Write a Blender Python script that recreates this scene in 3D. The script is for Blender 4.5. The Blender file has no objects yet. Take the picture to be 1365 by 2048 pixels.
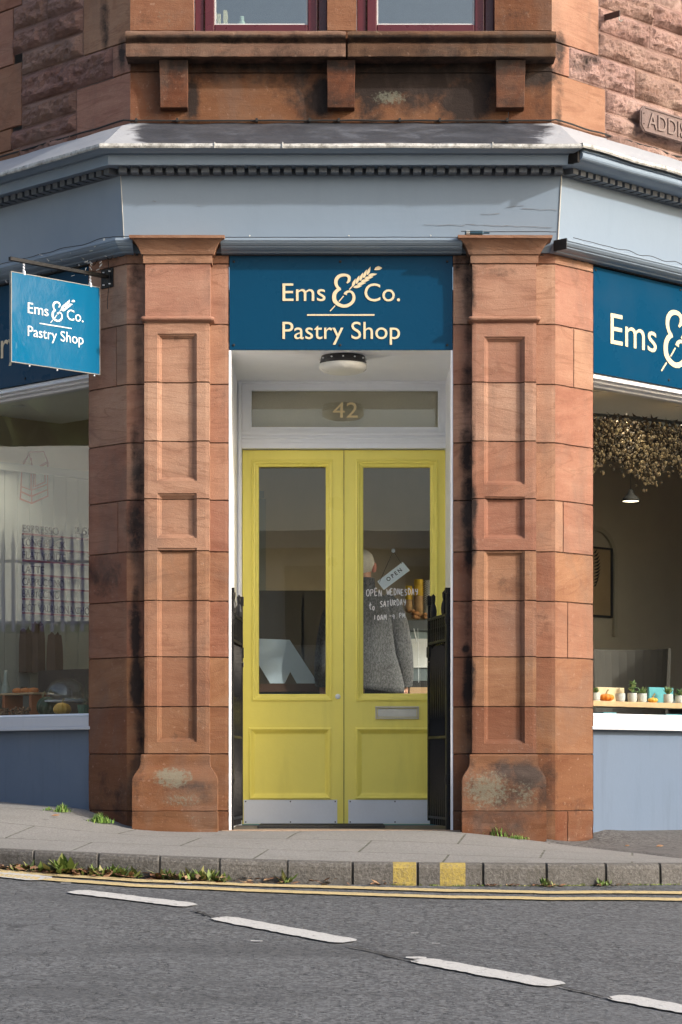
import bpy, math, random
import numpy as np
from mathutils import Vector, noise as mn, Matrix
random.seed(7)
R = math.radians
S = bpy.context.scene
COL = S.collection
# ------------------------------------------------------------------ camera, world, sun
F = 4800.0; D0 = 13.28; ZC = 0.346; CX = 682.5; HY = 1535.0
cam_d = bpy.data.cameras.new('camera'); cam = bpy.data.objects.new('camera', cam_d); COL.objects.link(cam)
cam_d.sensor_fit = 'VERTICAL'; cam_d.sensor_height = 36.0; cam_d.sensor_width = 24.0
cam_d.lens = F / 2048 * 36.0
cam_d.shift_y = (HY - 1024) / 2048.0
cam_d.clip_end = 600
cam.location = (0, -D0, ZC); cam.rotation_euler = (R(90), 0, 0)
S.camera = cam
AZ, EL = R(61), R(27)      # sun: azimuth to the right of the facade normal, elevation
sv = Vector((math.sin(AZ) * math.cos(EL), -math.cos(AZ) * math.cos(EL), math.sin(EL)))
w = bpy.data.worlds.new('World'); S.world = w; w.use_nodes = True
wn = w.node_tree; bg = wn.nodes['Background']
sky = wn.nodes.new('ShaderNodeTexSky'); sky.sky_type = 'NISHITA'; sky.sun_disc = False
sky.sun_elevation = EL; sky.sun_rotation = math.atan2(sv.x, sv.y)
sky.air_density = 1.0; sky.dust_density = 5.0; sky.ozone_density = 1.0
wn.links.new(sky.outputs[0], bg.inputs[0]); bg.inputs[1].default_value = 0.15
sl = bpy.data.lights.new('sun', 'SUN'); so = bpy.data.objects.new('sun', sl); COL.objects.link(so)
sl.energy = 2.05; sl.angle = R(1.4); sl.color = (1.0, 0.965, 0.92)
so.rotation_euler = sv.to_track_quat('Z', 'Y').to_euler(); so.location = sv * 40
S.view_settings.view_transform = 'Standard'; S.view_settings.look = 'None'
S.view_settings.gamma = 1.0; S.view_settings.exposure = 0.96
S.cycles.max_bounces = 10; S.cycles.diffuse_bounces = 7; S.cycles.transparent_max_bounces = 16; S.cycles.caustics_reflective = False
S.cycles.sample_clamp_indirect = 4.0
# ------------------------------------------------------------------ frames
T = math.tan(R(22.5)); H2 = math.sqrt(0.5)
XC = 1.186
class Frame:
    def __init__(s, o, u, n): s.o = Vector((o[0], o[1], 0)); s.u = Vector((u[0], u[1], 0)); s.n = Vector((n[0], n[1], 0))
    def P(s, u, z, n=0.0): return s.o + s.u * u + s.n * n + Vector((0, 0, z))
FR = Frame((0, 0), (1, 0), (0, -1))
LF = Frame((-XC, 0), (-H2, H2), (-H2, -H2))
RT = Frame((XC, 0), (H2, H2), (H2, -H2))
def W(px, py, Y):
    return Vector(((px - CX) * (D0 + Y) / F, Y, ZC + (HY - py) * (D0 + Y) / F))
def fx(px, o=0.0): return (px - CX) * (D0 - o) / F
def fz(py, o=0.0): return ZC + (HY - py) * (D0 - o) / F
def side(px, py, o=0.0):
    r = abs(px - CX) / F
    u = (r * D0 - XC - H2 * o * (1 + r)) / (H2 * (1 - r))
    D = D0 + H2 * (u - o)
    return u, ZC + (HY - py) * D / F
# ------------------------------------------------------------------ node helper
class NT:
    def __init__(s, name):
        s.m = bpy.data.materials.new(name); s.m.use_nodes = True; s.t = s.m.node_tree
        s.b = s.t.nodes['Principled BSDF']; s.out = s.t.nodes['Material Output']
    def n(s, typ, **kw):
        nd = s.t.nodes.new(typ)
        for k, v in kw.items(): setattr(nd, k, v)
        return nd
    def l(s, a, b): s.t.links.new(a, b)
    def set(s, sock, v):
        if hasattr(v, 'is_linked') or hasattr(v, 'links'): s.l(v, sock)
        else: sock.default_value = v
    def math(s, op, a, b=0.0, c=0.0, clamp=False):
        nd = s.n('ShaderNodeMath', operation=op, use_clamp=clamp)
        for i, v in enumerate((a, b, c)): s.set(nd.inputs[i], v)
        return nd.outputs[0]
    def mix(s, f, a, b, mode='MIX'):
        nd = s.n('ShaderNodeMix', data_type='RGBA', blend_type=mode)
        s.set(nd.inputs[0], f)
        s.set(nd.inputs[6], a if not isinstance(a, tuple) else a + (1,) * (4 - len(a)))
        s.set(nd.inputs[7], b if not isinstance(b, tuple) else b + (1,) * (4 - len(b)))
        return nd.outputs[2]
    def noise(s, vec, scale, detail=4, rough=0.55, dist=0.0):
        nd = s.n('ShaderNodeTexNoise'); s.set(nd.inputs['Scale'], scale); nd.inputs['Detail'].default_value = detail
        nd.inputs['Roughness'].default_value = rough; nd.inputs['Distortion'].default_value = dist
        if vec is not None: s.l(vec, nd.inputs['Vector'])
        return nd.outputs[0]
    def ramp(s, f, stops):
        nd = s.n('ShaderNodeValToRGB'); e = nd.color_ramp.elements
        while len(e) < len(stops): e.new(0.5)
        for i, (p, c) in enumerate(stops):
            e[i].position = p; e[i].color = tuple(c) + (1,) * (4 - len(c)) if isinstance(c, tuple) else (c, c, c, 1)
        s.set(nd.inputs[0], f); return nd.outputs[0]
    def maprange(s, v, a, b, c=0.0, d=1.0):
        nd = s.n('ShaderNodeMapRange'); nd.clamp = True; s.set(nd.inputs[0], v)
        nd.inputs[1].default_value = a; nd.inputs[2].default_value = b; nd.inputs[3].default_value = c; nd.inputs[4].default_value = d
        return nd.outputs[0]
    def obj(s): return s.n('ShaderNodeTexCoord').outputs['Object']
    def mapping(s, v, scale=(1, 1, 1), loc=(0, 0, 0), rot=(0, 0, 0)):
        nd = s.n('ShaderNodeMapping'); s.l(v, nd.inputs[0]); nd.inputs['Scale'].default_value = scale
        nd.inputs['Location'].default_value = loc; nd.inputs['Rotation'].default_value = rot; return nd.outputs[0]
    def bump(s, h, dist=0.002, strength=1.0):
        nd = s.n('ShaderNodeBump'); nd.inputs['Distance'].default_value = dist; nd.inputs['Strength'].default_value = strength
        s.l(h, nd.inputs['Height']); s.l(nd.outputs[0], s.b.inputs['Normal'])
MATS = {}
def simple(name, col, rough=0.6, metal=0.0, var=0.12, scale=6.0, bump=0.0006, grain=90, spec=0.4, emis=None, coat=0.0):
    if name in MATS: return MATS[name]
    k = NT(name); c = k.obj()
    n1 = k.noise(c, scale, 5, 0.6); n2 = k.noise(c, grain, 3)
    f = k.math('ADD', k.math('MULTIPLY', n1, 0.7), k.math('MULTIPLY', n2, 0.3))
    lo = tuple(x * (1 - var) for x in col); hi = tuple(min(1, x * (1 + var)) for x in col)
    k.l(k.ramp(f, [(0.3, lo), (0.7, hi)]), k.b.inputs['Base Color'])
    k.l(k.maprange(n1, 0.3, 0.7, max(0.02, rough - 0.08), min(1, rough + 0.08)), k.b.inputs['Roughness'])
    k.b.inputs['Metallic'].default_value = metal; k.b.inputs['Specular IOR Level'].default_value = spec
    k.b.inputs['Coat Weight'].default_value = coat
    if bump: k.bump(n2, bump)
    if emis:
        k.b.inputs['Emission Color'].default_value = tuple(emis[0]) + (1,); k.b.inputs['Emission Strength'].default_value = emis[1]
    MATS[name] = k.m; return k.m
# ---- sandstone (attribute stone = tint, bedding angle, tone ; marks = soot, lichen, joint)
def sandstone(name, cols, dark=1.0, rocky=False, bandscale=7):
    k = NT(name); c = k.obj()
    at = k.n('ShaderNodeAttribute', attribute_name='stone'); sp = k.n('ShaderNodeSeparateColor'); k.l(at.outputs['Color'], sp.inputs[0])
    mk = k.n('ShaderNodeAttribute', attribute_name='marks'); sm = k.n('ShaderNodeSeparateColor'); k.l(mk.outputs['Color'], sm.inputs[0])
    rot = k.n('ShaderNodeVectorRotate', rotation_type='Y_AXIS'); k.l(c, rot.inputs['Vector'])
    k.l(k.math('MULTIPLY', k.math('SUBTRACT', sp.outputs[1], 0.5), 1.6), rot.inputs['Angle'])
    off = k.n('ShaderNodeCombineXYZ')
    for i in range(3): k.l(k.math('MULTIPLY', sp.outputs[0], 31.7 + 7 * i), off.inputs[i])
    add = k.n('ShaderNodeVectorMath', operation='ADD'); k.l(rot.outputs[0], add.inputs[0]); k.l(off.outputs[0], add.inputs[1])
    bv = k.mapping(add.outputs[0], (1.3, 1.3, bandscale))
    band = k.noise(bv, 1.6, 5, 0.6, 0.5)
    fine = k.noise(k.mapping(add.outputs[0], (8, 8, 42)), 1.5, 4, 0.7, 0.3)
    blot = k.noise(add.outputs[0], 3.2, 4, 0.6)
    f = k.math('ADD', k.math('MULTIPLY', band, 0.5), k.math('ADD', k.math('MULTIPLY', fine, 0.14), k.math('MULTIPLY', blot, 0.36)))
    base = k.ramp(f, [(0.33, cols[0]), (0.5, cols[1]), (0.67, cols[2])])
    hs = k.n('ShaderNodeHueSaturation'); k.l(base, hs.inputs['Color'])
    k.l(k.math('ADD', 0.487, k.math('MULTIPLY', sp.outputs[0], 0.018)), hs.inputs['Hue'])
    k.l(k.math('ADD', k.math('ADD', 0.80, k.math('MULTIPLY', sp.outputs[1], 0.16)), k.math('MULTIPLY', k.math('SUBTRACT', .47, sp.outputs[2]), 0.9)), hs.inputs['Saturation'])
    k.l(k.math('MULTIPLY', sp.outputs[2], 1.78 * dark), hs.inputs['Value'])
    vein = k.noise(k.mapping(add.outputs[0], (.9, .9, 5)), 1.3, 3, 0.5, 1.2); vn = k.math('ABSOLUTE', k.math('SUBTRACT', vein, .5)); grain = k.noise(c, 140, 3, 0.7)
    base = k.mix(k.maprange(grain, 0.3, 0.75, 0.0, 0.28), k.mix(k.maprange(vn, .0, .022, .34, 0), hs.outputs[0], (0.15, 0.062, 0.036)), (0.13, 0.075, 0.05))
    peck = k.noise(c, 42, 3, 0.6)
    base = k.mix(k.maprange(peck, 0.62, 0.74, 0, 0.35), base, (0.36, 0.25, 0.19))
    # soot
    sn = k.noise(c, 9, 6, 0.68, 0.4); sn2 = k.noise(c, 38, 4, 0.7)
    s_ = k.math('ADD', sm.outputs[0], k.math('ADD', k.math('MULTIPLY', k.math('SUBTRACT', sn, 0.5), 1.25), k.math('MULTIPLY', k.math('SUBTRACT', sn2, 0.5), 0.35)))
    base = k.mix(k.maprange(s_, 0.34, 0.80, 0, 0.95), base, (0.022, 0.018, 0.017))
    wz = k.noise(k.mapping(c, (2.2, 2.2, 1.1)), 1.5, 6, 0.65, .6); base = k.mix(k.maprange(wz, .50, .68, 0, .42), base, (0.135, 0.10, 0.082))
    # lichen
    ln = k.noise(c, 48, 6, 0.75, 0.2); l_ = k.math('ADD', sm.outputs[1], k.math('MULTIPLY', k.math('SUBTRACT', ln, 0.5), 1.5))
    base = k.mix(k.maprange(l_, 0.50, 0.72, 0, 0.7), base, (0.15, 0.155, 0.12))
    base = k.mix(k.math('MULTIPLY', sm.outputs[2], k.maprange(sn2, .35, .65, .25, .85), clamp=True), base, (0.035, 0.022, 0.017))
    k.l(base, k.b.inputs['Base Color'])
    k.b.inputs['Roughness'].default_value = 0.9; k.b.inputs['Specular IOR Level'].default_value = 0.2
    h = k.math('ADD', k.math('MULTIPLY', fine, 1.0), k.math('ADD', k.math('MULTIPLY', grain, 0.8), k.math('MULTIPLY', blot, 1.2)))
    if rocky: h = k.math('ADD', h, k.math('MULTIPLY', k.noise(c, 30, 6, 0.7, 0.6), 4.5))
    k.bump(h, 0.0035 if not rocky else 0.006, 0.8)
    MATS[name] = k.m; return k.m
stone_m = sandstone('dressed_red_sandstone', [(0.31, 0.138, 0.078), (0.43, 0.218, 0.130), (0.50, 0.28, 0.175)])
rock_m = sandstone('rock_faced_sandstone', [(0.23, 0.125, 0.10), (0.375, 0.225, 0.178), (0.52, 0.35, 0.28)], rocky=True, bandscale=7)
moss_stone_m = sandstone('mossy_sill_sandstone', [(0.13, 0.075, 0.05), (0.22, 0.13, 0.085), (0.30, 0.19, 0.12)])
def paint(name, col, rough=0.45, chips=0.0, dirt=0.25, spec=0.4):
    k = NT(name); c = k.obj()
    n1 = k.noise(c, 2.2, 5, 0.6); n2 = k.noise(c, 60, 3)
    st = k.noise(k.mapping(c, (7, 7, 0.8)), 2.0, 5, 0.6)
    base = k.mix(k.maprange(n1, 0.3, 0.7, 0, 0.5), col, tuple(x * 0.86 for x in col))
    base = k.mix(k.maprange(st, 0.52, 0.75, 0, dirt), base, tuple(x * 0.5 for x in col))
    if chips:
        cv = k.noise(c, 23, 6, 0.75, 0.5)
        base = k.mix(k.maprange(cv, 0.71, 0.73, 0, chips), base, (0.42, 0.40, 0.36))
    k.l(base, k.b.inputs['Base Color']); k.b.inputs['Specular IOR Level'].default_value = spec
    k.l(k.maprange(n1, 0.3, 0.7, rough - 0.08, rough + 0.12), k.b.inputs['Roughness'])
    k.bump(k.math('ADD', k.math('MULTIPLY', n2, 0.4), k.math('MULTIPLY', k.noise(c, 9, 4), 1.5)), 0.0012, 0.7)
    MATS[name] = k.m; return k.m
grey_m = paint('grey_blue_paint', (0.205, 0.264, 0.335), 0.42, 0.5, 0.07)
dgrey_m = paint('plinth_grey_blue_paint', (0.105, 0.146, 0.212), 0.5, 0.6, 0.25)
sillw_m = paint('sill_white_paint', (0.50, 0.52, 0.56), 0.4, 0.0, 0.1)
white_m = paint('white_gloss_paint', (0.84, 0.86, 0.90), 0.35, 0.0, 0.05)
yellow_m = paint('yellow_door_paint', (0.90, 0.79, 0.17), 0.34, 0.0, 0.16)
panel_m = paint('teal_sign_panel', (0.001, 0.043, 0.098), 0.28, 0.0, 0.04, 0.14)
proj_m = paint('bright_blue_sign_panel', (0.004, 0.105, 0.215), 0.10, 0.0, 0.02, 0.6)
cream_m = simple('cream_lettering', (0.62, 0.52, 0.34), 0.5, var=0.04)
whitelet_m = simple('white_lettering', (0.68, 0.68, 0.66), 0.5, var=0.03)
black_m = simple('black_iron', (0.008, 0.008, 0.009), 0.42, 0.0, 0.3, bump=0.002, grain=60, spec=0.22)
rubber_m = simple('black_rubber', (0.02, 0.02, 0.02), 0.8)
steel_m = simple('brushed_steel', (0.66, 0.69, 0.74), 0.4, 0.0, 0.06, scale=3, bump=0.0)
brass_m = simple('aged_brass', (0.55, 0.50, 0.38), 0.4, 0.6, 0.12)
upvc_m = simple('burgundy_window_frame', (0.075, 0.012, 0.017), 0.3, var=0.1, bump=0.0003)
dark_m = simple('dark_interior_board', (0.035, 0.035, 0.037), 0.7)
blacktext_m = simple('black_lettering', (0.02, 0.018, 0.018), 0.6)
letter_shadow_m = simple('red_letter_shadow', (0.16, 0.035, 0.03), 0.6)
redline_m = simple('red_outline_paint', (0.28, 0.09, 0.07), 0.7)
chalk_m = simple('white_chalk_pen', (0.8, 0.8, 0.8), 0.8, emis=None)
def lead():
    k = NT('lead_flashing'); c = k.obj()
    n = k.noise(k.mapping(c, (1.4, 1.4, 6)), 2.5, 6, 0.7, 0.4); g = k.noise(c, 50, 4, 0.7)
    base = k.ramp(n, [(0.35, (0.03, 0.033, 0.04)), (0.52, (0.062, 0.067, 0.08)), (0.66, (0.15, 0.165, 0.195)), (0.76, (0.38, 0.39, 0.41))])
    base = k.mix(k.maprange(g, 0.5, 0.72, 0, 0.45), base, (0.13, 0.12, 0.10))
    sx_ = k.n('ShaderNodeSeparateXYZ'); k.l(c, sx_.inputs[0]); ax = k.math('ADD', k.math('ABSOLUTE', sx_.outputs[0]), k.math('MULTIPLY', k.math('SUBTRACT', n, .5), .5))
    base = k.mix(k.maprange(ax, 1.08, 1.16, 0.0, .75), k.mix(.45, base, (0.035, 0.038, 0.048)), (0.45, 0.47, 0.50))
    k.l(base, k.b.inputs['Base Color']); k.b.inputs['Roughness'].default_value = 0.55; k.b.inputs['Metallic'].default_value = 0.15
    k.bump(k.math('ADD', k.noise(c, 14, 4), k.math('MULTIPLY', g, 0.3)), 0.006); return k.m
lead_m = lead()
def leadlip():
    k = NT('weathered_lead_edge'); c = k.obj(); n = k.noise(c, 18, 5, 0.7); g = k.noise(c, 70, 3)
    base = k.ramp(n, [(0.3, (0.14, 0.135, 0.12)), (0.5, (0.42, 0.42, 0.40)), (0.7, (0.62, 0.62, 0.6))])
    base = k.mix(k.maprange(g, 0.55, 0.7, 0, 0.6), base, (0.08, 0.075, 0.06))
    k.l(base, k.b.inputs['Base Color']); k.b.inputs['Roughness'].default_value = 0.6
    k.bump(n, 0.004); return k.m
leadlip_m = leadlip()
def glass(name, ior=1.5, tint=(0.93, 0.95, 0.94)):
    m = bpy.data.materials.new(name); m.use_nodes = True; t = m.node_tree; t.nodes.clear()
    o = t.nodes.new('ShaderNodeOutputMaterial'); mx = t.nodes.new('ShaderNodeMixShader')
    tr = t.nodes.new('ShaderNodeBsdfTransparent'); gl = t.nodes.new('ShaderNodeBsdfGlossy')
    gl.inputs['Roughness'].default_value = 0.004; gl.inputs['Color'].default_value = (1, 1, 1, 1)
    tr.inputs['Color'].default_value = tint + (1,); f0 = ((ior - 1) / (ior + 1)) ** 2; ge = t.nodes.new('ShaderNodeNewGeometry')
    def mt(op, a, b):
        nd = t.nodes.new('ShaderNodeMath'); nd.operation = op
        for i, v in enumerate((a, b)):
            if hasattr(v, 'links'): t.links.new(v, nd.inputs[i])
            else: nd.inputs[i].default_value = v
        return nd.outputs[0]
    dt = t.nodes.new('ShaderNodeVectorMath'); dt.operation = 'DOT_PRODUCT'; t.links.new(ge.outputs['Normal'], dt.inputs[0]); t.links.new(ge.outputs['Incoming'], dt.inputs[1])
    fres = mt('ADD', mt('MULTIPLY', mt('POWER', mt('SUBTRACT', 1.0, mt('ABSOLUTE', dt.outputs['Value'], 0)), 5.0), 1 - f0), f0)
    tc = t.nodes.new('ShaderNodeTexCoord'); nz = t.nodes.new('ShaderNodeTexNoise'); nz.inputs['Scale'].default_value = 1.6; nz.inputs['Detail'].default_value = 1
    bp = t.nodes.new('ShaderNodeBump'); bp.inputs['Distance'].default_value = 0.0006; bp.inputs['Strength'].default_value = 0.4
    t.links.new(tc.outputs['Object'], nz.inputs['Vector']); t.links.new(nz.outputs[0], bp.inputs['Height']); t.links.new(bp.outputs[0], gl.inputs['Normal'])
    t.links.new(fres, mx.inputs[0]); t.links.new(tr.outputs[0], mx.inputs[1]); t.links.new(gl.outputs[0], mx.inputs[2]); t.links.new(mx.outputs[0], o.inputs[0])
    return m
glass_m = glass('shop_window_glass', 1.5)
dglass_m = glass('double_glazing', 2.1, (0.85, 0.9, 0.88))
# ---- ground materials
def asphalt(name, c0, c1, c2, wear=True, bumpd=0.004):
    k = NT(name); c = k.obj()
    v = k.n('ShaderNodeTexVoronoi'); v.inputs['Scale'].default_value = 75; k.l(c, v.inputs['Vector'])
    sp = k.n('ShaderNodeSeparateColor'); k.l(v.outputs['Color'], sp.inputs[0])
    g = k.noise(c, 55, 5, 0.75)
    f = k.math('ADD', k.math('MULTIPLY', sp.outputs[0], 0.45), k.math('MULTIPLY', g, 0.55))
    base = k.ramp(f, [(0.25, c0), (0.48, c1), (0.8, c2)])
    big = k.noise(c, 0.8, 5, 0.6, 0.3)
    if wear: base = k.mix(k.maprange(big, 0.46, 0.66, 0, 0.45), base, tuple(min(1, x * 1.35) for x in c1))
    band = k.noise(k.mapping(c, (.35, 1.2, 1)), 1.1, 5, .6, .8)
    if wear: base = k.mix(k.maprange(band, .5, .62, 0, .5), base, tuple(x * .62 for x in c1))
    ck = k.n('ShaderNodeTexVoronoi', feature='DISTANCE_TO_EDGE'); ck.inputs['Scale'].default_value = .9; wv_ = k.n('ShaderNodeVectorMath', operation='ADD'); k.l(c, wv_.inputs[0]); nn_ = k.n('ShaderNodeTexNoise'); nn_.inputs['Scale'].default_value = 4; nn_.inputs['Detail'].default_value = 6; k.l(c, nn_.inputs['Vector']); sc_ = k.n('ShaderNodeVectorMath', operation='SCALE'); sc_.inputs['Scale'].default_value = .45; k.l(nn_.outputs['Color'], sc_.inputs[0]); k.l(sc_.outputs[0], wv_.inputs[1]); k.l(wv_.outputs[0], ck.inputs['Vector'])
    base = k.mix(k.math('MULTIPLY', k.maprange(ck.outputs['Distance'], .0, .009, .6, 0), k.maprange(big, .56, .62)), base, tuple(x * .3 for x in c0))
    pits = k.noise(k.mapping(c, (1, 1, 1)), 24, 4, 0.72)
    base = k.mix(k.maprange(pits, 0.61, 0.68, 0, 0.5), base, tuple(x * 0.35 for x in c0))
    k.l(base, k.b.inputs['Base Color']); k.b.inputs['Roughness'].default_value = 0.88; k.b.inputs['Specular IOR Level'].default_value = 0.25
    k.bump(k.math('ADD', f, k.math('MULTIPLY', k.maprange(pits, 0.55, 0.68), -1.2)), bumpd, 0.8)
    return k.m
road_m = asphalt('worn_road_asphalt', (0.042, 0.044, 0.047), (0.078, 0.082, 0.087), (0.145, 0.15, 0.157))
tarmac_m = asphalt('footway_tarmac', (0.055, 0.05, 0.047), (0.095, 0.09, 0.086), (0.155, 0.148, 0.14), bumpd=0.002)
def slabs():
    k = NT('concrete_paving'); c = k.obj()
    br = k.n('ShaderNodeTexBrick'); br.inputs['Scale'].default_value = 1.0; br.inputs['Mortar Size'].default_value = 0.006
    br.inputs['Brick Width'].default_value = 0.9; br.inputs['Row Height'].default_value = 0.6; br.inputs['Mortar Smooth'].default_value = 0.3
    k.l(k.mapping(k.noise_warp(c) if False else c, (1, 1, 1), (0.2, 0.13, 0), (0, 0, R(7))), br.inputs['Vector'])
    g = k.noise(c, 90, 4, 0.75); b = k.noise(c, 1.7, 5, 0.6)
    base = k.ramp(g, [(0.3, (0.11, 0.107, 0.10)), (0.5, (0.188, 0.183, 0.174)), (0.7, (0.285, 0.278, 0.265))])
    base = k.mix(k.maprange(b, 0.35, 0.65, 0, 0.35), base, (0.145, 0.14, 0.128))
    vg = k.n('ShaderNodeTexVoronoi'); vg.inputs['Scale'].default_value = 3.2; k.l(c, vg.inputs['Vector']); base = k.mix(k.maprange(vg.outputs['Distance'], .05, .075, .5, 0), base, (0.07, 0.068, 0.065))
    dg = k.noise(c, 5, 6, .7); base = k.mix(k.maprange(dg, .54, .7, 0, .4), base, (0.11, 0.105, 0.09))
    jn = k.noise(c, 9, 4, 0.7)
    base = k.mix(k.math('MULTIPLY', br.outputs['Fac'], k.maprange(jn, 0.38, 0.55, 0.35, 0.95)), base, (0.06, 0.062, 0.04))
    k.l(base, k.b.inputs['Base Color']); k.b.inputs['Roughness'].default_value = 0.9
    k.bump(k.math('ADD', k.math('MULTIPLY', g, 0.6), k.math('MULTIPLY', br.outputs['Fac'], -1.2)), 0.003); return k.m
slab_m = slabs()
def kerbmat():
    k = NT('granite_kerb_concrete'); c = k.obj()
    mk = k.n('ShaderNodeAttribute', attribute_name='marks'); sm = k.n('ShaderNodeSeparateColor'); k.l(mk.outputs['Color'], sm.inputs[0])
    g = k.noise(c, 70, 4, 0.75); b = k.noise(c, 4, 5, 0.65); st = k.noise(k.mapping(c, (10, 10, 1.2)), 3, 5, 0.7)
    base = k.ramp(g, [(0.3, (0.045, 0.042, 0.038)), (0.5, (0.088, 0.083, 0.077)), (0.72, (0.16, 0.153, 0.144))])
    base = k.mix(k.maprange(st, 0.45, 0.7, 0, 0.55), base, (0.06, 0.055, 0.045))
    base = k.mix(k.maprange(k.math('ADD', sm.outputs[0], k.math('MULTIPLY', k.math('SUBTRACT', b, 0.5), 0.8)), 0.5, 0.75, 0, 0.9), base, (0.035, 0.032, 0.026))
    yw = k.math('ADD', sm.outputs[1], k.math('MULTIPLY', k.math('SUBTRACT', k.noise(c, 60, 5, 0.75), 0.5), 0.9))
    base = k.mix(k.maprange(yw, 0.44, 0.80, 0, 0.8), base, (0.36, 0.27, 0.05))
    ms = k.math('ADD', sm.outputs[2], k.math('MULTIPLY', k.math('SUBTRACT', k.noise(c, 40, 4), 0.5), 1.2))
    base = k.mix(k.maprange(ms, 0.5, 0.7, 0, 0.9), base, (0.05, 0.062, 0.012))
    k.l(base, k.b.inputs['Base Color']); k.b.inputs['Roughness'].default_value = 0.9
    k.bump(k.math('ADD', g, b), 0.006); return k.m
kerb_m = kerbmat()
def linepaint(name, col, under):
    k = NT(name); c = k.obj(); n = k.noise(c, 30, 6, 0.75); g = k.noise(c, 90, 3)
    base = k.mix(k.maprange(n, 0.56, 0.64, 0, 0.75), k.ramp(g, [(0.3, tuple(x * 0.8 for x in col)), (0.7, col)]), under)
    k.l(base, k.b.inputs['Base Color']); k.b.inputs['Roughness'].default_value = 0.8; k.bump(g, 0.003); return k.m
wline_m = linepaint('white_road_paint', (0.43, 0.43, 0.42), (0.16, 0.16, 0.155))
yline_m = linepaint('yellow_road_paint', (0.46, 0.36, 0.18), (0.13, 0.13, 0.09))
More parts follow.
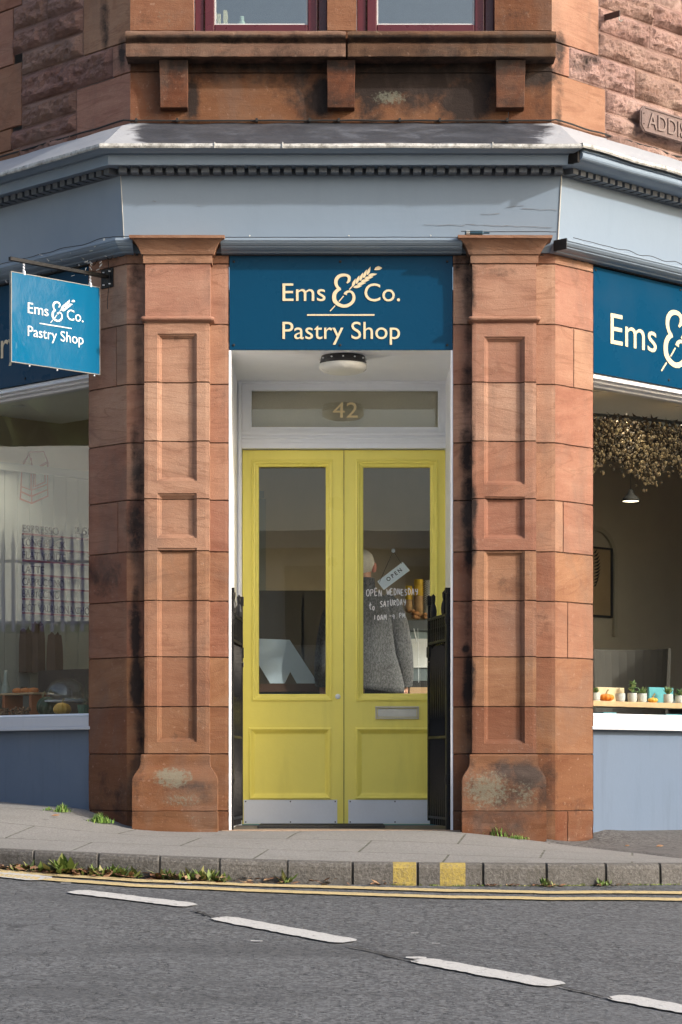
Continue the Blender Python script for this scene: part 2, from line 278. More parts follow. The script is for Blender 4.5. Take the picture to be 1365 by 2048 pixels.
# ------------------------------------------------------------------ mesh builder
class MB:
    def __init__(s): s.v = []; s.f = []; s.st = []; s.mk = {}; s.smooth = False
    def vert(s, p, mk=None):
        s.v.append(tuple(p)); i = len(s.v) - 1
        if mk is not None: s.mk[i] = mk
        return i
    def face(s, idx, st=None):
        s.f.append(tuple(idx)); s.st.append(st)
    def quad(s, a, b, c, d, st=None, mk=None):
        i = [s.vert(p, mk) for p in (a, b, c, d)]; s.face(i, st)
    def box(s, x0, x1, y0, y1, z0, z1, fr=None, st=None):
        # in a frame: x=u, y=n (outward), z
        P = (lambda x, y, z: fr.P(x, z, y)) if fr else (lambda x, y, z: Vector((x, y, z)))
        b = [s.vert(P(x, y, z)) for z in (z0, z1) for y in (y0, y1) for x in (x0, x1)]
        for q in ((0, 1, 3, 2), (4, 6, 7, 5), (0, 4, 5, 1), (2, 3, 7, 6), (0, 2, 6, 4), (1, 5, 7, 3)):
            s.face([b[i] for i in q], st)
    def tube(s, pts, r, n=8, cap=True, closed=False):
        pts = [Vector(p) for p in pts]; rr = r if isinstance(r, (list, tuple)) else [r] * len(pts); rings = []
        up = None
        for i, p in enumerate(pts):
            d = (pts[min(i + 1, len(pts) - 1)] - pts[max(i - 1, 0)]).normalized()
            if up is None or abs(d.dot(up)) > 0.95: up = Vector((0, 0, 1)) if abs(d.z) < 0.9 else Vector((1, 0, 0))
            a = d.cross(up).normalized(); b = a.cross(d).normalized(); up = b
            rings.append([s.vert(p + (a * math.cos(t) + b * math.sin(t)) * rr[i]) for t in [2 * math.pi * j / n for j in range(n)]])
        for i in range(len(rings) - 1):
            for j in range(n): s.face((rings[i][j], rings[i][(j + 1) % n], rings[i + 1][(j + 1) % n], rings[i + 1][j]))
        if cap: s.face(rings[0][::-1]); s.face(rings[-1])
    def lathe(s, c, prof, n=20, axis='Z', lobes=0, lobe=0.0, tilt=None):
        c = Vector(c); rings = []
        for (r, h) in prof:
            ring = []
            for j in range(n):
                t = 2 * math.pi * j / n; q = r * (1 - lobe * abs(math.cos(lobes * t / 2)) ** 3 if lobes else 1)
                v = Vector((q * math.cos(t), q * math.sin(t), h)) if axis == 'Z' else (Vector((q * math.cos(t), h, q * math.sin(t))) if axis == 'Y' else Vector((h, q * math.cos(t), q * math.sin(t))))
                if tilt: v = tilt @ v
                ring.append(s.vert(c + v))
            rings.append(ring)
        for i in range(len(rings) - 1):
            for j in range(n): s.face((rings[i][j], rings[i][(j + 1) % n], rings[i + 1][(j + 1) % n], rings[i + 1][j]))
        if prof[0][0] > 1e-5: s.face(rings[0][::-1])
        if prof[-1][0] > 1e-5: s.face(rings[-1])
    def prism(s, pts, th, fr, n0=0.0):
        # pts = (u,z) polygon, extruded n0..n0+th in frame
        a = [s.vert(fr.P(u, z, n0)) for u, z in pts]; b = [s.vert(fr.P(u, z, n0 + th)) for u, z in pts]; N = len(pts)
        s.face(a[::-1]); s.face(b)
        for i in range(N): s.face((a[i], a[(i + 1) % N], b[(i + 1) % N], b[i]))
    def stroke(s, pts, wd, th, fr, n0=0.0, closed=False):
        # flat ribbon along a polyline of (u,z)
        pts = [Vector((p[0], p[1])) for p in pts]; N = len(pts); L = []; Rr = []
        for i in range(N):
            if closed: a, b = pts[(i - 1) % N], pts[(i + 1) % N]
            else: a, b = pts[max(i - 1, 0)], pts[min(i + 1, N - 1)]
            d = (b - a); d = d.normalized() if d.length > 1e-9 else Vector((1, 0)); nrm = Vector((-d.y, d.x))
            ww = (wd[i] if isinstance(wd, list) else wd) / 2
            if 0 < i < N - 1 or closed:
                d1 = (pts[i] - pts[i - 1]).normalized(); co = max(0.5, abs(d1.dot(d)));  ww /= co
            L.append(pts[i] + nrm * ww); Rr.append(pts[i] - nrm * ww)
        fl = [s.vert(fr.P(p.x, p.y, n0 + th)) for p in L]; f2 = [s.vert(fr.P(p.x, p.y, n0 + th)) for p in Rr]
        bl = [s.vert(fr.P(p.x, p.y, n0)) for p in L]; b2 = [s.vert(fr.P(p.x, p.y, n0)) for p in Rr]
        M = N if closed else N - 1
        for i in range(M):
            j = (i + 1) % N
            s.face((fl[i], f2[i], f2[j], fl[j])); s.face((bl[i], bl[j], b2[j], b2[i]))
            s.face((fl[i], fl[j], bl[j], bl[i])); s.face((f2[i], b2[i], b2[j], f2[j]))
        if not closed:
            s.face((fl[0], bl[0], b2[0], f2[0])); s.face((fl[-1], f2[-1], b2[-1], bl[-1]))
    def build(s, name, mat, parent=None, smooth=False, label=None, **kw):
        me = bpy.data.meshes.new(name); me.from_pydata(s.v, [], s.f); me.update()
        mats = mat if isinstance(mat, list) else [mat]
        for m in mats: me.materials.append(m)
        if not any(x is not None for x in s.st) and len(s.f) < 60000:
            import bmesh
            bm = bmesh.new(); bm.from_mesh(me); bmesh.ops.recalc_face_normals(bm, faces=bm.faces[:]); bm.to_mesh(me); bm.free()
        if any(x is not None for x in s.st):
            a = me.attributes.new('stone', 'FLOAT_COLOR', 'FACE')
            buf = np.array([(x if x is not None else (0.5, 0.5, 0.5)) + (1.0,) for x in s.st], dtype=np.float32).ravel(); a.data.foreach_set('color', buf)
        if s.mk:
            a = me.attributes.new('marks', 'FLOAT_COLOR', 'POINT'); buf = np.zeros((len(s.v), 4), dtype=np.float32)
            for i, q in s.mk.items(): buf[i, :3] = q
            a.data.foreach_set('color', buf.ravel())
        if smooth: me.polygons.foreach_set('use_smooth', [True] * len(me.polygons))
        o = bpy.data.objects.new(name, me); COL.objects.link(o)
        if parent: o.parent = parent
        if label: o['label'] = label
        for k_, v_ in kw.items(): o[k_] = v_
        return o
def islands(mb, name, mat, parent, smooth=False):
    par = list(range(len(mb.v)))
    def find(a):
        while par[a] != a: par[a] = par[par[a]]; a = par[a]
        return a
    for f in mb.f:
        r0 = find(f[0])
        for i in f[1:]: par[find(i)] = r0
    gr = {}
    for k, f in enumerate(mb.f): gr.setdefault(find(f[0]), []).append(k)
    for ks in gr.values():
        m = MB(); mp = {}
        for k in ks:
            for i in mb.f[k]:
                if i not in mp: mp[i] = len(m.v); m.v.append(mb.v[i])
            m.f.append(tuple(mp[i] for i in mb.f[k])); m.st.append(mb.st[k])
        m.build(name, mat, parent, smooth)
def bevel(o, w_=0.003, seg=2):
    m = o.modifiers.new('bevel', 'BEVEL'); m.width = w_; m.segments = seg; m.limit_method = 'ANGLE'; m.angle_limit = R(40); return o
def thing(name, label, cat, loc=(0, 0, 0), group=None):
    o = bpy.data.objects.new(name, None); COL.objects.link(o); o.empty_display_size = 0.1
    o['label'] = label; o['category'] = cat
    if group: o['group'] = group
    return o
def tag(o, label, cat, group=None):
    o['label'] = label; o['category'] = cat
    if group: o['group'] = group
    return o
def copy_tree(o, parent=None):
    c = o.copy(); COL.objects.link(c); c.parent = parent
    for ch in list(o.children): copy_tree(ch, c)
    return c
# text -> mesh in a frame; u grows in reading direction
def _font_mesh(body, extrude=0.0, offset=0.0):
    cu = bpy.data.curves.new('tmp', 'FONT'); cu.body = body; cu.size = 1.0; cu.extrude = 0.5; cu.offset = offset; cu.resolution_u = 5
    ob = bpy.data.objects.new('tmp', cu); COL.objects.link(ob)
    dg = bpy.context.evaluated_depsgraph_get(); me = bpy.data.meshes.new_from_object(ob.evaluated_get(dg))
    v = [tuple(x.co) for x in me.vertices]; f = [tuple(p.vertices) for p in me.polygons]
    bpy.data.objects.remove(ob); bpy.data.curves.remove(cu); bpy.data.meshes.remove(me); return v, f
_capv, _ = _font_mesh('E'); CAPH = max(p[1] for p in _capv)
def text(mb, body, u0, u1, z0, cap, fr, n0=0.0, th=0.003, offset=0.0, rot=0.0, slant=0.0):
    v, f = _font_mesh(body, offset=offset); xs = [p[0] for p in v]; a, b = min(xs), max(xs); k = len(mb.v)
    ca, sa = math.cos(rot), math.sin(rot)
    for p in v:
        x = (p[0] - a) / (b - a) * (u1 - u0) + slant * p[1]; y = p[1] / CAPH * cap
        mb.v.append(tuple(fr.P(u0 + x * ca - y * sa, z0 + x * sa + y * ca, n0 + (p[2] + 0.5) * th)))
    for q in f: mb.face([i + k for i in q])
def crom(pts, n=8):
    P = [Vector(p) for p in pts]; P = [2 * P[0] - P[1]] + P + [2 * P[-1] - P[-2]]; out = []
    for i in range(1, len(P) - 2):
        for j in range(n):
            t = j / n; a, b, c, d = P[i - 1], P[i], P[i + 1], P[i + 2]
            out.append(0.5 * ((2 * b) + (c - a) * t + (2 * a - 5 * b + 4 * c - d) * t * t + (3 * b - a - 3 * c + d) * t ** 3))
    out.append(P[-2]); return out
# ------------------------------------------------------------------ masonry relief
CP = [528, 649, 769, 886, 1001, 1104, 1203, 1315, 1414, 1508, 1622]
CZ = [fz(p) for p in CP]          # joint heights, falling
random.seed(11)
STONES = {}
def stone_at(key, lo=0.34, hi=0.46):
    if key not in STONES:
        rs = random.Random(str(key)); STONES[key] = (rs.random(), rs.choice([0.5, 0.5, 0.52, 0.46, 0.6, 0.38, 0.75, 0.42]) + rs.uniform(-.04, .04), rs.uniform(lo, hi))
    return STONES[key]
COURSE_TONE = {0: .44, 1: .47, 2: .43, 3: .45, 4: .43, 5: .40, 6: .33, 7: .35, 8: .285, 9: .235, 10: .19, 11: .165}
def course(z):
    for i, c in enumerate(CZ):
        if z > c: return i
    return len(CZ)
def ell(px, py, rx, ry, s=1.0): return (px, py, rx, ry, s)
SOOT = [(1015, 1595, 62, 60, .62), (1000, 1650, 60, 24, .6), (1050, 1550, 36, 22, 1.0), (345, 1600, 80, 60, .28), (210, 1580, 40, 70, .4), (1150, 1610, 40, 60, .25),  # image-pixel ellipses on the front and pier faces: px, py, rx, ry, strength
    (278, 700, 10, 120, .55), (276, 960, 14, 90, .75), (270, 1060, 18, 60, .9), (272, 1120, 12, 70, .6), (272, 1290, 10, 130, .95), (270, 1230, 14, 30, .7), (274, 1370, 14, 60, 1.0), (268, 560, 14, 60, .6), (282, 1440, 9, 130, .7), (270, 1580, 14, 80, .5),
    (270, 880, 12, 30, .7), (205, 1150, 34, 42, .62), (240, 545, 40, 40, .3),
    (938, 560, 14, 90, .75), (938, 660, 10, 60, .6), (935, 780, 14, 60, .75), (935, 900, 15, 60, .8), (938, 1010, 16, 60, 1.0), (940, 1090, 12, 60, .9), (932, 1298, 8, 9, 1.1), (938, 1370, 12, 60, 1.0), (940, 1450, 10, 60, .7), (915, 530, 10, 40, .7), (936, 1240, 8, 60, .5), (945, 1560, 10, 60, .5),
    (1085, 1240, 22, 44, .38), (1085, 1440, 20, 30, .3), (1094, 1560, 22, 70, .62), (1100, 1640, 20, 20, .5), (1000, 543, 45, 10, .5), (1080, 1525, 25, 20, .55),
    (1020, 1545, 55, 20, .85), (1060, 1555, 30, 22, .95), (1010, 1615, 70, 28, .42), (960, 1640, 60, 22, .5), (1010, 1600, 50, 40, .35),
    (395, 1572, 42, 12, .75), (415, 1590, 16, 18, .7), (360, 520, 70, 8, .7), (345, 545, 60, 8, .45), (345, 1475, 30, 10, .45), (200, 1600, 20, 30, .3), (240, 1600, 30, 40, .5),
    (350, 1160, 40, 22, .33), (350, 678, 30, 9, .4), (1010, 690, 28, 20, .28), (1010, 1170, 36, 30, .38), (1012, 1220, 36, 12, .35), (1180, 1230, 12, 30, .2)]
LICH = [(345, 1555, 42, 22, .85), (365, 1600, 48, 20, .62), (390, 1640, 40, 16, .5), (975, 1580, 55, 42, .75), (1050, 1590, 32, 40, .6), (1000, 1650, 50, 20, .35), (700, 1215, 1, 1, 0),
        (235, 1505, 40, 10, .5), (1010, 1208, 36, 5, .5), (1010, 975, 30, 4, .5), (1120, 1480, 40, 8, .35), (235, 1570, 30, 30, .35), (1012, 1310, 36, 6, .4)]
def marks_at(P, soot_shade=SOOT, lich=LICH):
    D = D0 + P.y; px = CX + F * P.x / D; py = HY - F * (P.z - ZC) / D
    a = b = 0.0
    for (x, y, rx, ry, s) in soot_shade:
        q = ((px - x) / rx) ** 2 + ((py - y) / ry) ** 2
        if q < 2.4: a = max(a, s * max(0, 1 - q * .42))
    for (x, y, rx, ry, s) in lich:
        q = ((px - x) / rx) ** 2 + ((py - y) / ry) ** 2
        if q < 2.2: b = max(b, s * max(0, 1 - q * .45))
    return a, b
# (evaluated once at build time: the stain positions are stored in the stone itself, in world space)
def grid(a, b, step, extra=()):
    n = max(1, int(round((b - a) / step))); g = [a + (b - a) * i / n for i in range(n + 1)]
    ex = [e for e in extra if a < e < b]
    g = [x for x in g if all(abs(x - e) > step * .3 or x in (a, b) for e in ex)] + ex
    return sorted(set(round(x, 6) for x in g))
def jlines(js, w_=0.0028): return [j + d for j in js for d in (-w_ * 1.6, -w_ * .5, w_ * .5, w_ * 1.6)]
def relief(mb, fr, us, zs, depth, stone, joint=None, jn=0.0015, nz=0.0012, soot_shade=SOOT, lich=LICH, flip=False):
    idx = {}
    for i, u in enumerate(us):
        for j, z in enumerate(zs):
            n = depth(u, z); jt = joint(u, z) if joint else 0.0
            P0 = fr.P(u, z, n)
            zz = z + jn * mn.noise(P0 * 9.0) + (0.0 if 0 < j < len(zs) - 1 else 0)
            if fr is not None and z < .40 and nz > .0005: q_ = Vector((P0.x * 3.0, P0.y * 3.0, P0.z * 26)); n += (.40 - z) * .012 * (mn.noise(q_) + .6 * mn.noise(q_ * 2.3)) * min(1, (.40 - z) * 8)
            n += nz * mn.noise(P0 * 30.0) + nz * 1.2 * mn.noise(P0 * 7.0) - jt * 0.007
            if jt: zz += .0016 * mn.noise(P0 * 70.0); n += .004 * mn.noise(P0 * 45.0)
            P = fr.P(u, zz, n); a, b = marks_at(P, soot_shade, lich)
            idx[i, j] = mb.vert(P, (a, b, jt))
    for i in range(len(us) - 1):
        for j in range(len(zs) - 1):
            q = (idx[i, j], idx[i + 1, j], idx[i + 1, j + 1], idx[i, j + 1])
            mb.face(q[::-1] if flip else q, stone((us[i] + us[i + 1]) / 2, (zs[j] + zs[j + 1]) / 2))
def zjoint(js, w_=0.0028):
    def f(u, z):
        for j in js:
            if abs(z - j) < w_ * .6: return 1.0
        return 0.0
    return f
ZB = -0.45; ZT = fz(475) + 0.02
B = thing('corner_building', 'red sandstone corner building with grey fascia and canted shop front', 'building')
def sfn(tag_, vj=None):
    def f(u, z):
        c = course(z); k = 0
        if vj and c in vj and u > vj[c]: k = 1
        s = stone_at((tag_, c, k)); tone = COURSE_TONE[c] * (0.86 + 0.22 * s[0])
        return (s[0], s[1], tone)
    return f
def wall_face(mb, fr, u0, u1, tag_, vj=None, flip=False, z1=ZT, n=0.0):
    vls = [] if not vj else [v + d for v in vj.values() for d in (-.004, -.0012, .0012, .004)]
    us = grid(u0, u1, 0.02, vls); zs = grid(ZB, z1, 0.025, jlines(CZ))
    zj = zjoint(CZ)
    def jt(u, z):
        if zj(u, z): return 1.0
        if vj:
            c = course(z)
            if c in vj and abs(u - vj[c]) < .0016: return 1.0
        return 0.0
    def dep(u, z):
        d = n
        e = min(abs(u - u0), abs(u - u1))
        if e < .004: d -= .0025
        return d
    relief(mb, fr, us, zs, dep, sfn(tag_, vj), jt, flip=flip)
XJ = fx(458)      # stone jamb edge of the doorway
UW = 0.332        # width of the canted pier face
mb = MB()
wall_face(mb, FR, -XC, XJ, 'fl')
wall_face(mb, FR, -XJ - 0.001, XC, 'fr')
vjL = {2: side(233, 0)[0], 4: 99, 5: side(236, 0)[0], 7: 99, 1: side(231, 0)[0] * 99}
wall_face(mb, LF, 0, UW, 'l', {2: side(233, 700)[0], 5: side(236, 1050)[0]}, flip=True)
wall_face(mb, RT, 0, UW, 'r', {2: side(1148, 700)[0], 5: side(1127, 1050)[0], 7: side(1136, 1250)[0], 11: side(1136, 1650)[0]})
# returns of the piers (window jambs and doorway edges)
for fr, fl, tg in ((LF, False, 'l'), (RT, True, 'r')):
    G = Frame((fr.P(UW, 0).x, fr.P(UW, 0).y), (-fr.n.x, -fr.n.y), (fr.u.x, fr.u.y))
    relief(mb, G, grid(0, .35, .03), grid(ZB, ZT, .03, jlines(CZ)), lambda u, z: 0.0, sfn(tg), zjoint(CZ), flip=not fl if False else fl)
for sx, tg in ((-1, 'fl'), (1, 'fr')):
    G = Frame((sx * abs(XJ), 0), (0, 1), (-sx, 0))
    relief(mb, G, grid(0, .03, .01), grid(ZB, ZT, .03, jlines(CZ)), lambda u, z: 0.0, sfn(tg), zjoint(CZ), flip=sx > 0)
mb.build('wall', stone_m, B)
# ---- pilasters
def wrap3(mb, x0, x1, prof, key, lateral=1.0, tone=None, umin=0.02):
    """prof = (z, projection from wall, outward growth of the sides)"""
    us = grid(0, 1, .06); rows = []
    for (z, p, g) in prof:
        row = []; a, b = x0 - g, x1 + g
        pts = [Vector((a, 0.0, z))] + [Vector((a, -p * t, z)) for t in (.5, 1)] + [Vector((a + (b - a) * t, -p, z)) for t in us[1:-1]] + [Vector((b, -p * t, z)) for t in (1, .5)] + [Vector((b, 0.0, z))]
        for P in pts:
            er = max(0, .40 - z); P = P + Vector((0, -1, 0)) * (0.002 * mn.noise(P * 12) + er * .016 * (mn.noise(Vector((P.x * 3, 1, P.z * 24))) + .6 * mn.noise(Vector((P.x * 8, 5, P.z * 60))))) + Vector((0, 0, .002 * mn.noise(P * 9)))
            m_ = marks_at(P); row.append(mb.vert(P, (m_[0], m_[1], 0)))
        rows.append(row)
    for j in range(len(rows) - 1):
        z = (prof[j][0] + prof[j + 1][0]) / 2
        for i in range(len(rows[j]) - 1):
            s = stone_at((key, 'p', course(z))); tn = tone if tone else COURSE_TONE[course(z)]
            mb.face((rows[j][i], rows[j][i + 1], rows[j + 1][i + 1], rows[j + 1][i]), (s[0], s[1], tn * (0.94 + .14 * s[0])))
    mb.face(rows[0][::-1], (.5, .5, .4)); mb.face(rows[-1], (.5, .5, .5))
def dens(prof, step=.03):
    out = [prof[0]]
    for a, b in zip(prof, prof[1:]):
        n = max(1, int(abs(b[0] - a[0]) / step))
        for i in range(1, n + 1): t = i / n; out.append(tuple(a[k] + (b[k] - a[k]) * t for k in range(3)))
    return out
PP = .08
def pilaster(key, xs0, xs1, xu0, xu1, pan, capx, basex, pans, base_bottom):
    p = PP; o = p
    x0, x1 = fx(xs0, o), fx(xs1, o)
    # shaft with sunk panels
    mb = MB(); ins = [0, .0015, .012, .0135, .021, .0225]; dep = [0, -.007, -.011, -.018, -.022, -.027]
    px0, px1 = fx(pan[0], o), fx(pan[1], o); rects = [(px0, px1, fz(b, o), fz(a, o)) for a, b in pans]
    ex = [px0 + i for i in ins] + [px1 - i for i in ins]; ez = [r[2] + i for r in rects for i in ins] + [r[3] - i for r in rects for i in ins]
    zbot, ztop = fz(1509, o), fz(640, o)
    us = grid(x0, x1, .02, ex); zs = grid(zbot, ztop, .025, [z for z in ez + jlines(CZ)])
    def depth(u, z):
        for (a, b, c, d) in rects:
            t = min(u - a, b - u, z - c, d - z)
            if t >= -1e-5:
                k = 0
                for i in range(len(ins)):
                    if t >= ins[i] - 1e-5: k = i
                return p + dep[k]
        return p - (.003 if min(u - x0, x1 - u) < .003 else 0)
    def st(u, z):
        c = course(z); s = stone_at((key, 's', c)); t_ = COURSE_TONE[c]
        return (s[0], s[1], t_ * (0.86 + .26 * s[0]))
    relief(mb, FR, us, zs, depth, st, zjoint(CZ), jn=.001, nz=.0008)
    for sx, X in ((-1, x0), (1, x1)):
        G = Frame((X, 0), (0, -1), (sx, 0)); relief(mb, G, grid(0, p - .003, .04), zs, lambda u, z: 0.0, st, zjoint(CZ), flip=sx < 0)
    P = mb.build('pilaster', stone_m, B)
    # upper block + astragal
    mb = MB(); ux0, ux1 = fx(xu0, p), fx(xu1, p)
    wrap3(mb, ux0, ux1, dens([(fz(641, p), p + .004, 0), (fz(528, p), p + .004, 0)]), key, tone=.45)
    mb.build('frieze_block', stone_m, P)
    mb = MB(); zc = fz(638, p); pr = [(zc - .022, p + .001, .0)]
    for t in range(0, 9): a = -math.pi / 2 + math.pi * t / 8; pr.append((zc + .014 * math.sin(a), p + .006 + .018 * math.cos(a), .006 + .018 * math.cos(a)))
    wrap3(mb, ux0, ux1, pr, key, tone=.43); mb.build('astragal', stone_m, P, smooth=True)
    # capital
    mb = MB(); z0 = fz(527, p)
    pr = [(z0, p + .004, .003), (z0, p + .012, .010), (z0 + .045, p + .013, .011), (z0 + .047, p + .022, .020), (z0 + .056, p + .026, .024), (z0 + .060, p + .028, .026)]
    for t in range(1, 9): q = t / 8; pr.append((z0 + .060 + .062 * q, p + .028 + .055 * (1 - math.sqrt(1 - (q * .96) ** 2)) * .6 + .055 * q * .4, .026 + .055 * (1 - math.sqrt(1 - (q * .96) ** 2)) * .6 + .055 * q * .4))
    e = pr[-1]; pr += [(e[0] + .001, p + .083, .081), (e[0] + .016, p + .085, .083)]
    wrap3(mb, ux0, ux1, pr, key, tone=.36); mb.build('capital', stone_m, P)
    # base block
    mb = MB(); bx0, bx1 = fx(basex[0], p), fx(basex[1], p); zt = fz(1508, p); zm = fz(1526, p); zf = fz(1562, p)
    pr = [(ZB, p + .047, .047), (fz(1624, p), p + .047, .047), (fz(1622.5, p), p + .040, .040), (fz(1621, p), p + .046, .046)]
    pr = dens(pr); g0 = .046
    pr.append((zf, p + g0, g0)); 
    for t in range(1, 9): q = t / 8; pr.append((zf + (zm - zf) * q, p + .008 + (g0 - .008) * (.5 + .5 * math.cos(q * math.pi)), .003 + (g0 - .003) * (.5 + .5 * math.cos(q * math.pi))))
    pr += [(zt - .01, p + .007, .003), (zt - .002, p + .002, 0)]
    out = [pr[0]]
    for a_, b_ in zip(pr, pr[1:]):
        n = max(1, int(abs(b_[0] - a_[0]) / .025))
        for i in range(1, n + 1): t = i / n; out.append(tuple(a_[k] + (b_[k] - a_[k]) * t for k in range(3)))
    wrap3(mb, bx0, bx1, out, key); mb.build('plinth', stone_m, P)
    return P
pilaster('pl', 289, 419, 291, 421, (315, 394), None, (283, 419), [(667, 962), (986, 1076), (1096, 1484)], 0)
pilaster('pr', 945, 1073, 945, 1073, (969, 1050), None, (941, 1075), [(673, 969), (993, 1077), (1101, 1487)], 0)
# ------------------------------------------------------------------ swept trims round the corners
def sweep(mb, prof, parts=('L', 'F', 'R'), ul=5.0, ur=5.0, seg=.25, r0=None, jit=0.0, fu=None):
    """prof = (p, z) top to bottom; each wall plane is swept with mitred corners"""
    def run(fr, a, b, mirror):
        rows = []
        us = grid(a, b, seg)
        for u in us:
            row = []
            for (p, z) in prof:
                if fr is FR: X = u; q = p * T; uu = X + (q if abs(X - XC) < 1e-6 else (-q if abs(X + XC) < 1e-6 else 0)); P = fr.P(uu, z, p)
                else: uu = u - (p * T if (u < 1e-6 and r0 is None) else 0); P = fr.P(uu, z, p)
                if jit: P = P + Vector((0, 0, jit * mn.noise(P * 5.0))) + fr.n * jit * mn.noise(P * 8.0 + Vector((3, 3, 3)))
                row.append(mb.vert(P))
            rows.append(row)
        for i in range(len(rows) - 1):
            for j in range(len(prof) - 1):
                q = (rows[i][j], rows[i][j + 1], rows[i + 1][j + 1], rows[i + 1][j]); mb.face(q[::-1] if mirror else q)
        return rows
    if 'F' in parts: r_ = run(FR, *(fu or (-XC, XC)), False)
    if 'L' in parts: run(LF, 0, ul, True)
    if 'R' in parts: r_ = run(RT, r0 if r0 is not None else 0.0, ur, False)
    if r0 is not None: mb.face([i for i in r_[0]])
zF0 = 3.250; zF1 = 3.602
# fascia board (leans forward)
mb = MB(); sweep(mb, [(-.06, zF1 + .03), (.068, zF1 + .03), (.066, zF1), (.028, zF0), (.02, zF0 - .06), (-.06, zF0 - .06)], seg=.2, jit=.0006)
fascia = mb.build('fascia', grey_m, B, label='long grey blue board wrapping the corner above the piers')
# cracks in the fascia paint
mb = MB()
def wig(a, b, n, amp, rs):
    out = []
    for i in range(n + 1): t = i / n; out.append((a[0] + (b[0] - a[0]) * t, a[1] + (b[1] - a[1]) * t + rs.uniform(-amp, amp)))
    return out
rs = random.Random(4)
for (xa, ya, xb, yb) in ((848, 449, 930, 451), (930, 449, 1105, 455), (1012, 414, 1048, 411), (1045, 418, 1115, 420), (962, 428, 1000, 427), (395, 410, 402, 411), (306, 402, 312, 403)):
    oo = .03 + .038 * ((fz((ya + yb) / 2, .05) - zF0) / (zF1 - zF0)) + .0012
    mb.stroke(wig((fx(xa, oo), fz(ya, oo)), (fx(xb, oo), fz(yb, oo)), max(3, (xb - xa) // 8), .0025, rs), [rs.uniform(.0008, .0022) for _ in range(max(3, (xb - xa) // 8) + 1)], .001, FR, oo)
mb.build('paint_cracks', simple('exposed_primer', (0.17, 0.17, 0.17), .9), fascia)
mb = MB(); mb.tube([FR.P(XC + (.066 - .038 * t) * T, zF1 - (zF1 - zF0) * t, .0675 - .038 * t) for t in [i / 8 for i in range(9)]], .004, 5)
mb.tube([FR.P(-XC - (.066 - .038 * t) * T, zF1 - (zF1 - zF0) * t, .0672 - .038 * t) for t in [i / 8 for i in range(9)]], .0025, 5)
islands(mb, 'corner_seam', simple('pale_filler', (0.45, 0.44, 0.4), .8), fascia)
# cornice
cor = MB()
zb0, zb1 = 3.632, 3.684
prof_c = [(.283, 3.712), (.283, 3.700), (.278, 3.697), (.262, 3.697), (.250, 3.694), (.236, 3.688), (.226, 3.686), (.222, 3.690), (.205, 3.690), (.205, zb1), (.201, zb1 - .003), (.198, zb0), (.15, zb0 + .004), (.06, zb0 + .008)]
sweep(cor, prof_c, ('L', 'F'), seg=.2, jit=.001)
prof_r = [(.262, 3.712), (.270, 3.694)] + [(.245 + .022 * math.cos(a), 3.672 + .022 * math.sin(a)) for a in [math.pi / 3 - i * math.pi / 7 for i in range(8)]] + [(.20, 3.640), (.15, zb0 + .002), (.06, zb0 + .008)]
sweep(cor, prof_r, ('R',), r0=-.085, seg=.15, jit=.003)
cornice = cor.build('cornice', grey_m, B, smooth=False)
# near-black box painted as the shade inside the rotten corner gap
mb = MB(); mb.box(-.105, -.086, .06, .245, zb0 + .004, 3.699, RT); mb.build('rotten_gap', simple('gap_shade_black', (0.012, 0.01, 0.009), .95), cornice)
# dentils
mb = MB(); pitch = .0645; bw = .0425
mbk = [(.068, 3.655), (.072, zF1 - .004)]
sweep(mb, [(.085, 3.645), (.085, zF1 + .001), (.06, zF1 + .001)], seg=.5)
X = -XC - .03
while X < XC + .03: mb.box(X, X + bw, .086, .145, zF1 + .002, 3.6385, FR); X += pitch
for fr in (LF, RT):
    u = -.02
    while u < 3.2: mb.box(u, u + bw, .086, .145, zF1 + .002, 3.6385, fr); u += pitch
mb.build('dentil_course', paint('dentil_dark_grey_paint', (0.12, 0.135, 0.155), .5, .2, .3), cornice)
# lead flashing: sloping apron and lip
mb = MB(); sweep(mb, [(-.045, 3.93), (-.035, 3.915), (.05, 3.885), (.16, 3.80), (.25, 3.735), (.288, 3.722)], seg=.06, jit=.004)
fl = mb.build('lead_flashing', lead_m, cornice, smooth=True)
mb = MB(); sweep(mb, [(.284, 3.7255), (.292, 3.722), (.294, 3.708), (.290, 3.699), (.284, 3.6995)], ('L', 'F'), seg=.03, jit=.004)
sweep(mb, [(.25, 3.735), (.296, 3.728), (.300, 3.712), (.294, 3.703), (.262, 3.713)], ('R',), seg=.03, jit=.007)
for px in (429, 565, 985): X = fx(px, .29); mb.box(X, X + .006, .286, .300, 3.697, 3.729, FR)
mb.build('lead_lip', leadlip_m, cornice)
# weld clips
# lower moulding below the fascia
prof_m = [(.03, 3.250), (.118, 3.250), (.124, 3.246), (.124, 3.236), (.118, 3.232), (.116, 3.226), (.104, 3.214), (.096, 3.211), (.092, 3.204), (.075, 3.196), (.052, 3.190), (.045, 3.184), (.0, 3.184)]
mb = MB(); sweep(mb, prof_m, ('L', 'F'), seg=.1, jit=.001, fu=(fx(442, .1), fx(925, .1)))
sweep(mb, prof_m, ('R',), r0=-.046, seg=.1, jit=.001)
a = MB(); 
mb.build('lower_moulding', grey_m, fascia, smooth=False)
mb = MB(); sweep(mb, prof_m, ('F',), fu=(-XC, fx(266, .1)), seg=.1); mb.build('lower_moulding', grey_m, fascia)
mb = MB(); mb.box(-.052, -.046, .03, .121, 3.19, 3.249, RT); mb.build('moulding_end', rubber_m, fascia)
# soffit behind the moulding, closing the top of the openings
mb = MB()
mb.box(-XC + .03, XC - .03, -.30, .0, 3.178, 3.30, FR)
for fr in (LF, RT): mb.box(.02, 5.0, -.30, .0, 3.178, 3.30, fr)
mb.build('bressummer', dark_m, B)
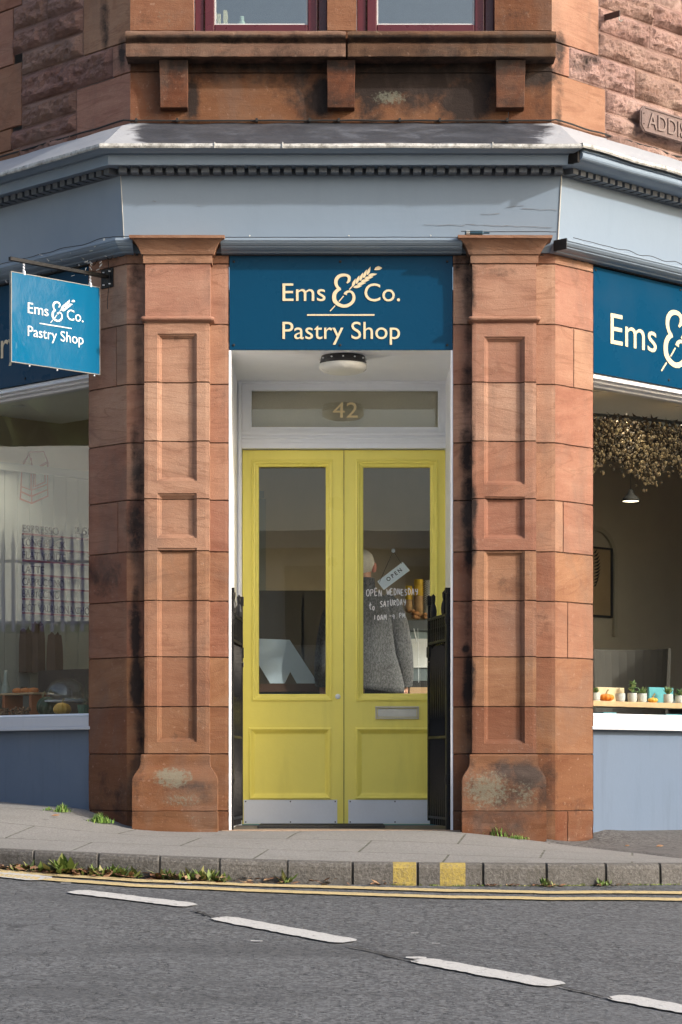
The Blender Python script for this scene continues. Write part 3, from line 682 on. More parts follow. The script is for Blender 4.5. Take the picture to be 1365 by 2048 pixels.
# ------------------------------------------------------------------ upper storey
OU = -.04
SOOT_SHADE_U = [(820, 160, 150, 44, 1.0), (935, 200, 45, 50, 1.1), (640, 190, 25, 45, 1.0), (386, 195, 13, 46, 1.0), (735, 215, 25, 30, .9), (560, 140, 110, 14, .7),(830, 165, 200, 46, .72), (900, 200, 120, 40, .6), (680, 128, 430, 22, .85), (480, 230, 60, 8, .4), (385, 190, 14, 55, .9), (335, 160, 18, 40, .5), (683, 170, 25, 60, .45), (1022, 170, 22, 60, .35), (480, 165, 120, 20, .3), (850, 180, 110, 40, .8), (640, 190, 30, 50, .85), (1045, 140, 60, 20, .55), (820, 20, 0.1, 1, 0), (1040, 70, 60, 16, .5),(420, 150, 120, 14, .7), (600, 150, 60, 60, .75), (625, 200, 35, 45, .8), (380, 200, 22, 60, .75), (310, 200, 14, 70, .4), (560, 150, 110, 26, .6), (760, 170, 80, 40, .95), (700, 140, 60, 20, .9), (860, 150, 120, 26, .85), (930, 190, 60, 60, .95), (740, 225, 30, 30, .8), (955, 165, 45, 60, .9),  # soot, with shade under the sill painted in along the frieze
         (1075, 150, 40, 25, .9), (1085, 190, 26, 60, .5), (1120, 110, 13, 46, .8), (1118, 200, 10, 60, .6), (210, 40, 10, 60, .75), (245, 110, 8, 36, .9), (290, 40, 20, 50, .35), (1040, 40, 50, 60, .3), (430, 100, 100, 10, .5), (1160, 130, 30, 20, .6), (340, 180, 40, 12, .5), (1180, 120, 30, 14, .7)]
LICHU = [(330, 40, 30, 40, .5), (290, 225, 50, 30, .45), (230, 245, 50, 40, .4), (780, 195, 40, 16, .75), (300, 30, 20, 30, .4), (1100, 230, 20, 30, .3)]
def rockdepth(stones, amp=.032):
    def f(u, z, P):
        for (a, b, c, d) in stones:
            if a <= u <= b and c <= z <= d:
                t = min(u - a, b - u, z - c, d - z)
                if t < .005: return -.004, 1.0
                e = min(1, (t - .005) / .03)
                q = P * 6 + Vector((a * 9, 0, c * 5))
                return e * (.012 + amp * (.55 + .7 * mn.noise(q) + .4 * mn.noise(q * 2.6) + .38 * mn.noise(q * 6.5) + .2 * mn.noise(q * 15) - .55 * abs(mn.noise(Vector((q.x, q.y, q.z * 2.2)) * 1.7)))), 0.0
        return -.004, 1.0
    return f
zU0, zU1, zU2, zU3 = 3.88, 4.206, 4.381, 4.78
def upper_side(mb_s, mb_r, fr, flip, tagc):
    rs = random.Random(tagc); c0 = -OU * -T   # corner shift for the recessed plane
    c0 = -OU * T
    # quoins
    q2w, smw, q1w = .49, .17, .43
    blocks = [(c0, q2w, zU0 - .1, zU1), (c0, smw, zU1, zU2), (c0, q1w, zU2, zU3), (c0, q2w, zU3, 5.15), (c0, q1w, 5.15, 5.5), (c0, q2w, 5.5, 6.0), (c0, q1w, 6.0, 6.5), (c0, q2w, 6.5, 7.2)]
    for (a, b, c, d) in blocks:
        s = stone_at((tagc, a, c), .38, .46); st = (s[0], .5 + (s[1] - .5) * .5, s[2])
        step = .02 if c < 4.9 else .12
        us = grid(a, b, step, [a + .004, b - .004]); zs = grid(c, d, step, [c + .005, d - .005])
        relief(mb_s, fr, us, zs, lambda u, z: OU + (.0 if min(abs(u - b), z - c, d - z) > .004 else -.006), lambda u, z: st, lambda u, z: 1.0 if min(abs(u - b), z - c, d - z) < .001 else 0.0, soot_shade=SOOT_SHADE_U, lich=LICHU, flip=flip)
    # second column of dressed stone (a window jamb further along)
    jl = [(1.02, 1.45, 3.75, 3.97), (1.10, 1.45, 4.0 - .03, 4.10), (1.00, 1.45, 4.10, 4.47), (1.08, 1.45, 4.47, 4.8), (1.0, 1.45, 4.8, 5.2), (1.08, 1.45, 5.2, 7.2)] if tagc == 'uL' else []
    for (a, b, c, d) in jl:
        s = stone_at((tagc, a, c), .34, .42); st = (s[0], .5, s[2])
        us = grid(a, b, .03, [a + .004, b - .004]); zs = grid(c, d, .03 if c < 4.9 else .15, [c + .005, d - .005])
        relief(mb_s, fr, us, zs, lambda u, z: OU + (.0 if min(abs(u - a), z - c, d - z) > .004 else -.006), lambda u, z: st, lambda u, z: 1.0 if min(abs(u - a), z - c, d - z) < .001 else 0.0, soot_shade=SOOT_SHADE_U, lich=LICHU, flip=flip)
    # rock-faced coursing between
    rows = [(3.75, 3.97), (3.97, 4.075), (4.075, 4.206), (4.206, 4.381), (4.381, 4.52), (4.52, 4.66), (4.66, 4.80)]
    z = 4.80
    while z < 7.2: h = rs.uniform(.12, .24); rows.append((z, z + h)); z += h
    stones = []
    for (c, d) in rows:
        cm = (c + d) / 2; a = c0
        for (qa, qb, qc, qd) in blocks:
            if qc <= cm < qd: a = qb
        end = 1.45 if False else 6.0
        stop = None
        for (qa, qb, qc, qd) in jl:
            if qc <= cm < qd: stop = (qa, qb)
        u = a
        while u < end:
            L = rs.uniform(.30, .85) if c > 4.0 else rs.uniform(.5, .9)
            b = min(u + L, end)
            if stop and u < stop[0] and b > stop[0] - .12: b = stop[0]
            if stop and stop[0] <= u < stop[1]: u = stop[1]; continue
            stones.append((u, b, c, d)); u = b
    rd = rockdepth(stones)
    for (a, b, c, d) in stones:
        fine = a < 1.5 and c < 4.8
        st_ = .011 if fine else .08
        s = stone_at((tagc, 'r', a, c), .40, .56); st = (s[0], .5 + (s[1] - .5) * .6, s[2] * (.9 if tagc == 'uL' else 1.08))  # shaded left wall toned darker, sunlit right wall lighter, in the stone colour
        us = grid(a, b, st_, [a + .0045, b - .0045]); zs = grid(c, d, st_, [c + .0045, d - .0045]); idx = {}
        for i, u in enumerate(us):
            for j, z in enumerate(zs):
                P = fr.P(u, z, 0); n, jt = rd(min(max(u, a + 1e-6), b - 1e-6), min(max(z, c + 1e-6), d - 1e-6), P)
                P = fr.P(u, z, OU + n); m_ = marks_at(P, SOOT_SHADE_U, LICHU); idx[i, j] = mb_r.vert(P, (m_[0], m_[1], jt * .12))
        for i in range(len(us) - 1):
            for j in range(len(zs) - 1):
                q = (idx[i, j], idx[i + 1, j], idx[i + 1, j + 1], idx[i, j + 1]); mb_r.face(q[::-1] if flip else q, st)
ms, mr = MB(), MB()
upper_side(ms, mr, LF, True, 'uL'); upper_side(ms, mr, RT, False, 'uR')
# front of the upper storey with two window openings
wx = [fx(387, OU), fx(655, OU), fx(713, OU), fx(990, OU)]; xe = XC + OU * T; zS = fz(62, OU)
def ufront(a, b, c, d, key, step=.022, mark_soot_shade=SOOT_SHADE_U):
    s = stone_at(key, .36, .45); st = (s[0], .5 + (s[1] - .5) * .3, {'a': .20, 'b': .20, 'b2': .10, 'a2': .14, 'c': .19, 'c2': .14, 'd': .24, 'e': .27, 'f': .18}.get(key, s[2]))  # frieze tones darkened for the sill's shade as well as soot
    relief(ms, FR, grid(a, b, step, [a + .003, b - .003]), grid(c, d, step if d < 4.9 else .1, [c + .004, d - .004]), lambda u, z: OU, lambda u, z: st, lambda u, z: 1.0 if min(z - c, d - z) < .001 else 0., soot_shade=mark_soot_shade, lich=LICHU)
xj1, xj2 = fx(352, OU), fx(1018, OU)
ufront(-xe, xj1, 3.80, zU1, 'a'); ufront(xj1, xj2, 3.80, 4.20, 'b'); ufront(xj2, xe, 3.80, zU1, 'c'); ufront(-xe, xj1, zU1, zS, 'a2'); ufront(xj1, xj2, 4.20, zS, 'b2'); ufront(xj2, xe, zU1, zS, 'c2')
for (a, b, k_) in ((-xe, wx[0], 'd'), (wx[1], wx[2], 'e'), (wx[3], xe, 'f')): ufront(a, b, zS, 5.0, k_); ufront(a, b, 5.0, 6.2, k_ + '2', .1)
ufront(-xe, xe, 6.2, 7.2, 'g', .1)
for X, sx in ((wx[0], 1), (wx[1], -1), (wx[2], 1), (wx[3], -1)):
    G = Frame((X, -OU), (0, 1), (sx, 0)); relief(ms, G, grid(0, .16, .03), grid(zS - .05, 6.2, .05), lambda u, z: 0., lambda u, z: (.4, .5, .42), flip=sx < 0)
ms.build('upper_dressed_wall', stone_m, B)
mr.build('upper_rock_faced_wall', rock_m, B)
# parapet roof so the building is closed
mb = MB()
for fr in (LF, RT): mb.box(-.1, 6, -.4, -.06, 7.2, 7.35, fr)
mb.box(-1.3, 1.3, -.4, -.06, 7.2, 7.36, FR)
mb.v += [(-5.6, 4.3, 7.3), (5.6, 4.3, 7.3), (1.2, .3, 7.3), (-1.2, .3, 7.3), (-5.6, 9, 7.3), (5.6, 9, 7.3)]; k0 = len(mb.v) - 6
mb.face((k0, k0 + 3, k0 + 2, k0 + 1)); mb.face((k0, k0 + 1, k0 + 5, k0 + 4)); mb.build('roof', dark_m, B)
# stone sill on corbels
o_ = .06
for (a, b) in ((252, 692), (696, 1112)):
    mb = MB(); XA, XB = fx(a, .09), fx(b, .09)
    pr = [(4.252, .085), (4.254, .092), (4.322, .094), (4.324, .085), (4.333, .082), (4.345, .105)]
    for t in range(0, 9): an = -math.pi / 2 + math.pi * t / 8; pr.append((4.367 + .022 * math.sin(an), .102 + .022 * math.cos(an)))
    pr.append((4.398, -.04)); rows = []
    us = grid(XA, XB, .025)
    for (z, p) in pr:
        row = []
        for u in us:
            e = min(u - XA, XB - u); P = FR.P(u, z + .002 * mn.noise(Vector((u * 14, z * 20, 0))), p + .003 * mn.noise(Vector((u * 20, z * 30, 4))) - (.004 if e < .001 else 0))
            row.append(mb.vert(P, (.3 + (.35 if 4.325 < z < 4.36 else 0) + (.2 if z < 4.26 else 0), .38 if z > 4.36 else .25 * (a < 300), 0)))
        rows.append(row)
    for i in range(len(rows) - 1):
        for j in range(len(us) - 1): mb.face((rows[i][j], rows[i][j + 1], rows[i + 1][j + 1], rows[i + 1][j]), (.3 if a < 300 else .6, .5, .40 if a < 300 else .26))
    # ends and underside
    for k_, X in ((0, XA), (-1, XB)):
        pts = [rows[i][k_] for i in range(len(rows))] + [mb.vert((X, .06, 4.398), (.4, .2, 0)), mb.vert((X, .06, 4.252), (.5, 0, 0))]
        mb.face(pts if k_ == -1 else pts[::-1], (.3, .5, .5))
    q = [mb.vert((XA, -.085, 4.2518), (.55, 0, 0)), mb.vert((XA, .06, 4.2518), (.7, 0, 0)), mb.vert((XB, .06, 4.2518), (.7, 0, 0)), mb.vert((XB, -.085, 4.2518), (.55, 0, 0))]
    mb.face(q, (.3, .5, .4)); sill = mb.build('window_sill', moss_stone_m, B, smooth=False)
for (a, b) in ((320, 375), (655, 710), (993, 1050)):
    mb = MB(); XA, XB = fx(a, .04), fx(b, .04); rows = []
    pr = [(fz(216, .03), -.042, 0), (fz(214, .03), .02, 0), (fz(200, .03), .026, 0), (fz(175, .04), .03, 0), (fz(150, .04), .036, .002), (4.245, .06, .003)]
    for (z, p, g) in dens(pr, .03):
        row = []
        for P in [Vector((XA - g, .05, z)), Vector((XA - g, -p, z))] + [Vector((XA + (XB - XA) * t, -p, z)) for t in (.25, .5, .75)] + [Vector((XB + g, -p, z)), Vector((XB + g, .05, z))]:
            P = P + Vector((0, .003 * mn.noise(P * 15), .0)); row.append(mb.vert(P, (.45 + .3 * (z > 4.18), 0, 0)))
        rows.append(row)
    for i in range(len(rows) - 1):
        for j in range(6): mb.face((rows[i][j], rows[i][j + 1], rows[i + 1][j + 1], rows[i + 1][j]), (.05, .5, .15))
    mb.face(rows[0][::-1], (.05, .5, .25)); bevel(mb.build('corbel', stone_m, B), .003)
# upper windows
for k_, (a, b) in enumerate(((wx[0], wx[1]), (wx[2], wx[3]))):
    n0 = -.165; mb = MB(); zf0, zf1 = 4.375, 6.15
    lx = a + (.006 if k_ == 0 else .006); fw = .05
    mb.box(lx, lx + fw, n0, n0 + .06, zf0, zf1, FR); mb.box(b - fw, b, n0, n0 + .06, zf0, zf1, FR)
    mb.box(lx + fw, b - fw, n0, n0 + .06, zf0, zf0 + .052, FR); mb.box(lx + fw, b - fw, n0, n0 + .06, zf1 - .05, zf1, FR)
    wdw = bevel(mb.build('window', upvc_m, B), .004)
    mb = MB(); a2, b2 = lx + fw + .004, b - fw - .004; z2, z3 = zf0 + .056, zf1 - .054
    for (p0, p1, q0, q1) in ((a2, a2 + .055, z2, z3), (b2 - .055, b2, z2, z3), (a2 + .055, b2 - .055, z2, z2 + .055), (a2 + .055, b2 - .055, z3 - .055, z3)): mb.box(p0, p1, n0 + .008, n0 + .074, q0, q1, FR)
    bevel(mb.build('sash', upvc_m, wdw), .006, 3)
    mb = MB()
    a3, b3, z4, z5 = a2 + .055, b2 - .055, z2 + .055, z3 - .055
    for (p0, p1, q0, q1) in ((a3, a3 + .008, z4, z5), (b3 - .008, b3, z4, z5), (a3 + .008, b3 - .008, z4, z4 + .008), (a3 + .008, b3 - .008, z5 - .008, z5)): mb.box(p0, p1, n0 + .03, n0 + .062, q0, q1, FR)
    mb.build('glazing_bead', simple('pale_grey_bead', (.5, .5, .5), .5), wdw)
    mb = MB(); mb.box(a3 + .004, b3 - .004, n0 + .04, n0 + .046, z4 + .004, z5 - .004, FR); mb.build('pane', dglass_m, wdw)
    mb = MB(); mb.box(a, a + .006, n0 + .01, n0 + .05, zf0, zf1, FR); mb.build('sealant', white_m, wdw)
# room behind the upper windows
mb = MB(); mb.quad((-1.1, .24, 4.3), (1.1, .24, 4.3), (3, 3.2, 4.3), (-3, 3.2, 4.3)); mb.quad((-3, 3.2, 4.3), (3, 3.2, 4.3), (3, 3.2, 6.9), (-3, 3.2, 6.9)); mb.quad((-1.1, .24, 6.9), (-3, 3.2, 6.9), (3, 3.2, 6.9), (1.1, .24, 6.9))
mb.quad((-1.1, .24, 4.3), (-3, 3.2, 4.3), (-3, 3.2, 6.9), (-1.1, .24, 6.9)); mb.quad((1.1, .24, 4.3), (1.1, .24, 6.9), (3, 3.2, 6.9), (3, 3.2, 4.3))
mb.build('upper_room', simple('pale_plaster', (.5, .5, .46), .9), B)
mb = MB(); 
for (x, h, w_) in ((-.72, .16, .025), (-.69, .13, .02), (-.655, .15, .022)): mb.box(x - w_ / 2, x + w_ / 2, .28, .42, 4.475, 4.475 + h)
bk = tag(bevel(mb.build('book_stack', simple('cream_paper', (.6, .52, .35), .8)), .002), 'cream books standing on the sill behind the upper left window', 'books')
mb = MB(); mb.lathe((-.56, .30, 4.475), [(.028, 0), (.03, .01), (.03, .07), (.012, .095), (.012, .12), (.0, .121)], 14); tag(mb.build('bottle', simple('pale_green_glass', (.45, .55, .48), .2), smooth=True), 'pale bottle behind the upper left window pane', 'bottle')
mb = MB(); mb.box(-1.05, 1.05, .25, .45, 4.45, 4.474); mb.build('inner_sill', white_m, B)
# ------------------------------------------------------------------ doorway
DY = 1.12
def dx(px, o=0.0): return (px - CX) * (D0 + DY - o) / F
def dz(py, o=0.0): return ZC + (HY - py) * (D0 + DY - o) / F
DF = Frame((0, DY), (1, 0), (0, -1))
ZS = 2.656
mb = MB(); xa, xb = dx(476), dx(891)
# side linings, soffit
mb.box(XJ - .05, xa, .0, -DY - .05, -.02, ZS + .0, Frame((0, .012), (1, 0), (0, -1)))
mb.box(xb, -XJ + .05, .0, -DY - .05, -.02, ZS, Frame((0, .012), (1, 0), (0, -1)))
lin = mb.build('door_lining', white_m, B)
mb = MB(); mb.box(XJ - .05, -XJ + .05, -DY - .1, -.012, ZS, ZS + .04, FR); mb.build('lining_soffit', white_m, lin)
for X0, X1 in ((XJ, XJ + .0), ):
    pass
mb = MB()
for sx in (-1, 1):
    X0 = -sx * 0 + sx * abs(XJ)
    mb.box(min(X0 - sx * .0, X0 - sx * .014), max(X0, X0 - sx * .014), -.035, -.006, -.02, ZS, FR)
    for (a, b, c) in ((.0, .014, .035), (.014, .022, .02)):
        x0 = sx * (abs(dx(476)) - b) ; x1 = sx * (abs(dx(476)) - a)
mb.build('edge_bead', white_m, lin)
# frame round door and transom
fr_ = MB()
def fb(a, b, c, d, o0, o1): fr_.box(dx(a), dx(b), o0, o1, dz(d), dz(c), DF)
fb(476, 484.5, 765, 1652, .0, .055); fb(892.5, 900, 765, 1652, .0, .055); fb(484.5, 892.5, 765, 770, .0, .055)
fb(478, 482, 765, 1652, .055, .066); fb(895, 898, 765, 1652, .055, .066)
fb(484.5, 892.5, 866, 899, .0, .05); fb(484.5, 892.5, 868, 873, .05, .062); fb(484.5, 892.5, 877, 880, .05, .06); fb(484.5, 892.5, 884, 887, .05, .058); fb(484.5, 892.5, 890, 899, .05, .056)
tw = bevel(fr_.build('door_frame', white_m, B), .0025)
mb = MB()
def tb(a, b, c, d, o0, o1): mb.box(dx(a), dx(b), o0, o1, dz(d), dz(c), DF)
tb(485, 504, 770, 866, 0, .035); tb(876, 892, 770, 866, 0, .035); tb(504, 876, 770, 783, 0, .035); tb(504, 876, 856, 866, 0, .035)
tb(500, 504, 779, 860, .035, .042); tb(876, 880, 779, 860, .035, .042); tb(504, 876, 779, 783, .035, .042); tb(504, 876, 856, 860, .035, .042)
tr = bevel(mb.build('transom_window', white_m, B), .0025)
mb = MB(); mb.box(dx(503), dx(877), .012, .018, dz(857), dz(782), DF); mb.build('pane', glass_m, tr)
mb = MB(); text(mb, '42', dx(666), dx(716), dz(836), dz(806) - dz(836), DF, .0185, .001, .0); mb.build('house_number', simple('gold_vinyl', (.74, .60, .34), .5), tr)
# doors
def leaf(x0, x1, mo, gl, lp, kick, kind):
    mb = MB(); t0, t1 = -.045, 0.0
    zb_, zt_ = dz(1649), dz(900.5)
    g0, g1, gz0, gz1 = dx(mo[0]), dx(mo[1]), dz(1401), dz(920)   # opening incl. moulding
    l0, l1, lz0, lz1 = dx(lp[0]), dx(lp[1]), dz(1597), dz(1457)
    X0, X1 = dx(x0), dx(x1)
    def b_(a, b, c, d, o0=t0, o1=t1): mb.box(a, b, o0, o1, c, d, DF)
    b_(X0, min(g0, l0), zb_, zt_); b_(max(g1, l1), X1, zb_, zt_)
    A, Bm = min(g0, l0), max(g1, l1)
    b_(A, Bm, gz1, zt_); b_(A, Bm, lz1, gz0); b_(A, Bm, zb_, lz0)
    if l0 > A + 1e-4: b_(A, l0, lz0, lz1)
    if l1 < Bm - 1e-4: b_(l1, Bm, lz0, lz1)
    if g0 > A + 1e-4: b_(A, g0, gz0, gz1)
    if g1 < Bm - 1e-4: b_(g1, Bm, gz0, gz1)
    d = mb.build('door', yellow_m, B, label='yellow door leaf with ' + kind)
    # mouldings: nested sloped frames
    def mould(a, b, c, d_, steps):
        m2 = MB(); prev = None
        for (i, n) in steps:
            cur = [m2.vert(DF.P(*q, n)) for q in ((a + i, c + i), (b - i, c + i), (b - i, d_ - i), (a + i, d_ - i))]
            if prev:
                for k in range(4): m2.face((prev[k], prev[(k + 1) % 4], cur[(k + 1) % 4], cur[k]))
            prev = cur
        return m2, prev
    gx0, gx1, ga, gb = dx(gl[0]), dx(gl[1]), dz(1387), dz(937)
    i_ = (gx0 - g0)
    m2, pv = mould(g0, g1, gz0, gz1, [(-.004, -.0), (-.003, .006), (.006, .009), (.010, .004), (.018, .002), (.024, -.008), (i_ - .006, -.012), (i_, -.018), (i_ + .001, -.036)])
    m2.build('glazing_moulding', yellow_m, d)
    m2 = MB(); m2.box(gx0 - .004, gx1 + .004, -.027, -.022, ga - .004, gb + .004, DF); m2.build('pane', glass_m, d)
    m2, pv = mould(l0, l1, lz0, lz1, [(-.006, 0), (-.005, .007), (.004, .011), (.010, .007), (.020, -.002), (.026, -.010), (.034, -.014)])
    m2.face(pv); m2.build('panel', yellow_m, d)
    m2 = MB(); m2.box(dx(kick[0]), dx(kick[1]), .001, .003, dz(1647.5), dz(1599.5), DF); kp = m2.build('kick_plate', steel_m, d)
    for X in (kick[0] + 4, (kick[0] + kick[1]) / 2, kick[1] - 4):
        for Y_ in (1602, 1645): m3 = m2 = None
    m2 = MB()
    for X in (kick[0] + 4, (kick[0] + kick[1]) / 2, kick[1] - 4):
        for Y_ in (1603, 1644): m2.lathe(DF.P(dx(X), dz(Y_), .003), [(.0045, 0), (.0035, -.002), (0, -.0022)], 8, 'Y')
    islands(m2, 'screw', rubber_m, d)
    return d
dl = leaf(485.5, 687, (505, 665), (518, 652), (500, 661), (488, 675), 'round lock')
dr = leaf(689, 892, (713, 875), (727, 861), (713, 876), (697, 884), 'letterbox and hand-lettered opening hours')
mb = MB(); mb.lathe(DF.P(dx(676), dz(1393), 0), [(.016, 0), (.016, -.004), (.012, -.007), (.006, -.008), (0, -.008)], 16, 'Y'); mb.build('lock', steel_m, dl, smooth=True)
mb = MB(); mb.box(dx(684.8), dx(687.6), .0, .006, dz(1649), dz(901), DF); mb.build('meeting_bead', yellow_m, dl)
mb = MB(); A, C_, b_, t_ = dx(751), dx(838.5), dz(1438.5), dz(1412.5)
e = .012
for q in ((A, A + e, b_, t_), (C_ - e, C_, b_, t_), (A + e, C_ - e, b_, b_ + e), (A + e, C_ - e, t_ - e, t_)): mb.box(q[0], q[1], .0, .011, q[2], q[3], DF)
lb = bevel(mb.build('letterbox', brass_m, dr), .002)
mb = MB(); mb.box(A + e + .003, C_ - e - .003, .0, .007, b_ + e + .003, t_ - e - .003, DF); mb.box(A + e + .012, C_ - e - .012, .007, .0095, t_ - e - .008, t_ - e - .004, DF); mb.build('letterbox_flap', simple('pale_worn_metal', (.62, .6, .52), .4, .3), dr)
# handwriting on the right pane
HW = {'O': [[(.5, 1), (.15, .8), (.05, .4), (.3, .02), (.7, .1), (.9, .55), (.7, .95), (.4, 1)]], 'P': [[(.1, 0), (.1, 1)], [(.1, .95), (.6, .95), (.75, .75), (.55, .5), (.1, .45)]],
      'E': [[(.7, 1), (.1, .95), (.1, .02), (.75, .05)], [(.1, .5), (.6, .52)]], 'N': [[(.1, 0), (.12, 1), (.75, .05), (.8, 1)]], 'W': [[(0, 1), (.25, 0), (.5, .7), (.75, .02), (1, 1)]],
      'D': [[(.1, 0), (.1, 1), (.6, .85), (.8, .45), (.5, .05), (.1, 0)]], 'S': [[(.75, .9), (.4, 1), (.1, .8), (.35, .55), (.7, .35), (.55, .05), (.05, .08)]], 'A': [[(0, 0), (.4, 1), (.8, 0)], [(.15, .38), (.7, .4)]],
      'Y': [[(.1, 1), (.15, .6), (.5, .5), (.7, .6)], [(.75, 1), (.7, .3), (.4, -.1)]], 'T': [[(0, .95), (.8, 1)], [(.4, 1), (.38, 0)]], 'U': [[(.1, 1), (.1, .3), (.35, 0), (.7, .2), (.75, 1)]], 'R': [[(.1, 0), (.1, 1)], [(.1, .95), (.6, .95), (.7, .7), (.15, .5), (.75, 0)]],
      't': [[(.35, 1), (.3, .2), (.75, .0)], [(-.1, .6), (.85, .68)]], 'o': [[(.4, .55), (.1, .4), (.15, .05), (.5, .02), (.65, .35), (.4, .55)]], '1': [[(.35, 1), (.3, 0)]], '0': [[(.4, 1), (.1, .6), (.2, .05), (.6, .05), (.75, .55), (.4, 1)]],
      'M': [[(0, 0), (.15, 1), (.45, .35), (.75, 1), (.9, 0)]], '-': [[(.1, .45), (.8, .5)]], '4': [[(.3, 1), (.1, .45), (.7, .45)], [(.6, .85), (.5, 0)]], '.': [[(.2, .0), (.25, .06)]]}
def hand(mb, s, px0, px1, pyb, h, slope=0):
    n = len(s.replace(' ', '')) + .6 * s.count(' '); adv = (px1 - px0) / n; x = px0; cnt = 0
    for ch in s:
        if ch == ' ': x += adv * .6; continue
        hh = h * random.uniform(.9, 1.1); b0 = pyb + random.uniform(-1.2, 1.2) + slope * (x - px0)
        for stt in HW[ch]:
            pts = [(dx(x + q[0] * adv * .85, -.02), dz(b0 - q[1] * hh, -.02)) for q in stt]
            if len(pts) > 2: pts = [(v.x, v.y) for v in crom([(a, b) for a, b in pts], 5)]
            cnt += 1; mb.stroke(pts, .0046, .0006, DF, -.0215 + .00003 * cnt)
        x += adv
mb = MB(); random.seed(3); hand(mb, 'OPEN', 733, 766, 1192, 14); hand(mb, 'WEDNESDAY', 774, 838, 1190, 11.5); hand(mb, 'to', 739, 752, 1219, 13); hand(mb, 'SATURDAY', 761, 814, 1213, 11, -.06); hand(mb, '10AM', 748, 775, 1239, 9, -.05); hand(mb, '-4.PM', 779, 812, 1237, 9, -.05)
mb.build('opening_hours', chalk_m, dr)
# threshold, mat
brn = simple('brown_threshold_stone', (.30, .22, .16), .85, var=.25, bump=.003, grain=60)
mb = MB(); mb.box(-.66, .66, -DY - .3, .012, -.15, -.0005, FR); mb.build('threshold', brn, B)
mb = MB(); mb.box(dx(485), dx(895), -.04, .02, .0006, .006, DF); mb.build('metal_sill_strip', simple('teal_strip', (.03, .2, .25), .5), B)
mb = MB(); mb.box(-.475, .25, .36, .98, .0002, .006)
for i in range(30): x = -.475 + .725 * (i + .5) / 30; mb.box(x - .006, x + .006, .352, .36, .001, .013)
for i in range(15):
    y = .36 + .62 * i / 15; mb.box(-.475, .25, y + .006, y + .03, .006, .014)
tag(mb.build('door_mat', rubber_m), 'thin black ribbed rubber mat lying on the doorstep', 'doormat')
# porch lamp
L = thing('porch_light', 'round ceiling light with frosted lens under the white doorway soffit', 'ceiling light')
c = Vector((0.012, .205, 0))
mb = MB(); mb.lathe(c, [(.128, 2.612), (.132, 2.62), (.126, 2.632), (.122, 2.655), (.0, 2.6555)], 40); mb.build('lamp_base', simple('black_lamp_ring', (.025, .025, .027), .35), L, smooth=False)
mb = MB(); mb.lathe(c, [(0, 2.556), (.05, 2.557), (.09, 2.562), (.118, 2.572), (.1335, 2.585), (.136, 2.600), (.133, 2.611), (.128, 2.6118)], 40); mb.build('lens', simple('frosted_plastic', (.62, .62, .58), .3, var=.05), L, smooth=True)
mb = MB()
for i in range(12):
    t = 2 * math.pi * i / 12; mb.lathe(c + Vector((.129 * math.cos(t), .129 * math.sin(t), 2.637)), [(0, -.005), (.005, -.003), (.005, .003), (0, .005)], 6)
islands(mb, 'vent_stud', white_m, L)
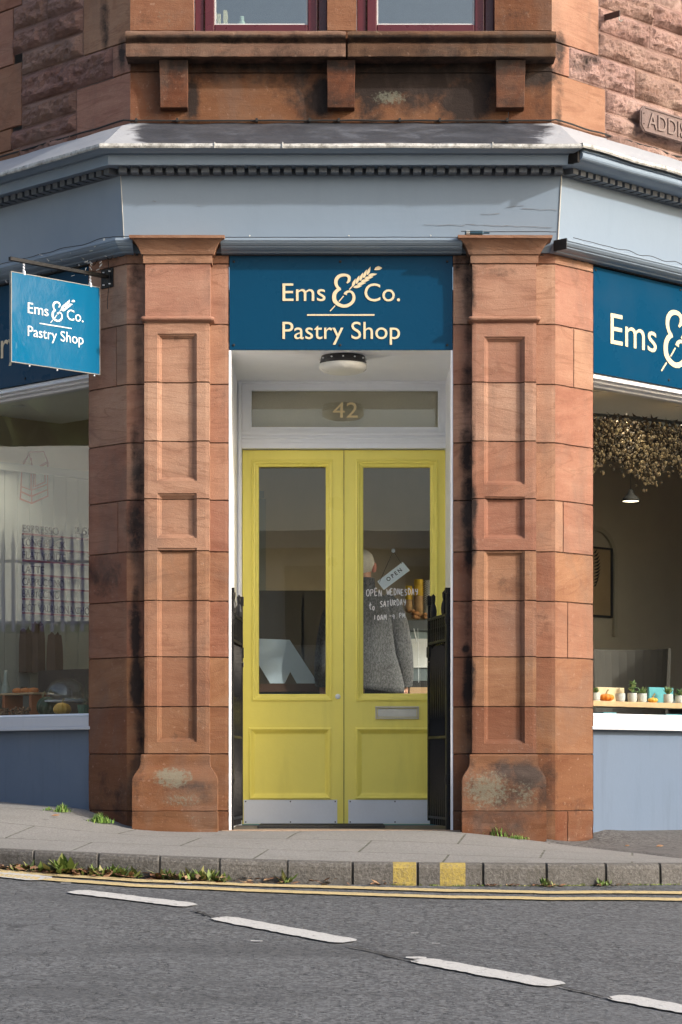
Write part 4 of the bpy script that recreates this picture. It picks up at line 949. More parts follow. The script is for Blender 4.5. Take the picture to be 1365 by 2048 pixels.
# ------------------------------------------------------------------ signs and logo
def leafshape(c, ang, l, w_):
    out = []
    for i in range(13):
        t = i / 12; x = t * l; y = w_ * math.sin(math.pi * t ** .8) * (.9 if t < .9 else .7); out.append((x, y))
    out2 = [(x, -y * .55) for x, y in out[::-1][1:-1]]; ca, sa = math.cos(ang), math.sin(ang)
    return [(c[0] + x * ca - y * sa, c[1] + x * sa + y * ca) for x, y in out + out2]
def logo(mb, fr, u0, z0, s, n0, line2=True, th=.003, one=False):
    """layout in pixels of the front sign: origin (683, 630), s metres per pixel"""
    def U(px, py): return (u0 + (px - 683) * s, z0 - (py - 630) * s)
    text(mb, 'Ems', U(566, 0)[0], U(652, 0)[0], U(0, 602)[1], 35 * s, fr, n0, th)
    text(mb, 'Co.', U(730, 0)[0], U(801, 0)[0], U(0, 602.5)[1], 35 * s, fr, n0, th)
    if line2: text(mb, 'Pastry Shop', U(566, 0)[0], U(801, 0)[0], U(0, 678)[1], 34 * s, fr, n0, th)
    if one: text(mb, 'Pastry Shop', U(822, 0)[0], U(1057, 0)[0], U(0, 602.5)[1], 34 * s, fr, n0, th)
    if line2: mb.prism([U(615, 631.7), U(750, 631.7), U(750, 628.6), U(615, 628.6)], th, fr, n0)
    def Z(x, y): return U(640 + x / 9.75, 515 + y / 9.75)
    # ampersand
    p1 = [(535, 500), (575, 450), (575, 385), (530, 350), (460, 343), (385, 365), (330, 425), (320, 500), (345, 570), (385, 610)]
    w1 = [3.0, 5.6, 6.2, 5.2, 5.6, 6.6, 7.0, 6.6, 5.6, 5.0]
    p2 = [(415, 610), (350, 640), (300, 700), (285, 770), (300, 850), (360, 910), (440, 945), (520, 945), (600, 910), (655, 850), (672, 780), (655, 710), (610, 668), (560, 665), (515, 690), (500, 725)]
    w2 = [4.6, 6.5, 7.4, 8.0, 8.0, 7.0, 6.4, 6.4, 6.2, 6.0, 6.0, 5.2, 4.2, 4.0, 5.0, 7.2]
    for k, (pp, ww) in enumerate(((p1, w1), (p2, w2))):
        cc = crom(pp, 6); wi = [ww[min(int(i / 6), len(ww) - 1)] * (1 - (i % 6) / 6) + ww[min(int(i / 6) + 1, len(ww) - 1)] * (i % 6) / 6 for i in range(len(cc))]
        mb.stroke([Z(v.x, v.y) for v in cc], [x * s for x in wi], th, fr, n0 + .0002 * k)
    mb.stroke([Z(205, 1048), Z(305, 940)], 2.0 * s, th, fr, n0); mb.stroke([Z(378, 862), Z(470, 752)], 2.0 * s, th, fr, n0 + .0004); mb.stroke([Z(580, 628), Z(640, 560)], 2.0 * s, th, fr, n0)
    # wheat ear
    base = Vector((640, 575)); tip = Vector((1090, 215)); dr_ = tip - base
    for i in range(5):
        c_ = base + dr_ * (i / 5.0) * .80; 
        def LS(ang, l, w_, cc): return [Z(x, y) for (x, y) in [(cc.x + a * math.cos(ang) - b * math.sin(ang), cc.y + a * math.sin(ang) + b * math.cos(ang)) for a, b in [(l * t, w_ * math.sin(math.pi * t ** .75)) for t in [q / 10 for q in range(11)]] + [(l * t, -w_ * math.sin(math.pi * t ** .75)) for t in [1 - q / 10 for q in range(1, 10)]]]]
        a0 = math.atan2(dr_.y, dr_.x)
        mb.prism(LS(a0 - .52, 178, 27, c_)[::-1], th, fr, n0 + .0001 * (i % 2))
        mb.prism(LS(a0 + .50, 178, 27, c_ + Vector((20, 8)))[::-1], th, fr, n0 + .0001 * (i % 2) + .0003)
    mb.prism([Z(x, y) for x, y in ((1065, 245), (1090, 195), (1150, 168), (1222, 205), (1180, 240), (1120, 250))][::-1], th, fr, n0 + .0006)
def screws(fr, pts, n0, parent):
    mb = MB()
    for (u, z) in pts:
        P = fr.P(u, z, n0); rows = []
        for (r, h) in ((.007, 0), (.0068, .003), (.004, .0055), (.0005, .006)):
            rows.append([mb.vert(P + fr.u * (r * math.cos(t)) + Vector((0, 0, r * math.sin(t))) + fr.n * h) for t in [i * math.pi / 5 for i in range(10)]])
        for a, b in zip(rows, rows[1:]):
            for i in range(10): mb.face((a[i], a[(i + 1) % 10], b[(i + 1) % 10], b[i]))
        mb.face(rows[-1])
    islands(mb, 'screw', rubber_m, parent)
# front sign
sg = thing('shop_sign', 'teal shop sign with cream wheat logo directly above the yellow doors', 'sign', group='teal fascia signs')
zs0, zs1 = 2.657, 3.183
mb = MB(); mb.box(XJ + .003, -XJ - .003, -.018, -.004, zs0, zs1, FR); bevel(mb.build('sign_board', panel_m, sg), .0015, 1)
mb = MB(); logo(mb, FR, 0.0, fz(630, -.004), (D0 + .004) / F, -.0035); mb.build('lettering', cream_m, sg)
screws(FR, [(fx(x), fz(y)) for x in (468, 681, 895) for y in (523, 690)], -.004, sg)
# side signs
zr0 = 2.572
RS = thing('shop_sign', 'teal sign above the right display window, cut off after the letters Ems', 'sign', group='teal fascia signs')
mb = MB(); mb.box(UW + .006, 3.3, -.018, -.004, zr0, 3.170, RT); bevel(mb.build('sign_board', panel_m, RS), .0015, 1)
uE, zE = side(1222, 690); uE2, zE2 = side(1314, 690)
sc = ((uE2 - uE) / 86.0)
mb = MB(); zbl = side(1226, 689)[1]; logo(mb, RT, uE + (683 - 566) * sc, zbl - (630 - 602) * sc + 0.004, sc, -.0035, line2=False, one=True); mb.build('lettering', cream_m, RS)
screws(RT, [(side(x, y)[0], side(x, y)[1]) for x, y in ((1193, 540), (1339, 760), (1362, 580))] + [(1.9, 2.59), (1.9, 3.15)], -.004, RS)
LS_ = thing('shop_sign', 'shaded teal sign above the left display window behind the hanging sign', 'sign', group='teal fascia signs')
mb = MB(); mb.box(UW + .006, 3.3, -.018, -.004, zr0, 3.170, LF); bevel(mb.build('sign_board', panel_m, LS_), .0015, 1)
LR = Frame((LF.o.x, LF.o.y), (-LF.u.x, -LF.u.y), (LF.n.x, LF.n.y))
mb = MB(); ut, zt_ = side(0, 718); ur, _ = side(22, 718)
cap = .155; zl = zt_ + .002
# 'tr' visible; the rest of the line runs on either side
v_, _ = _font_mesh('Pastry Shop'); wid = (max(p[0] for p in v_) - min(p[0] for p in v_)) / CAPH * cap * .95
v2, _ = _font_mesh('Past'); frac = (max(p[0] for p in v2) - min(p[0] for p in v2)) / (max(p[0] for p in v_) - min(p[0] for p in v_))
us0 = -(ut + .005) - frac * wid
text(mb, 'Pastry Shop', us0, us0 + wid, zl, cap, LR, -.0035, .003); mb.build('lettering', cream_m, LS_)
screws(LF, [(side(50, 757)[0], side(50, 757)[1]), (UW + .05, 3.14), (1.9, 2.6)], -.004, LS_)
# hanging sign
HS = thing('hanging_sign', 'bright blue square sign hanging from a black arm on the left pier', 'sign')
HF = Frame((-1.299, .113), (-H2, -H2), (-H2, H2))       # u outward along the arm, n to the left-back
HFr = Frame((-1.299, .113), (H2, H2), (H2, -H2))        # reading frame: u grows to the right, n towards the viewer
bk_ = MB(); bk_.box(side(228, 560)[0], side(205, 560)[0], .001, .009, 3.022, 3.128, LF); pl = bevel(bk_.build('mounting_plate', black_m, HS), .001, 1)
bk_ = MB()
for u in (side(211, 0)[0], side(223, 0)[0]):
    for z in (3.04, 3.11): bk_.lathe(LF.P(u, z, .012), [(0, -.004), (.006, -.003), (.007, 0), (.006, .003), (0, .004)], 8)
islands(bk_, 'bolt', steel_m, HS)
mb = MB(); mb.box(.0, .685, -.01, .01, 3.073, 3.094, HF); bevel(mb.build('arm', black_m, HS), .002)
mb = MB(); b0, b1 = .068, .675
mb.box(b0, b1, -.007, .007, 2.532, 3.012, HF); bd = bevel(mb.build('sign_board', proj_m, HS), .0015, 1)
mb = MB()
for q in ((b0 - .004, b0, 2.528, 3.016), (b1, b1 + .004, 2.528, 3.016), (b0, b1, 2.528, 2.532), (b0, b1, 3.012, 3.016)): mb.box(q[0], q[1], -.008, .008, q[2], q[3], HF)
mb.build('edge_trim', simple('pale_aluminium', (.22, .22, .21), .4, .3), HS)
mb = MB(); sc2 = .61 * (115 / 180) / 236 * 1.02; ucen = -(b0 + b1) / 2 - .006; logo(mb, HFr, ucen, 2.532 + .48 * .475, sc2 * .97, .0072); mb.build('lettering', whitelet_m, HS)
mb = MB()
for u in (.13, .59):
    for z in (3.068, 3.05, 3.034):
        mb.tube([HF.P(u + .004, z, 0), HF.P(u - .002, z + .008, .004), HF.P(u - .006, z, 0), HF.P(u - .002, z - .010, -.004), HF.P(u + .004, z, 0)], .0025, 6)
    mb.box(u - .006, u + .004, -.009, .009, 3.008, 3.03, HF)
mb.build('shackles', steel_m, HS)
mb = MB()
for u in (.1, .36, .55): mb.lathe(HF.P(u, 2.522, 0), [(0, -.006), (.005, -.003), (.005, .003), (0, .005)], 8)
islands(mb, 'bolt', steel_m, HS)
# ------------------------------------------------------------------ display windows
def shopfront(fr, flip, nm):
    gz0, gz1 = .655, 2.555
    mb = MB(); a, b = UW - .01, 3.3
    mb.box(a, b, -.10, .004, .560, .578, fr); mb.box(a, b, -.10, -.004, .578, .632, fr); mb.box(a, b, -.10, -.012, .632, .643, fr)
    ws = bevel(mb.build('display_sill', sillw_m, B, label='thick white sill under the %s display window' % nm), .003)
    mb = MB(); mb.box(a, b, -.16, -.10, .60, .655, fr); mb.box(a, b, -.16, -.10, 2.515, 2.57, fr); mb.box(a - .0, a + .02, -.16, -.10, .655, 2.515, fr); mb.box(b - .05, b, -.16, -.10, .655, 2.515, fr)
    mb.box(a, b, -.10, -.02, 2.545, 2.57, fr); mb.box(a, b, -.10, -.055, 2.53, 2.545, fr)
    wf = bevel(mb.build('display_window', white_m, B), .003)
    mb = MB(); mb.box(a + .015, b - .045, -.134, -.128, .65, 2.52, fr); mb.build('pane', glass_m, wf)
    mb = MB(); mb.box(a, b, -.20, -.052, ZB, .561, fr); mb.build('stall_riser', dgrey_m, B)
    # far pier and rest of the facade
    mb = MB(); st = lambda u, z: stone_at((nm, 'far', course(z)))
    relief(mb, fr, grid(3.3, 6.0, .15), grid(ZB, ZT, .06, jlines(CZ)), lambda u, z: 0, st, zjoint(CZ), flip=flip)
    mb.build('far_pier', stone_m, B)
    return wf
wl_ = shopfront(LF, True, 'left'); wr_ = shopfront(RT, False, 'right')
# ------------------------------------------------------------------ shop interior
wallm = simple('warm_grey_plaster', (.52, .45, .34), .9, var=.06); ceilm = simple('ceiling_paint', (.82, .82, .79), .9, var=.04)
floorm = simple('dark_shop_floor', (.10, .085, .07), .6, var=.2); tgm = simple('pale_boarding', (.30, .32, .30), .7, var=.05)
A0 = Vector((-2.7, 1.6, 0)); dr1 = Vector((H2, H2, 0)); LW = 9.0
A1 = A0 + dr1 * LW; B1 = Vector((XC, 0, 0)) + Vector((-H2, H2, 0)) * .22 + dr1 * 6.0
mb = MB(); z0, z1 = 0.0, 2.98
mb.quad(A0, A1, A1 + Vector((0, 0, z1)), A0 + Vector((0, 0, z1))); E1 = A1 + Vector((3.2, -3.2, 0)); mb.quad(A1, E1, E1 + Vector((0, 0, z1)), A1 + Vector((0, 0, z1)))
# inner face of facade ends
r0_ = RT.P(5.9, 0, -.2); mb.quad(E1, r0_, r0_ + Vector((0, 0, z1)), E1 + Vector((0, 0, z1)))
l0_ = LF.P(3.0, 0, -.2); mb.quad(l0_, A0, A0 + Vector((0, 0, z1)), l0_ + Vector((0, 0, z1)))
# walls beside the door, behind the piers
mb.box(-1.16, XJ - .02, DY - .1, DY - .04, 0, z1); mb.box(-XJ + .02, 1.16, DY - .1, DY - .04, 0, z1); mb.box(-.66, .66, DY + .02, DY + .06, 2.30 + .02, z1)
mb.box(-XJ + .02, -XJ + .06, .25, DY, 0, z1); mb.box(XJ - .06, XJ - .02, .25, DY, 0, z1)
iw = mb.build('interior_wall', wallm, B)
mb = MB(); mb.v = [(-3.6, 1.4, 0.001), (-1.0, .2, .001), (1.0, .2, .001), (6.5, 5.3, .001), (5.5, 9.5, .001), (3, 8.3, .001)]; mb.f = [(0, 1, 2, 3, 4, 5)]; mb.st = [None]; mb.build('interior_floor', floorm, B)
mb = MB()
pts_ = [(-3.6, 1.8), (-.62, .3), (-.62, 1.16), (.62, 1.16), (.62, .3), (6.5, 5.9), (6.5, 9.5), (3, 9.3)]
n_ = len(pts_); mb.v = [(x, y, 2.98) for x, y in pts_] + [(x, y, 3.05) for x, y in pts_]; mb.face(list(range(n_))[::-1]); mb.face([i + n_ for i in range(n_)])
mb.build('interior_ceiling', ceilm, B)
mb = MB()
for fr, sx in ((LF, -1), (RT, 1)):
    pp = [fr.P(.25, 0, -.165), fr.P(5.8, 0, -.165), fr.P(5.8, 0, -1.25), fr.P(.575, 0, -1.25), Vector((sx * .70, .6, 0))]; lo_ = [mb.vert((p.x, p.y, 2.60)) for p in pp]; hi_ = [mb.vert((p.x, p.y, 2.64)) for p in pp]
    mb.face(lo_); mb.face(hi_[::-1])
    for i in range(5): mb.face((lo_[i], lo_[(i + 1) % 5], hi_[(i + 1) % 5], hi_[i]))
    mb.box(.6, 5.8, -1.28, -1.251, 2.60, 2.97, fr)
mb.build('window_bulkhead', ceilm, B)
# vertical boarding with the menu
MF = Frame((A0.x, A0.y), (H2, H2), (H2, -H2))
mb = MB(); u = .05
while u < 3.0: mb.box(u, u + .097, .004, .018, .0, 2.25, MF); u += .1
mb.box(.05, 3.0, .004, .05, 2.25, 2.30, MF); tgo = mb.build('wall_boarding', tgm, B)
def mhit(px, py, off=.02):
    r = (px - CX) / F; o = A0 + MF.n * off; s_ = (r * (D0 + o.y) - o.x) / (H2 * (1 - r)); D = D0 + o.y + H2 * s_
    return s_, ZC + (HY - py) * D / F
menu = thing('menu_lettering', 'black capital letters of the coffee menu on the pale boarded wall', 'menu')
rows_ = [('ESPRESSO', 45, 118, 1064), ('LONG BLACK', 45, 131, 1091), ('FLAT WHITE', 45, 131, 1117), ('LATTE', 45, 88, 1145), ('CAPPUCCINO', 45, 128, 1170), ('BABYCCINO', 45, 119, 1194), ('HOT VALRHONA CHOC', 45, 188, 1222)]
mk_, mr_ = MB(), MB()
for (t, xa_, xb_, yb_) in rows_:
    ua, za = mhit(xa_, yb_); ub, _ = mhit(xb_, yb_); text(mk_, t, ua, ub, za, .048, MF, .019, .006); uc, _ = mhit(178, yb_)
    mr_.box(ua, max(uc, ub), .019, .034, za - .018, za - .006, MF)
ua, za = mhit(150, 1068); ub, _ = mhit(185, 1068); text(mk_, '2.50', ua, ub, za, .048, MF, .019, .006)
mk_.build('letters', blacktext_m, menu); mr_.build('letter_shadow', letter_shadow_m, menu)  # reddish strips painted as the shadow of the raised letters
# line drawing of a takeaway bag
def Zb(x, y): return mhit(x / 6.825, 740 + y / 6.825)
mb = MB(); drw = [[(400, 1140), (420, 1120), (600, 1115), (655, 1260), (460, 1360), (400, 1140), (300, 1330), (290, 1590), (430, 1640), (430, 1200)], [(460, 1360), (460, 1600)], [(655, 1260), (650, 1560), (430, 1640)], [(290, 1590), (280, 1760), (435, 1820), (655, 1720), (650, 1560)], [(430, 1640), (435, 1820)], [(480, 1400), (615, 1340), (615, 1530), (480, 1590), (480, 1400)], [(285, 1660), (432, 1725), (655, 1630)]]
for k, d in enumerate(drw): mb.stroke([Zb(*p) for p in d], .010, .002, MF, .019 + .0003 * k)
tag(mb.build('bag_drawing', redline_m), 'red line drawing of a gable-topped bag on the pale boarded wall', 'wall drawing')
# recessed downlights with real lamps
def downlight(P, label, power=0.0):
    t = thing('downlight', label, 'downlight', group='recessed downlights in the shop')
    mb = MB(); mb.lathe(P, [(.036, -.004), (.045, -.004), (.046, -.001), (.036, 0)], 20); mb.build('rim', white_m, t)
    mb = MB(); mb.lathe(P, [(0, -.002), (.034, -.002), (.034, .0)], 16); mb.build('diffuser', simple('lit_diffuser', (.9, .9, .8), .5, emis=((1, .93, .8), 7.0)), t)
    if power:
        l = bpy.data.lights.new('downlight_lamp', 'SPOT'); l.energy = power; l.spot_size = R(120); l.spot_blend = .6; l.shadow_soft_size = .03; l.color = (1, .88, .7)
        lo = bpy.data.objects.new('downlight_lamp', l); COL.objects.link(lo); lo.parent = t; lo.location = P + Vector((0, 0, -.02))
def ray_to_z(px, py, z): D = (z - ZC) / (HY - py) * F; return Vector(((px - CX) * D / F, D - D0, z))
downlight(ray_to_z(38, 812, 2.60) , 'lit round downlight seen through the left window', 16)
downlight(ray_to_z(1202, 784, 2.60), 'lit round downlight nearest the right pier', 45)
downlight(ray_to_z(1366, 813, 2.60), 'lit downlight at the right edge of the photo', 45)
l = bpy.data.lights.new('pendant_glow', 'POINT')
# spotlights seen through the transom
def spotl(px, py, Y, label, flipd=1):
    P = W(px, py, Y); t = thing('ceiling_spotlight', label, 'spotlight', group='ceiling spotlights behind the transom')
    mb = MB(); mb.tube([Vector((P.x, P.y, 2.979)), P + Vector((0, 0, .02))], .006, 6); mb.build('stem', simple('spot_grey', (.35, .35, .34), .4), t)
    mb = MB(); mb.tube([P, P + Vector((-.04 * flipd, -.04, -.05))], [.03, .036], 14); mb.build('head', simple('spot_pale', (.6, .6, .58), .4), t)
spotl(773, 796, 2.6, 'pale spotlight between the number 42 and the right of the transom'); spotl(862, 812, 2.3, 'pale spotlight behind the right end of the transom glass', -1)
t = thing('pendant_lamp', 'dark pendant lamp behind the number 42 in the transom', 'pendant lamp', group='pendant lamps in the shop')
P = W(686, 786, 2.6); mb = MB(); mb.tube([Vector((P.x, P.y, 2.979)), P], .004, 6); mb.build('cord', rubber_m, t); mb = MB(); mb.lathe(P, [(.0, .01), (.014, .008), (.02, .0), (.016, -.02), (.0, -.02)], 16); mb.build('lamp_holder', rubber_m, t)
t = thing('pendant_lamp', 'dark pendant lamp with a lit rim seen through the right window', 'pendant lamp', group='pendant lamps in the shop')
P = W(1262, 992, 2.2); mb = MB(); mb.tube([Vector((P.x, P.y, 2.98)), P + Vector((0, 0, .04))], .003, 6); mb.build('cord', rubber_m, t)
mb = MB(); mb.lathe(P, [(.015, .04), (.02, .015), (.05, -.01), (.062, -.035), (.058, -.035), (.045, -.012)], 20); mb.build('lamp_shade', rubber_m, t, smooth=True)
mb = MB(); mb.lathe(P, [(0, -.032), (.04, -.036), (.052, -.034), (.045, -.03)], 20); mb.build('bulb', simple('lit_bulb', (.9, .8, .6), .5, emis=((1, .82, .55), 3.0)), t)
# things behind the doors
cm = simple('counter_grey', (.13, .145, .155), .45); cw = simple('counter_white', (.72, .74, .75), .4, var=.03)
ct = thing('shop_counter', 'grey and white serving counter seen behind the right door', 'counter')
Yc = 2.6
mb = MB(); a = W(812, 1262, Yc); b = W(940, 1240, Yc); mb.box(a.x, b.x, Yc, Yc + .55, a.z, b.z); bevel(mb.build('worktop', cm, ct), .004)
def strip(nm_, y0, y1, m_, o_=.0):
    mb = MB(); p = W(820, y1, Yc); q = W(940, y0, Yc); mb.box(p.x, q.x, Yc + .02 - o_, Yc + .5, p.z, q.z); mb.build(nm_, m_, ct)
strip('fascia_panel', 1262.6, 1277, simple('pale_blue_grey', (.27, .33, .35), .4)); strip('white_panel', 1277.5, 1335, cw, .01); strip('lower_panel', 1335.5, 1361, simple('mid_blue_grey', (.17, .205, .22), .4)); strip('kick_panel', 1361.5, 1374, dark_m); strip('shelf_front', 1374.5, 1500, simple('pale_wood', (.50, .33, .19), .6), .02)
mb = MB(); mb.tube([W(828, 1257, Yc - .03), W(834, 1285, Yc - .03)], .004, 6); mb.tube([W(836, 1257, Yc - .03), W(838, 1365, Yc - .03)], .0025, 6); mb.build('rail', steel_m, ct)
Ym = Yc + .2
def cups(px, ytop, ybot, rpx, cols, label, n=7):
    t = thing('cup_stack', label, 'cups', group='cups stacked on the counter'); a = W(px, ybot, Ym); b = W(px, ytop, Ym); rr = rpx * (D0 + Ym) / F
    for i, (f0, f1, m_) in enumerate(cols):
        mb = MB(); N = max(2, int((f1 - f0) * n)); pr = []
        for j in range(N): z = b.z + (a.z - b.z) * (1 - (f0 + (f1 - f0) * j / N)) - b.z; zz = (a.z - b.z) * 0; h = (b.z - a.z) * (f0 + (f1 - f0) * j / N); h2 = (b.z - a.z) * (f0 + (f1 - f0) * (j + 1) / N); pr += [(rr, h), (rr * .94, h2 - .003)]
        pr = pr + [(0, pr[-1][1])]; mb.lathe(a, [(0, pr[0][1])] + pr, 18); mb.build('cups', m_, t)
kraft = simple('kraft_card', (.50, .31, .15), .8); yc_ = simple('yellow_cups', (.75, .48, .03), .5)
cups(838, 1158, 1232, 9.5, [(0, .55, kraft), (.55, 1, yc_)], 'tall stack of yellow and kraft cups on the counter'); cups(818, 1171, 1222, 7.5, [(0, .45, kraft), (.45, 1, yc_)], 'shorter stack of yellow and kraft cups on the counter')
zig = NT('black_white_zigzag'); c_ = zig.obj(); wv = zig.n('ShaderNodeTexWave'); wv.wave_type = 'BANDS'; wv.bands_direction = 'Z'; wv.inputs['Scale'].default_value = 26; wv.inputs['Distortion'].default_value = 0
sx_ = zig.n('ShaderNodeSeparateXYZ'); zig.l(c_, sx_.inputs[0]); zz_ = zig.math('ADD', sx_.outputs[2], zig.math('MULTIPLY', zig.math('PINGPONG', sx_.outputs[0], .012), .9)); cx_ = zig.n('ShaderNodeCombineXYZ'); zig.l(zz_, cx_.inputs[2]); zig.l(cx_.outputs[0], wv.inputs['Vector'])
zig.l(zig.ramp(wv.outputs[0], [(.45, (.75, .75, .72)), (.55, (.03, .03, .03))]), zig.b.inputs['Base Color'])
cups(856, 1160, 1240, 9, [(0, .45, simple('speckled_card', (.42, .42, .38), .8, var=.4)), (.45, 1, zig.m)], 'stack of black and white zigzag cups beside the right door edge')
pastry = simple('baked_pastry', (.48, .24, .10), .7, var=.4, scale=25)
mb = MB(); rs = random.Random(2)
for i in range(9):
    p = W(rs.uniform(818, 852), rs.uniform(1222, 1236), Ym - .12 + rs.uniform(-.03, .03)); r_ = rs.uniform(.018, .03)
    mb.lathe(p, [(0, -r_ * .6), (r_, -r_ * .3), (r_ * 1.1, 0), (r_ * .7, r_ * .5), (0, r_ * .65)], 10, lobes=5, lobe=.25)
tag(mb.build('pastry_pile', pastry, smooth=True), 'small heap of golden pastries on the counter in front of the cups', 'pastries')
# slanted cabinet behind the left door
cb = thing('display_cabinet', 'pale slanted cabinet with a pointed notch behind the left door glass', 'cabinet')
Yk_ = 2.05; KF = Frame((0, Yk_), (1, 0), (0, -1))
def kp(px, py): v = W(px, py, Yk_); return (v.x, v.z)
mb = MB(); pts = [kp(470, 1276), kp(580, 1280), kp(637, 1367), kp(592, 1367), kp(581, 1345), kp(570, 1367), kp(541, 1367), kp(470, 1262)]
skyc = simple('painted_sky_reflection', (.70, .80, .88), .15, var=.04, spec=.6)  # pale blue colour stands in for sky reflected in the panel
mb.prism([kp(480, 1276), kp(580, 1280), kp(637, 1367), kp(594, 1367), kp(581, 1344), kp(570, 1367), kp(541, 1367), kp(500, 1300), kp(480, 1290)][::-1], .02, KF, 0); mb.build('slanted_panel', skyc, cb)
mb = MB(); p = W(470, 1384, Yk_); q = W(640, 1368, Yk_); mb.box(p.x, q.x, Yk_ - .02, Yk_ + .5, p.z, q.z); mb.build('wooden_ledge', simple('dark_wood', (.12, .06, .035), .5), cb)
mb = MB(); p = W(470, 1500, Yk_); q = W(645, 1384.6, Yk_); mb.box(p.x, q.x, Yk_ + .0, Yk_ + .5, 0.002, q.z); mb.build('base', simple('deep_teal', (.015, .05, .08), .5), cb)
mb = MB()
for x in (-.8, -.45, -.1, .25): mb.box(x, x + .33, 0.06, 0.09, .9, 1.2) if False else None
# dark wall cupboards behind the left door
dw = thing('tall_cupboard', 'tall dark brown cupboard standing behind the left door', 'cupboard')
mb = MB(); mb.box(-.62, .1, 3.05, 3.35, .002, 1.55); mb.build('carcass', simple('brown_black_laminate', (.10, .085, .065), .5), dw)
mb = MB(); mb.box(-.61, -.27, 3.03, 3.049, .05, 1.5); mb.box(-.25, .09, 3.03, 3.049, .05, 1.5); islands(mb, 'cupboard_door', simple('brown_black_laminate', (.10, .085, .065), .5), dw)
# OPEN sign on a string
op = thing('open_sign', 'tilted white card reading OPEN hanging on a string behind the right door glass', 'sign')
OF = Frame((0, DY + .09), (1, 0), (0, -1))
def oz(px, py): v = W(px, py, DY + .09); return (v.x, v.z)
c0_ = Vector(oz(757, 1166)); c1_ = Vector(oz(806, 1124)); 
q = [oz(806, 1124), oz(820, 1141), oz(768, 1180), oz(755, 1163)]
mb = MB(); mb.prism(q[::-1], .005, OF, 0); mb.build('card', simple('white_card', (.82, .86, .88), .6, var=.02), op)
mb = MB(); ang = math.atan2(oz(806, 1124)[1] - oz(755, 1163)[1], oz(806, 1124)[0] - oz(755, 1163)[0]); a = oz(776.5, 1163.5); 
text(mb, 'O P E N', a[0], a[0] + .108, a[1], .023, OF, .0055, .0008, rot=ang, offset=.02); mb.build('letters', blacktext_m, op)
mb = MB(); k_ = W(787, 1102, DY + .07); mb.tube([k_, W(804, 1128, DY + .085)], .0015, 5); mb.tube([k_, W(759, 1165, DY + .085)], .0015, 5); mb.build('string', rubber_m, op)
mb = MB(); mb.lathe(k_ + Vector((0, -.01, 0)), [(.012, -.01), (.010, .0), (.0, .006)], 12, 'Y'); mb.build('suction_hook', simple('clear_plastic', (.5, .5, .5), .2), op)
# ------------------------------------------------------------------ person behind the glass
def loft(mb, rings, n=28):
    R_ = []
    for (c, rx, ry, ax) in rings:
        c = Vector(c); a = Vector(ax[0]).normalized(); b = Vector(ax[1]).normalized()
        R_.append([mb.vert(c + a * rx * math.cos(t) + b * ry * math.sin(t)) for t in [2 * math.pi * i / n for i in range(n)]])
    for i in range(len(R_) - 1):
        for j in range(n): mb.face((R_[i][j], R_[i][(j + 1) % n], R_[i + 1][(j + 1) % n], R_[i + 1][j]))
    mb.face(R_[0][::-1]); mb.face(R_[-1])
PX, PY = .145, 1.95
skin = simple('skin', (.62, .34, .25), .55, var=.06)
def skinned(name, verts, edges, radii, mat, parent=None, root=0, sub=2):
    me = bpy.data.meshes.new(name); me.from_pydata(verts, edges, []); o = bpy.data.objects.new(name, me); COL.objects.link(o)
    sk = o.modifiers.new('skin', 'SKIN'); sk.use_smooth_shade = True
    for i, r_ in enumerate(radii):
        d = me.skin_vertices[0].data[i]; d.radius = (r_, r_) if not isinstance(r_, tuple) else r_; d.use_root = (i == root)
    ss = o.modifiers.new('sub', 'SUBSURF'); ss.levels = sub; ss.render_levels = sub
    dg = bpy.context.evaluated_depsgraph_get(); m2 = bpy.data.meshes.new_from_object(o.evaluated_get(dg)); m2.name = name
    o.modifiers.clear(); o.data = m2; m2.materials.clear(); m2.materials.append(mat)
    m2.polygons.foreach_set('use_smooth', [True] * len(m2.polygons))
    if parent: o.parent = parent
    return o
v, e, r = [], [], []
def add(p, rad, link=None):
    v.append((PX + p[0], PY + p[1], p[2])); r.append(rad); i = len(v) - 1
    if link is not None: e.append((link, i))
    return i
pel = add((0, 0, .92), (.14, .10)); wa = add((0, 0, 1.08), (.13, .095), pel); ch = add((0, -.01, 1.28), (.15, .105), wa); nk0 = add((0, 0, 1.43), (.075, .065), ch); nk = add((0, .005, 1.50), .052, nk0); hd0 = add((-.012, .02, 1.56), (.062, .075), nk); hd = add((-.014, .02, 1.63), (.072, .088), hd0); hd2 = add((-.014, .018, 1.69), (.052, .06), hd)
for sx in (-1, 1):
    sh = add((.17 * sx, 0, 1.385), .05, ch); el = add((.235 * sx, .0, 1.12), .042, sh); wr = add((.262 * sx, .06, .90), .028, el); pm = add((.264 * sx, .075, .845), (.030, .018), wr)
    for k, (dy, l_, dxx) in enumerate(((-.028, .070, 0), (-.009, .080, 0), (.010, .076, 0), (.028, .060, 0))):
        k1 = add((.264 * sx, .075 + dy, .80), .0088, pm); k2 = add((.258 * sx, .08 + dy, .80 - l_ * .5), .0082, k1); add((.246 * sx, .085 + dy, .80 - l_ * .85), .007, k2)
    t1 = add((.255 * sx, .045, .835), .011, pm); add((.248 * sx, .028, .80), .009, t1)
    hp = add((.085 * sx, 0, .86), .085, pel); kn = add((.10 * sx, .0, .48), .055, hp); an = add((.105 * sx, .01, .09), .04, kn); add((.12 * sx, .14, .035), (.045, .03), an)
body = skinned('person', v, e, r, skin, None, 0)
tag(body, 'white-haired person in a grey knitted cardigan standing behind the right door, back turned', 'person')
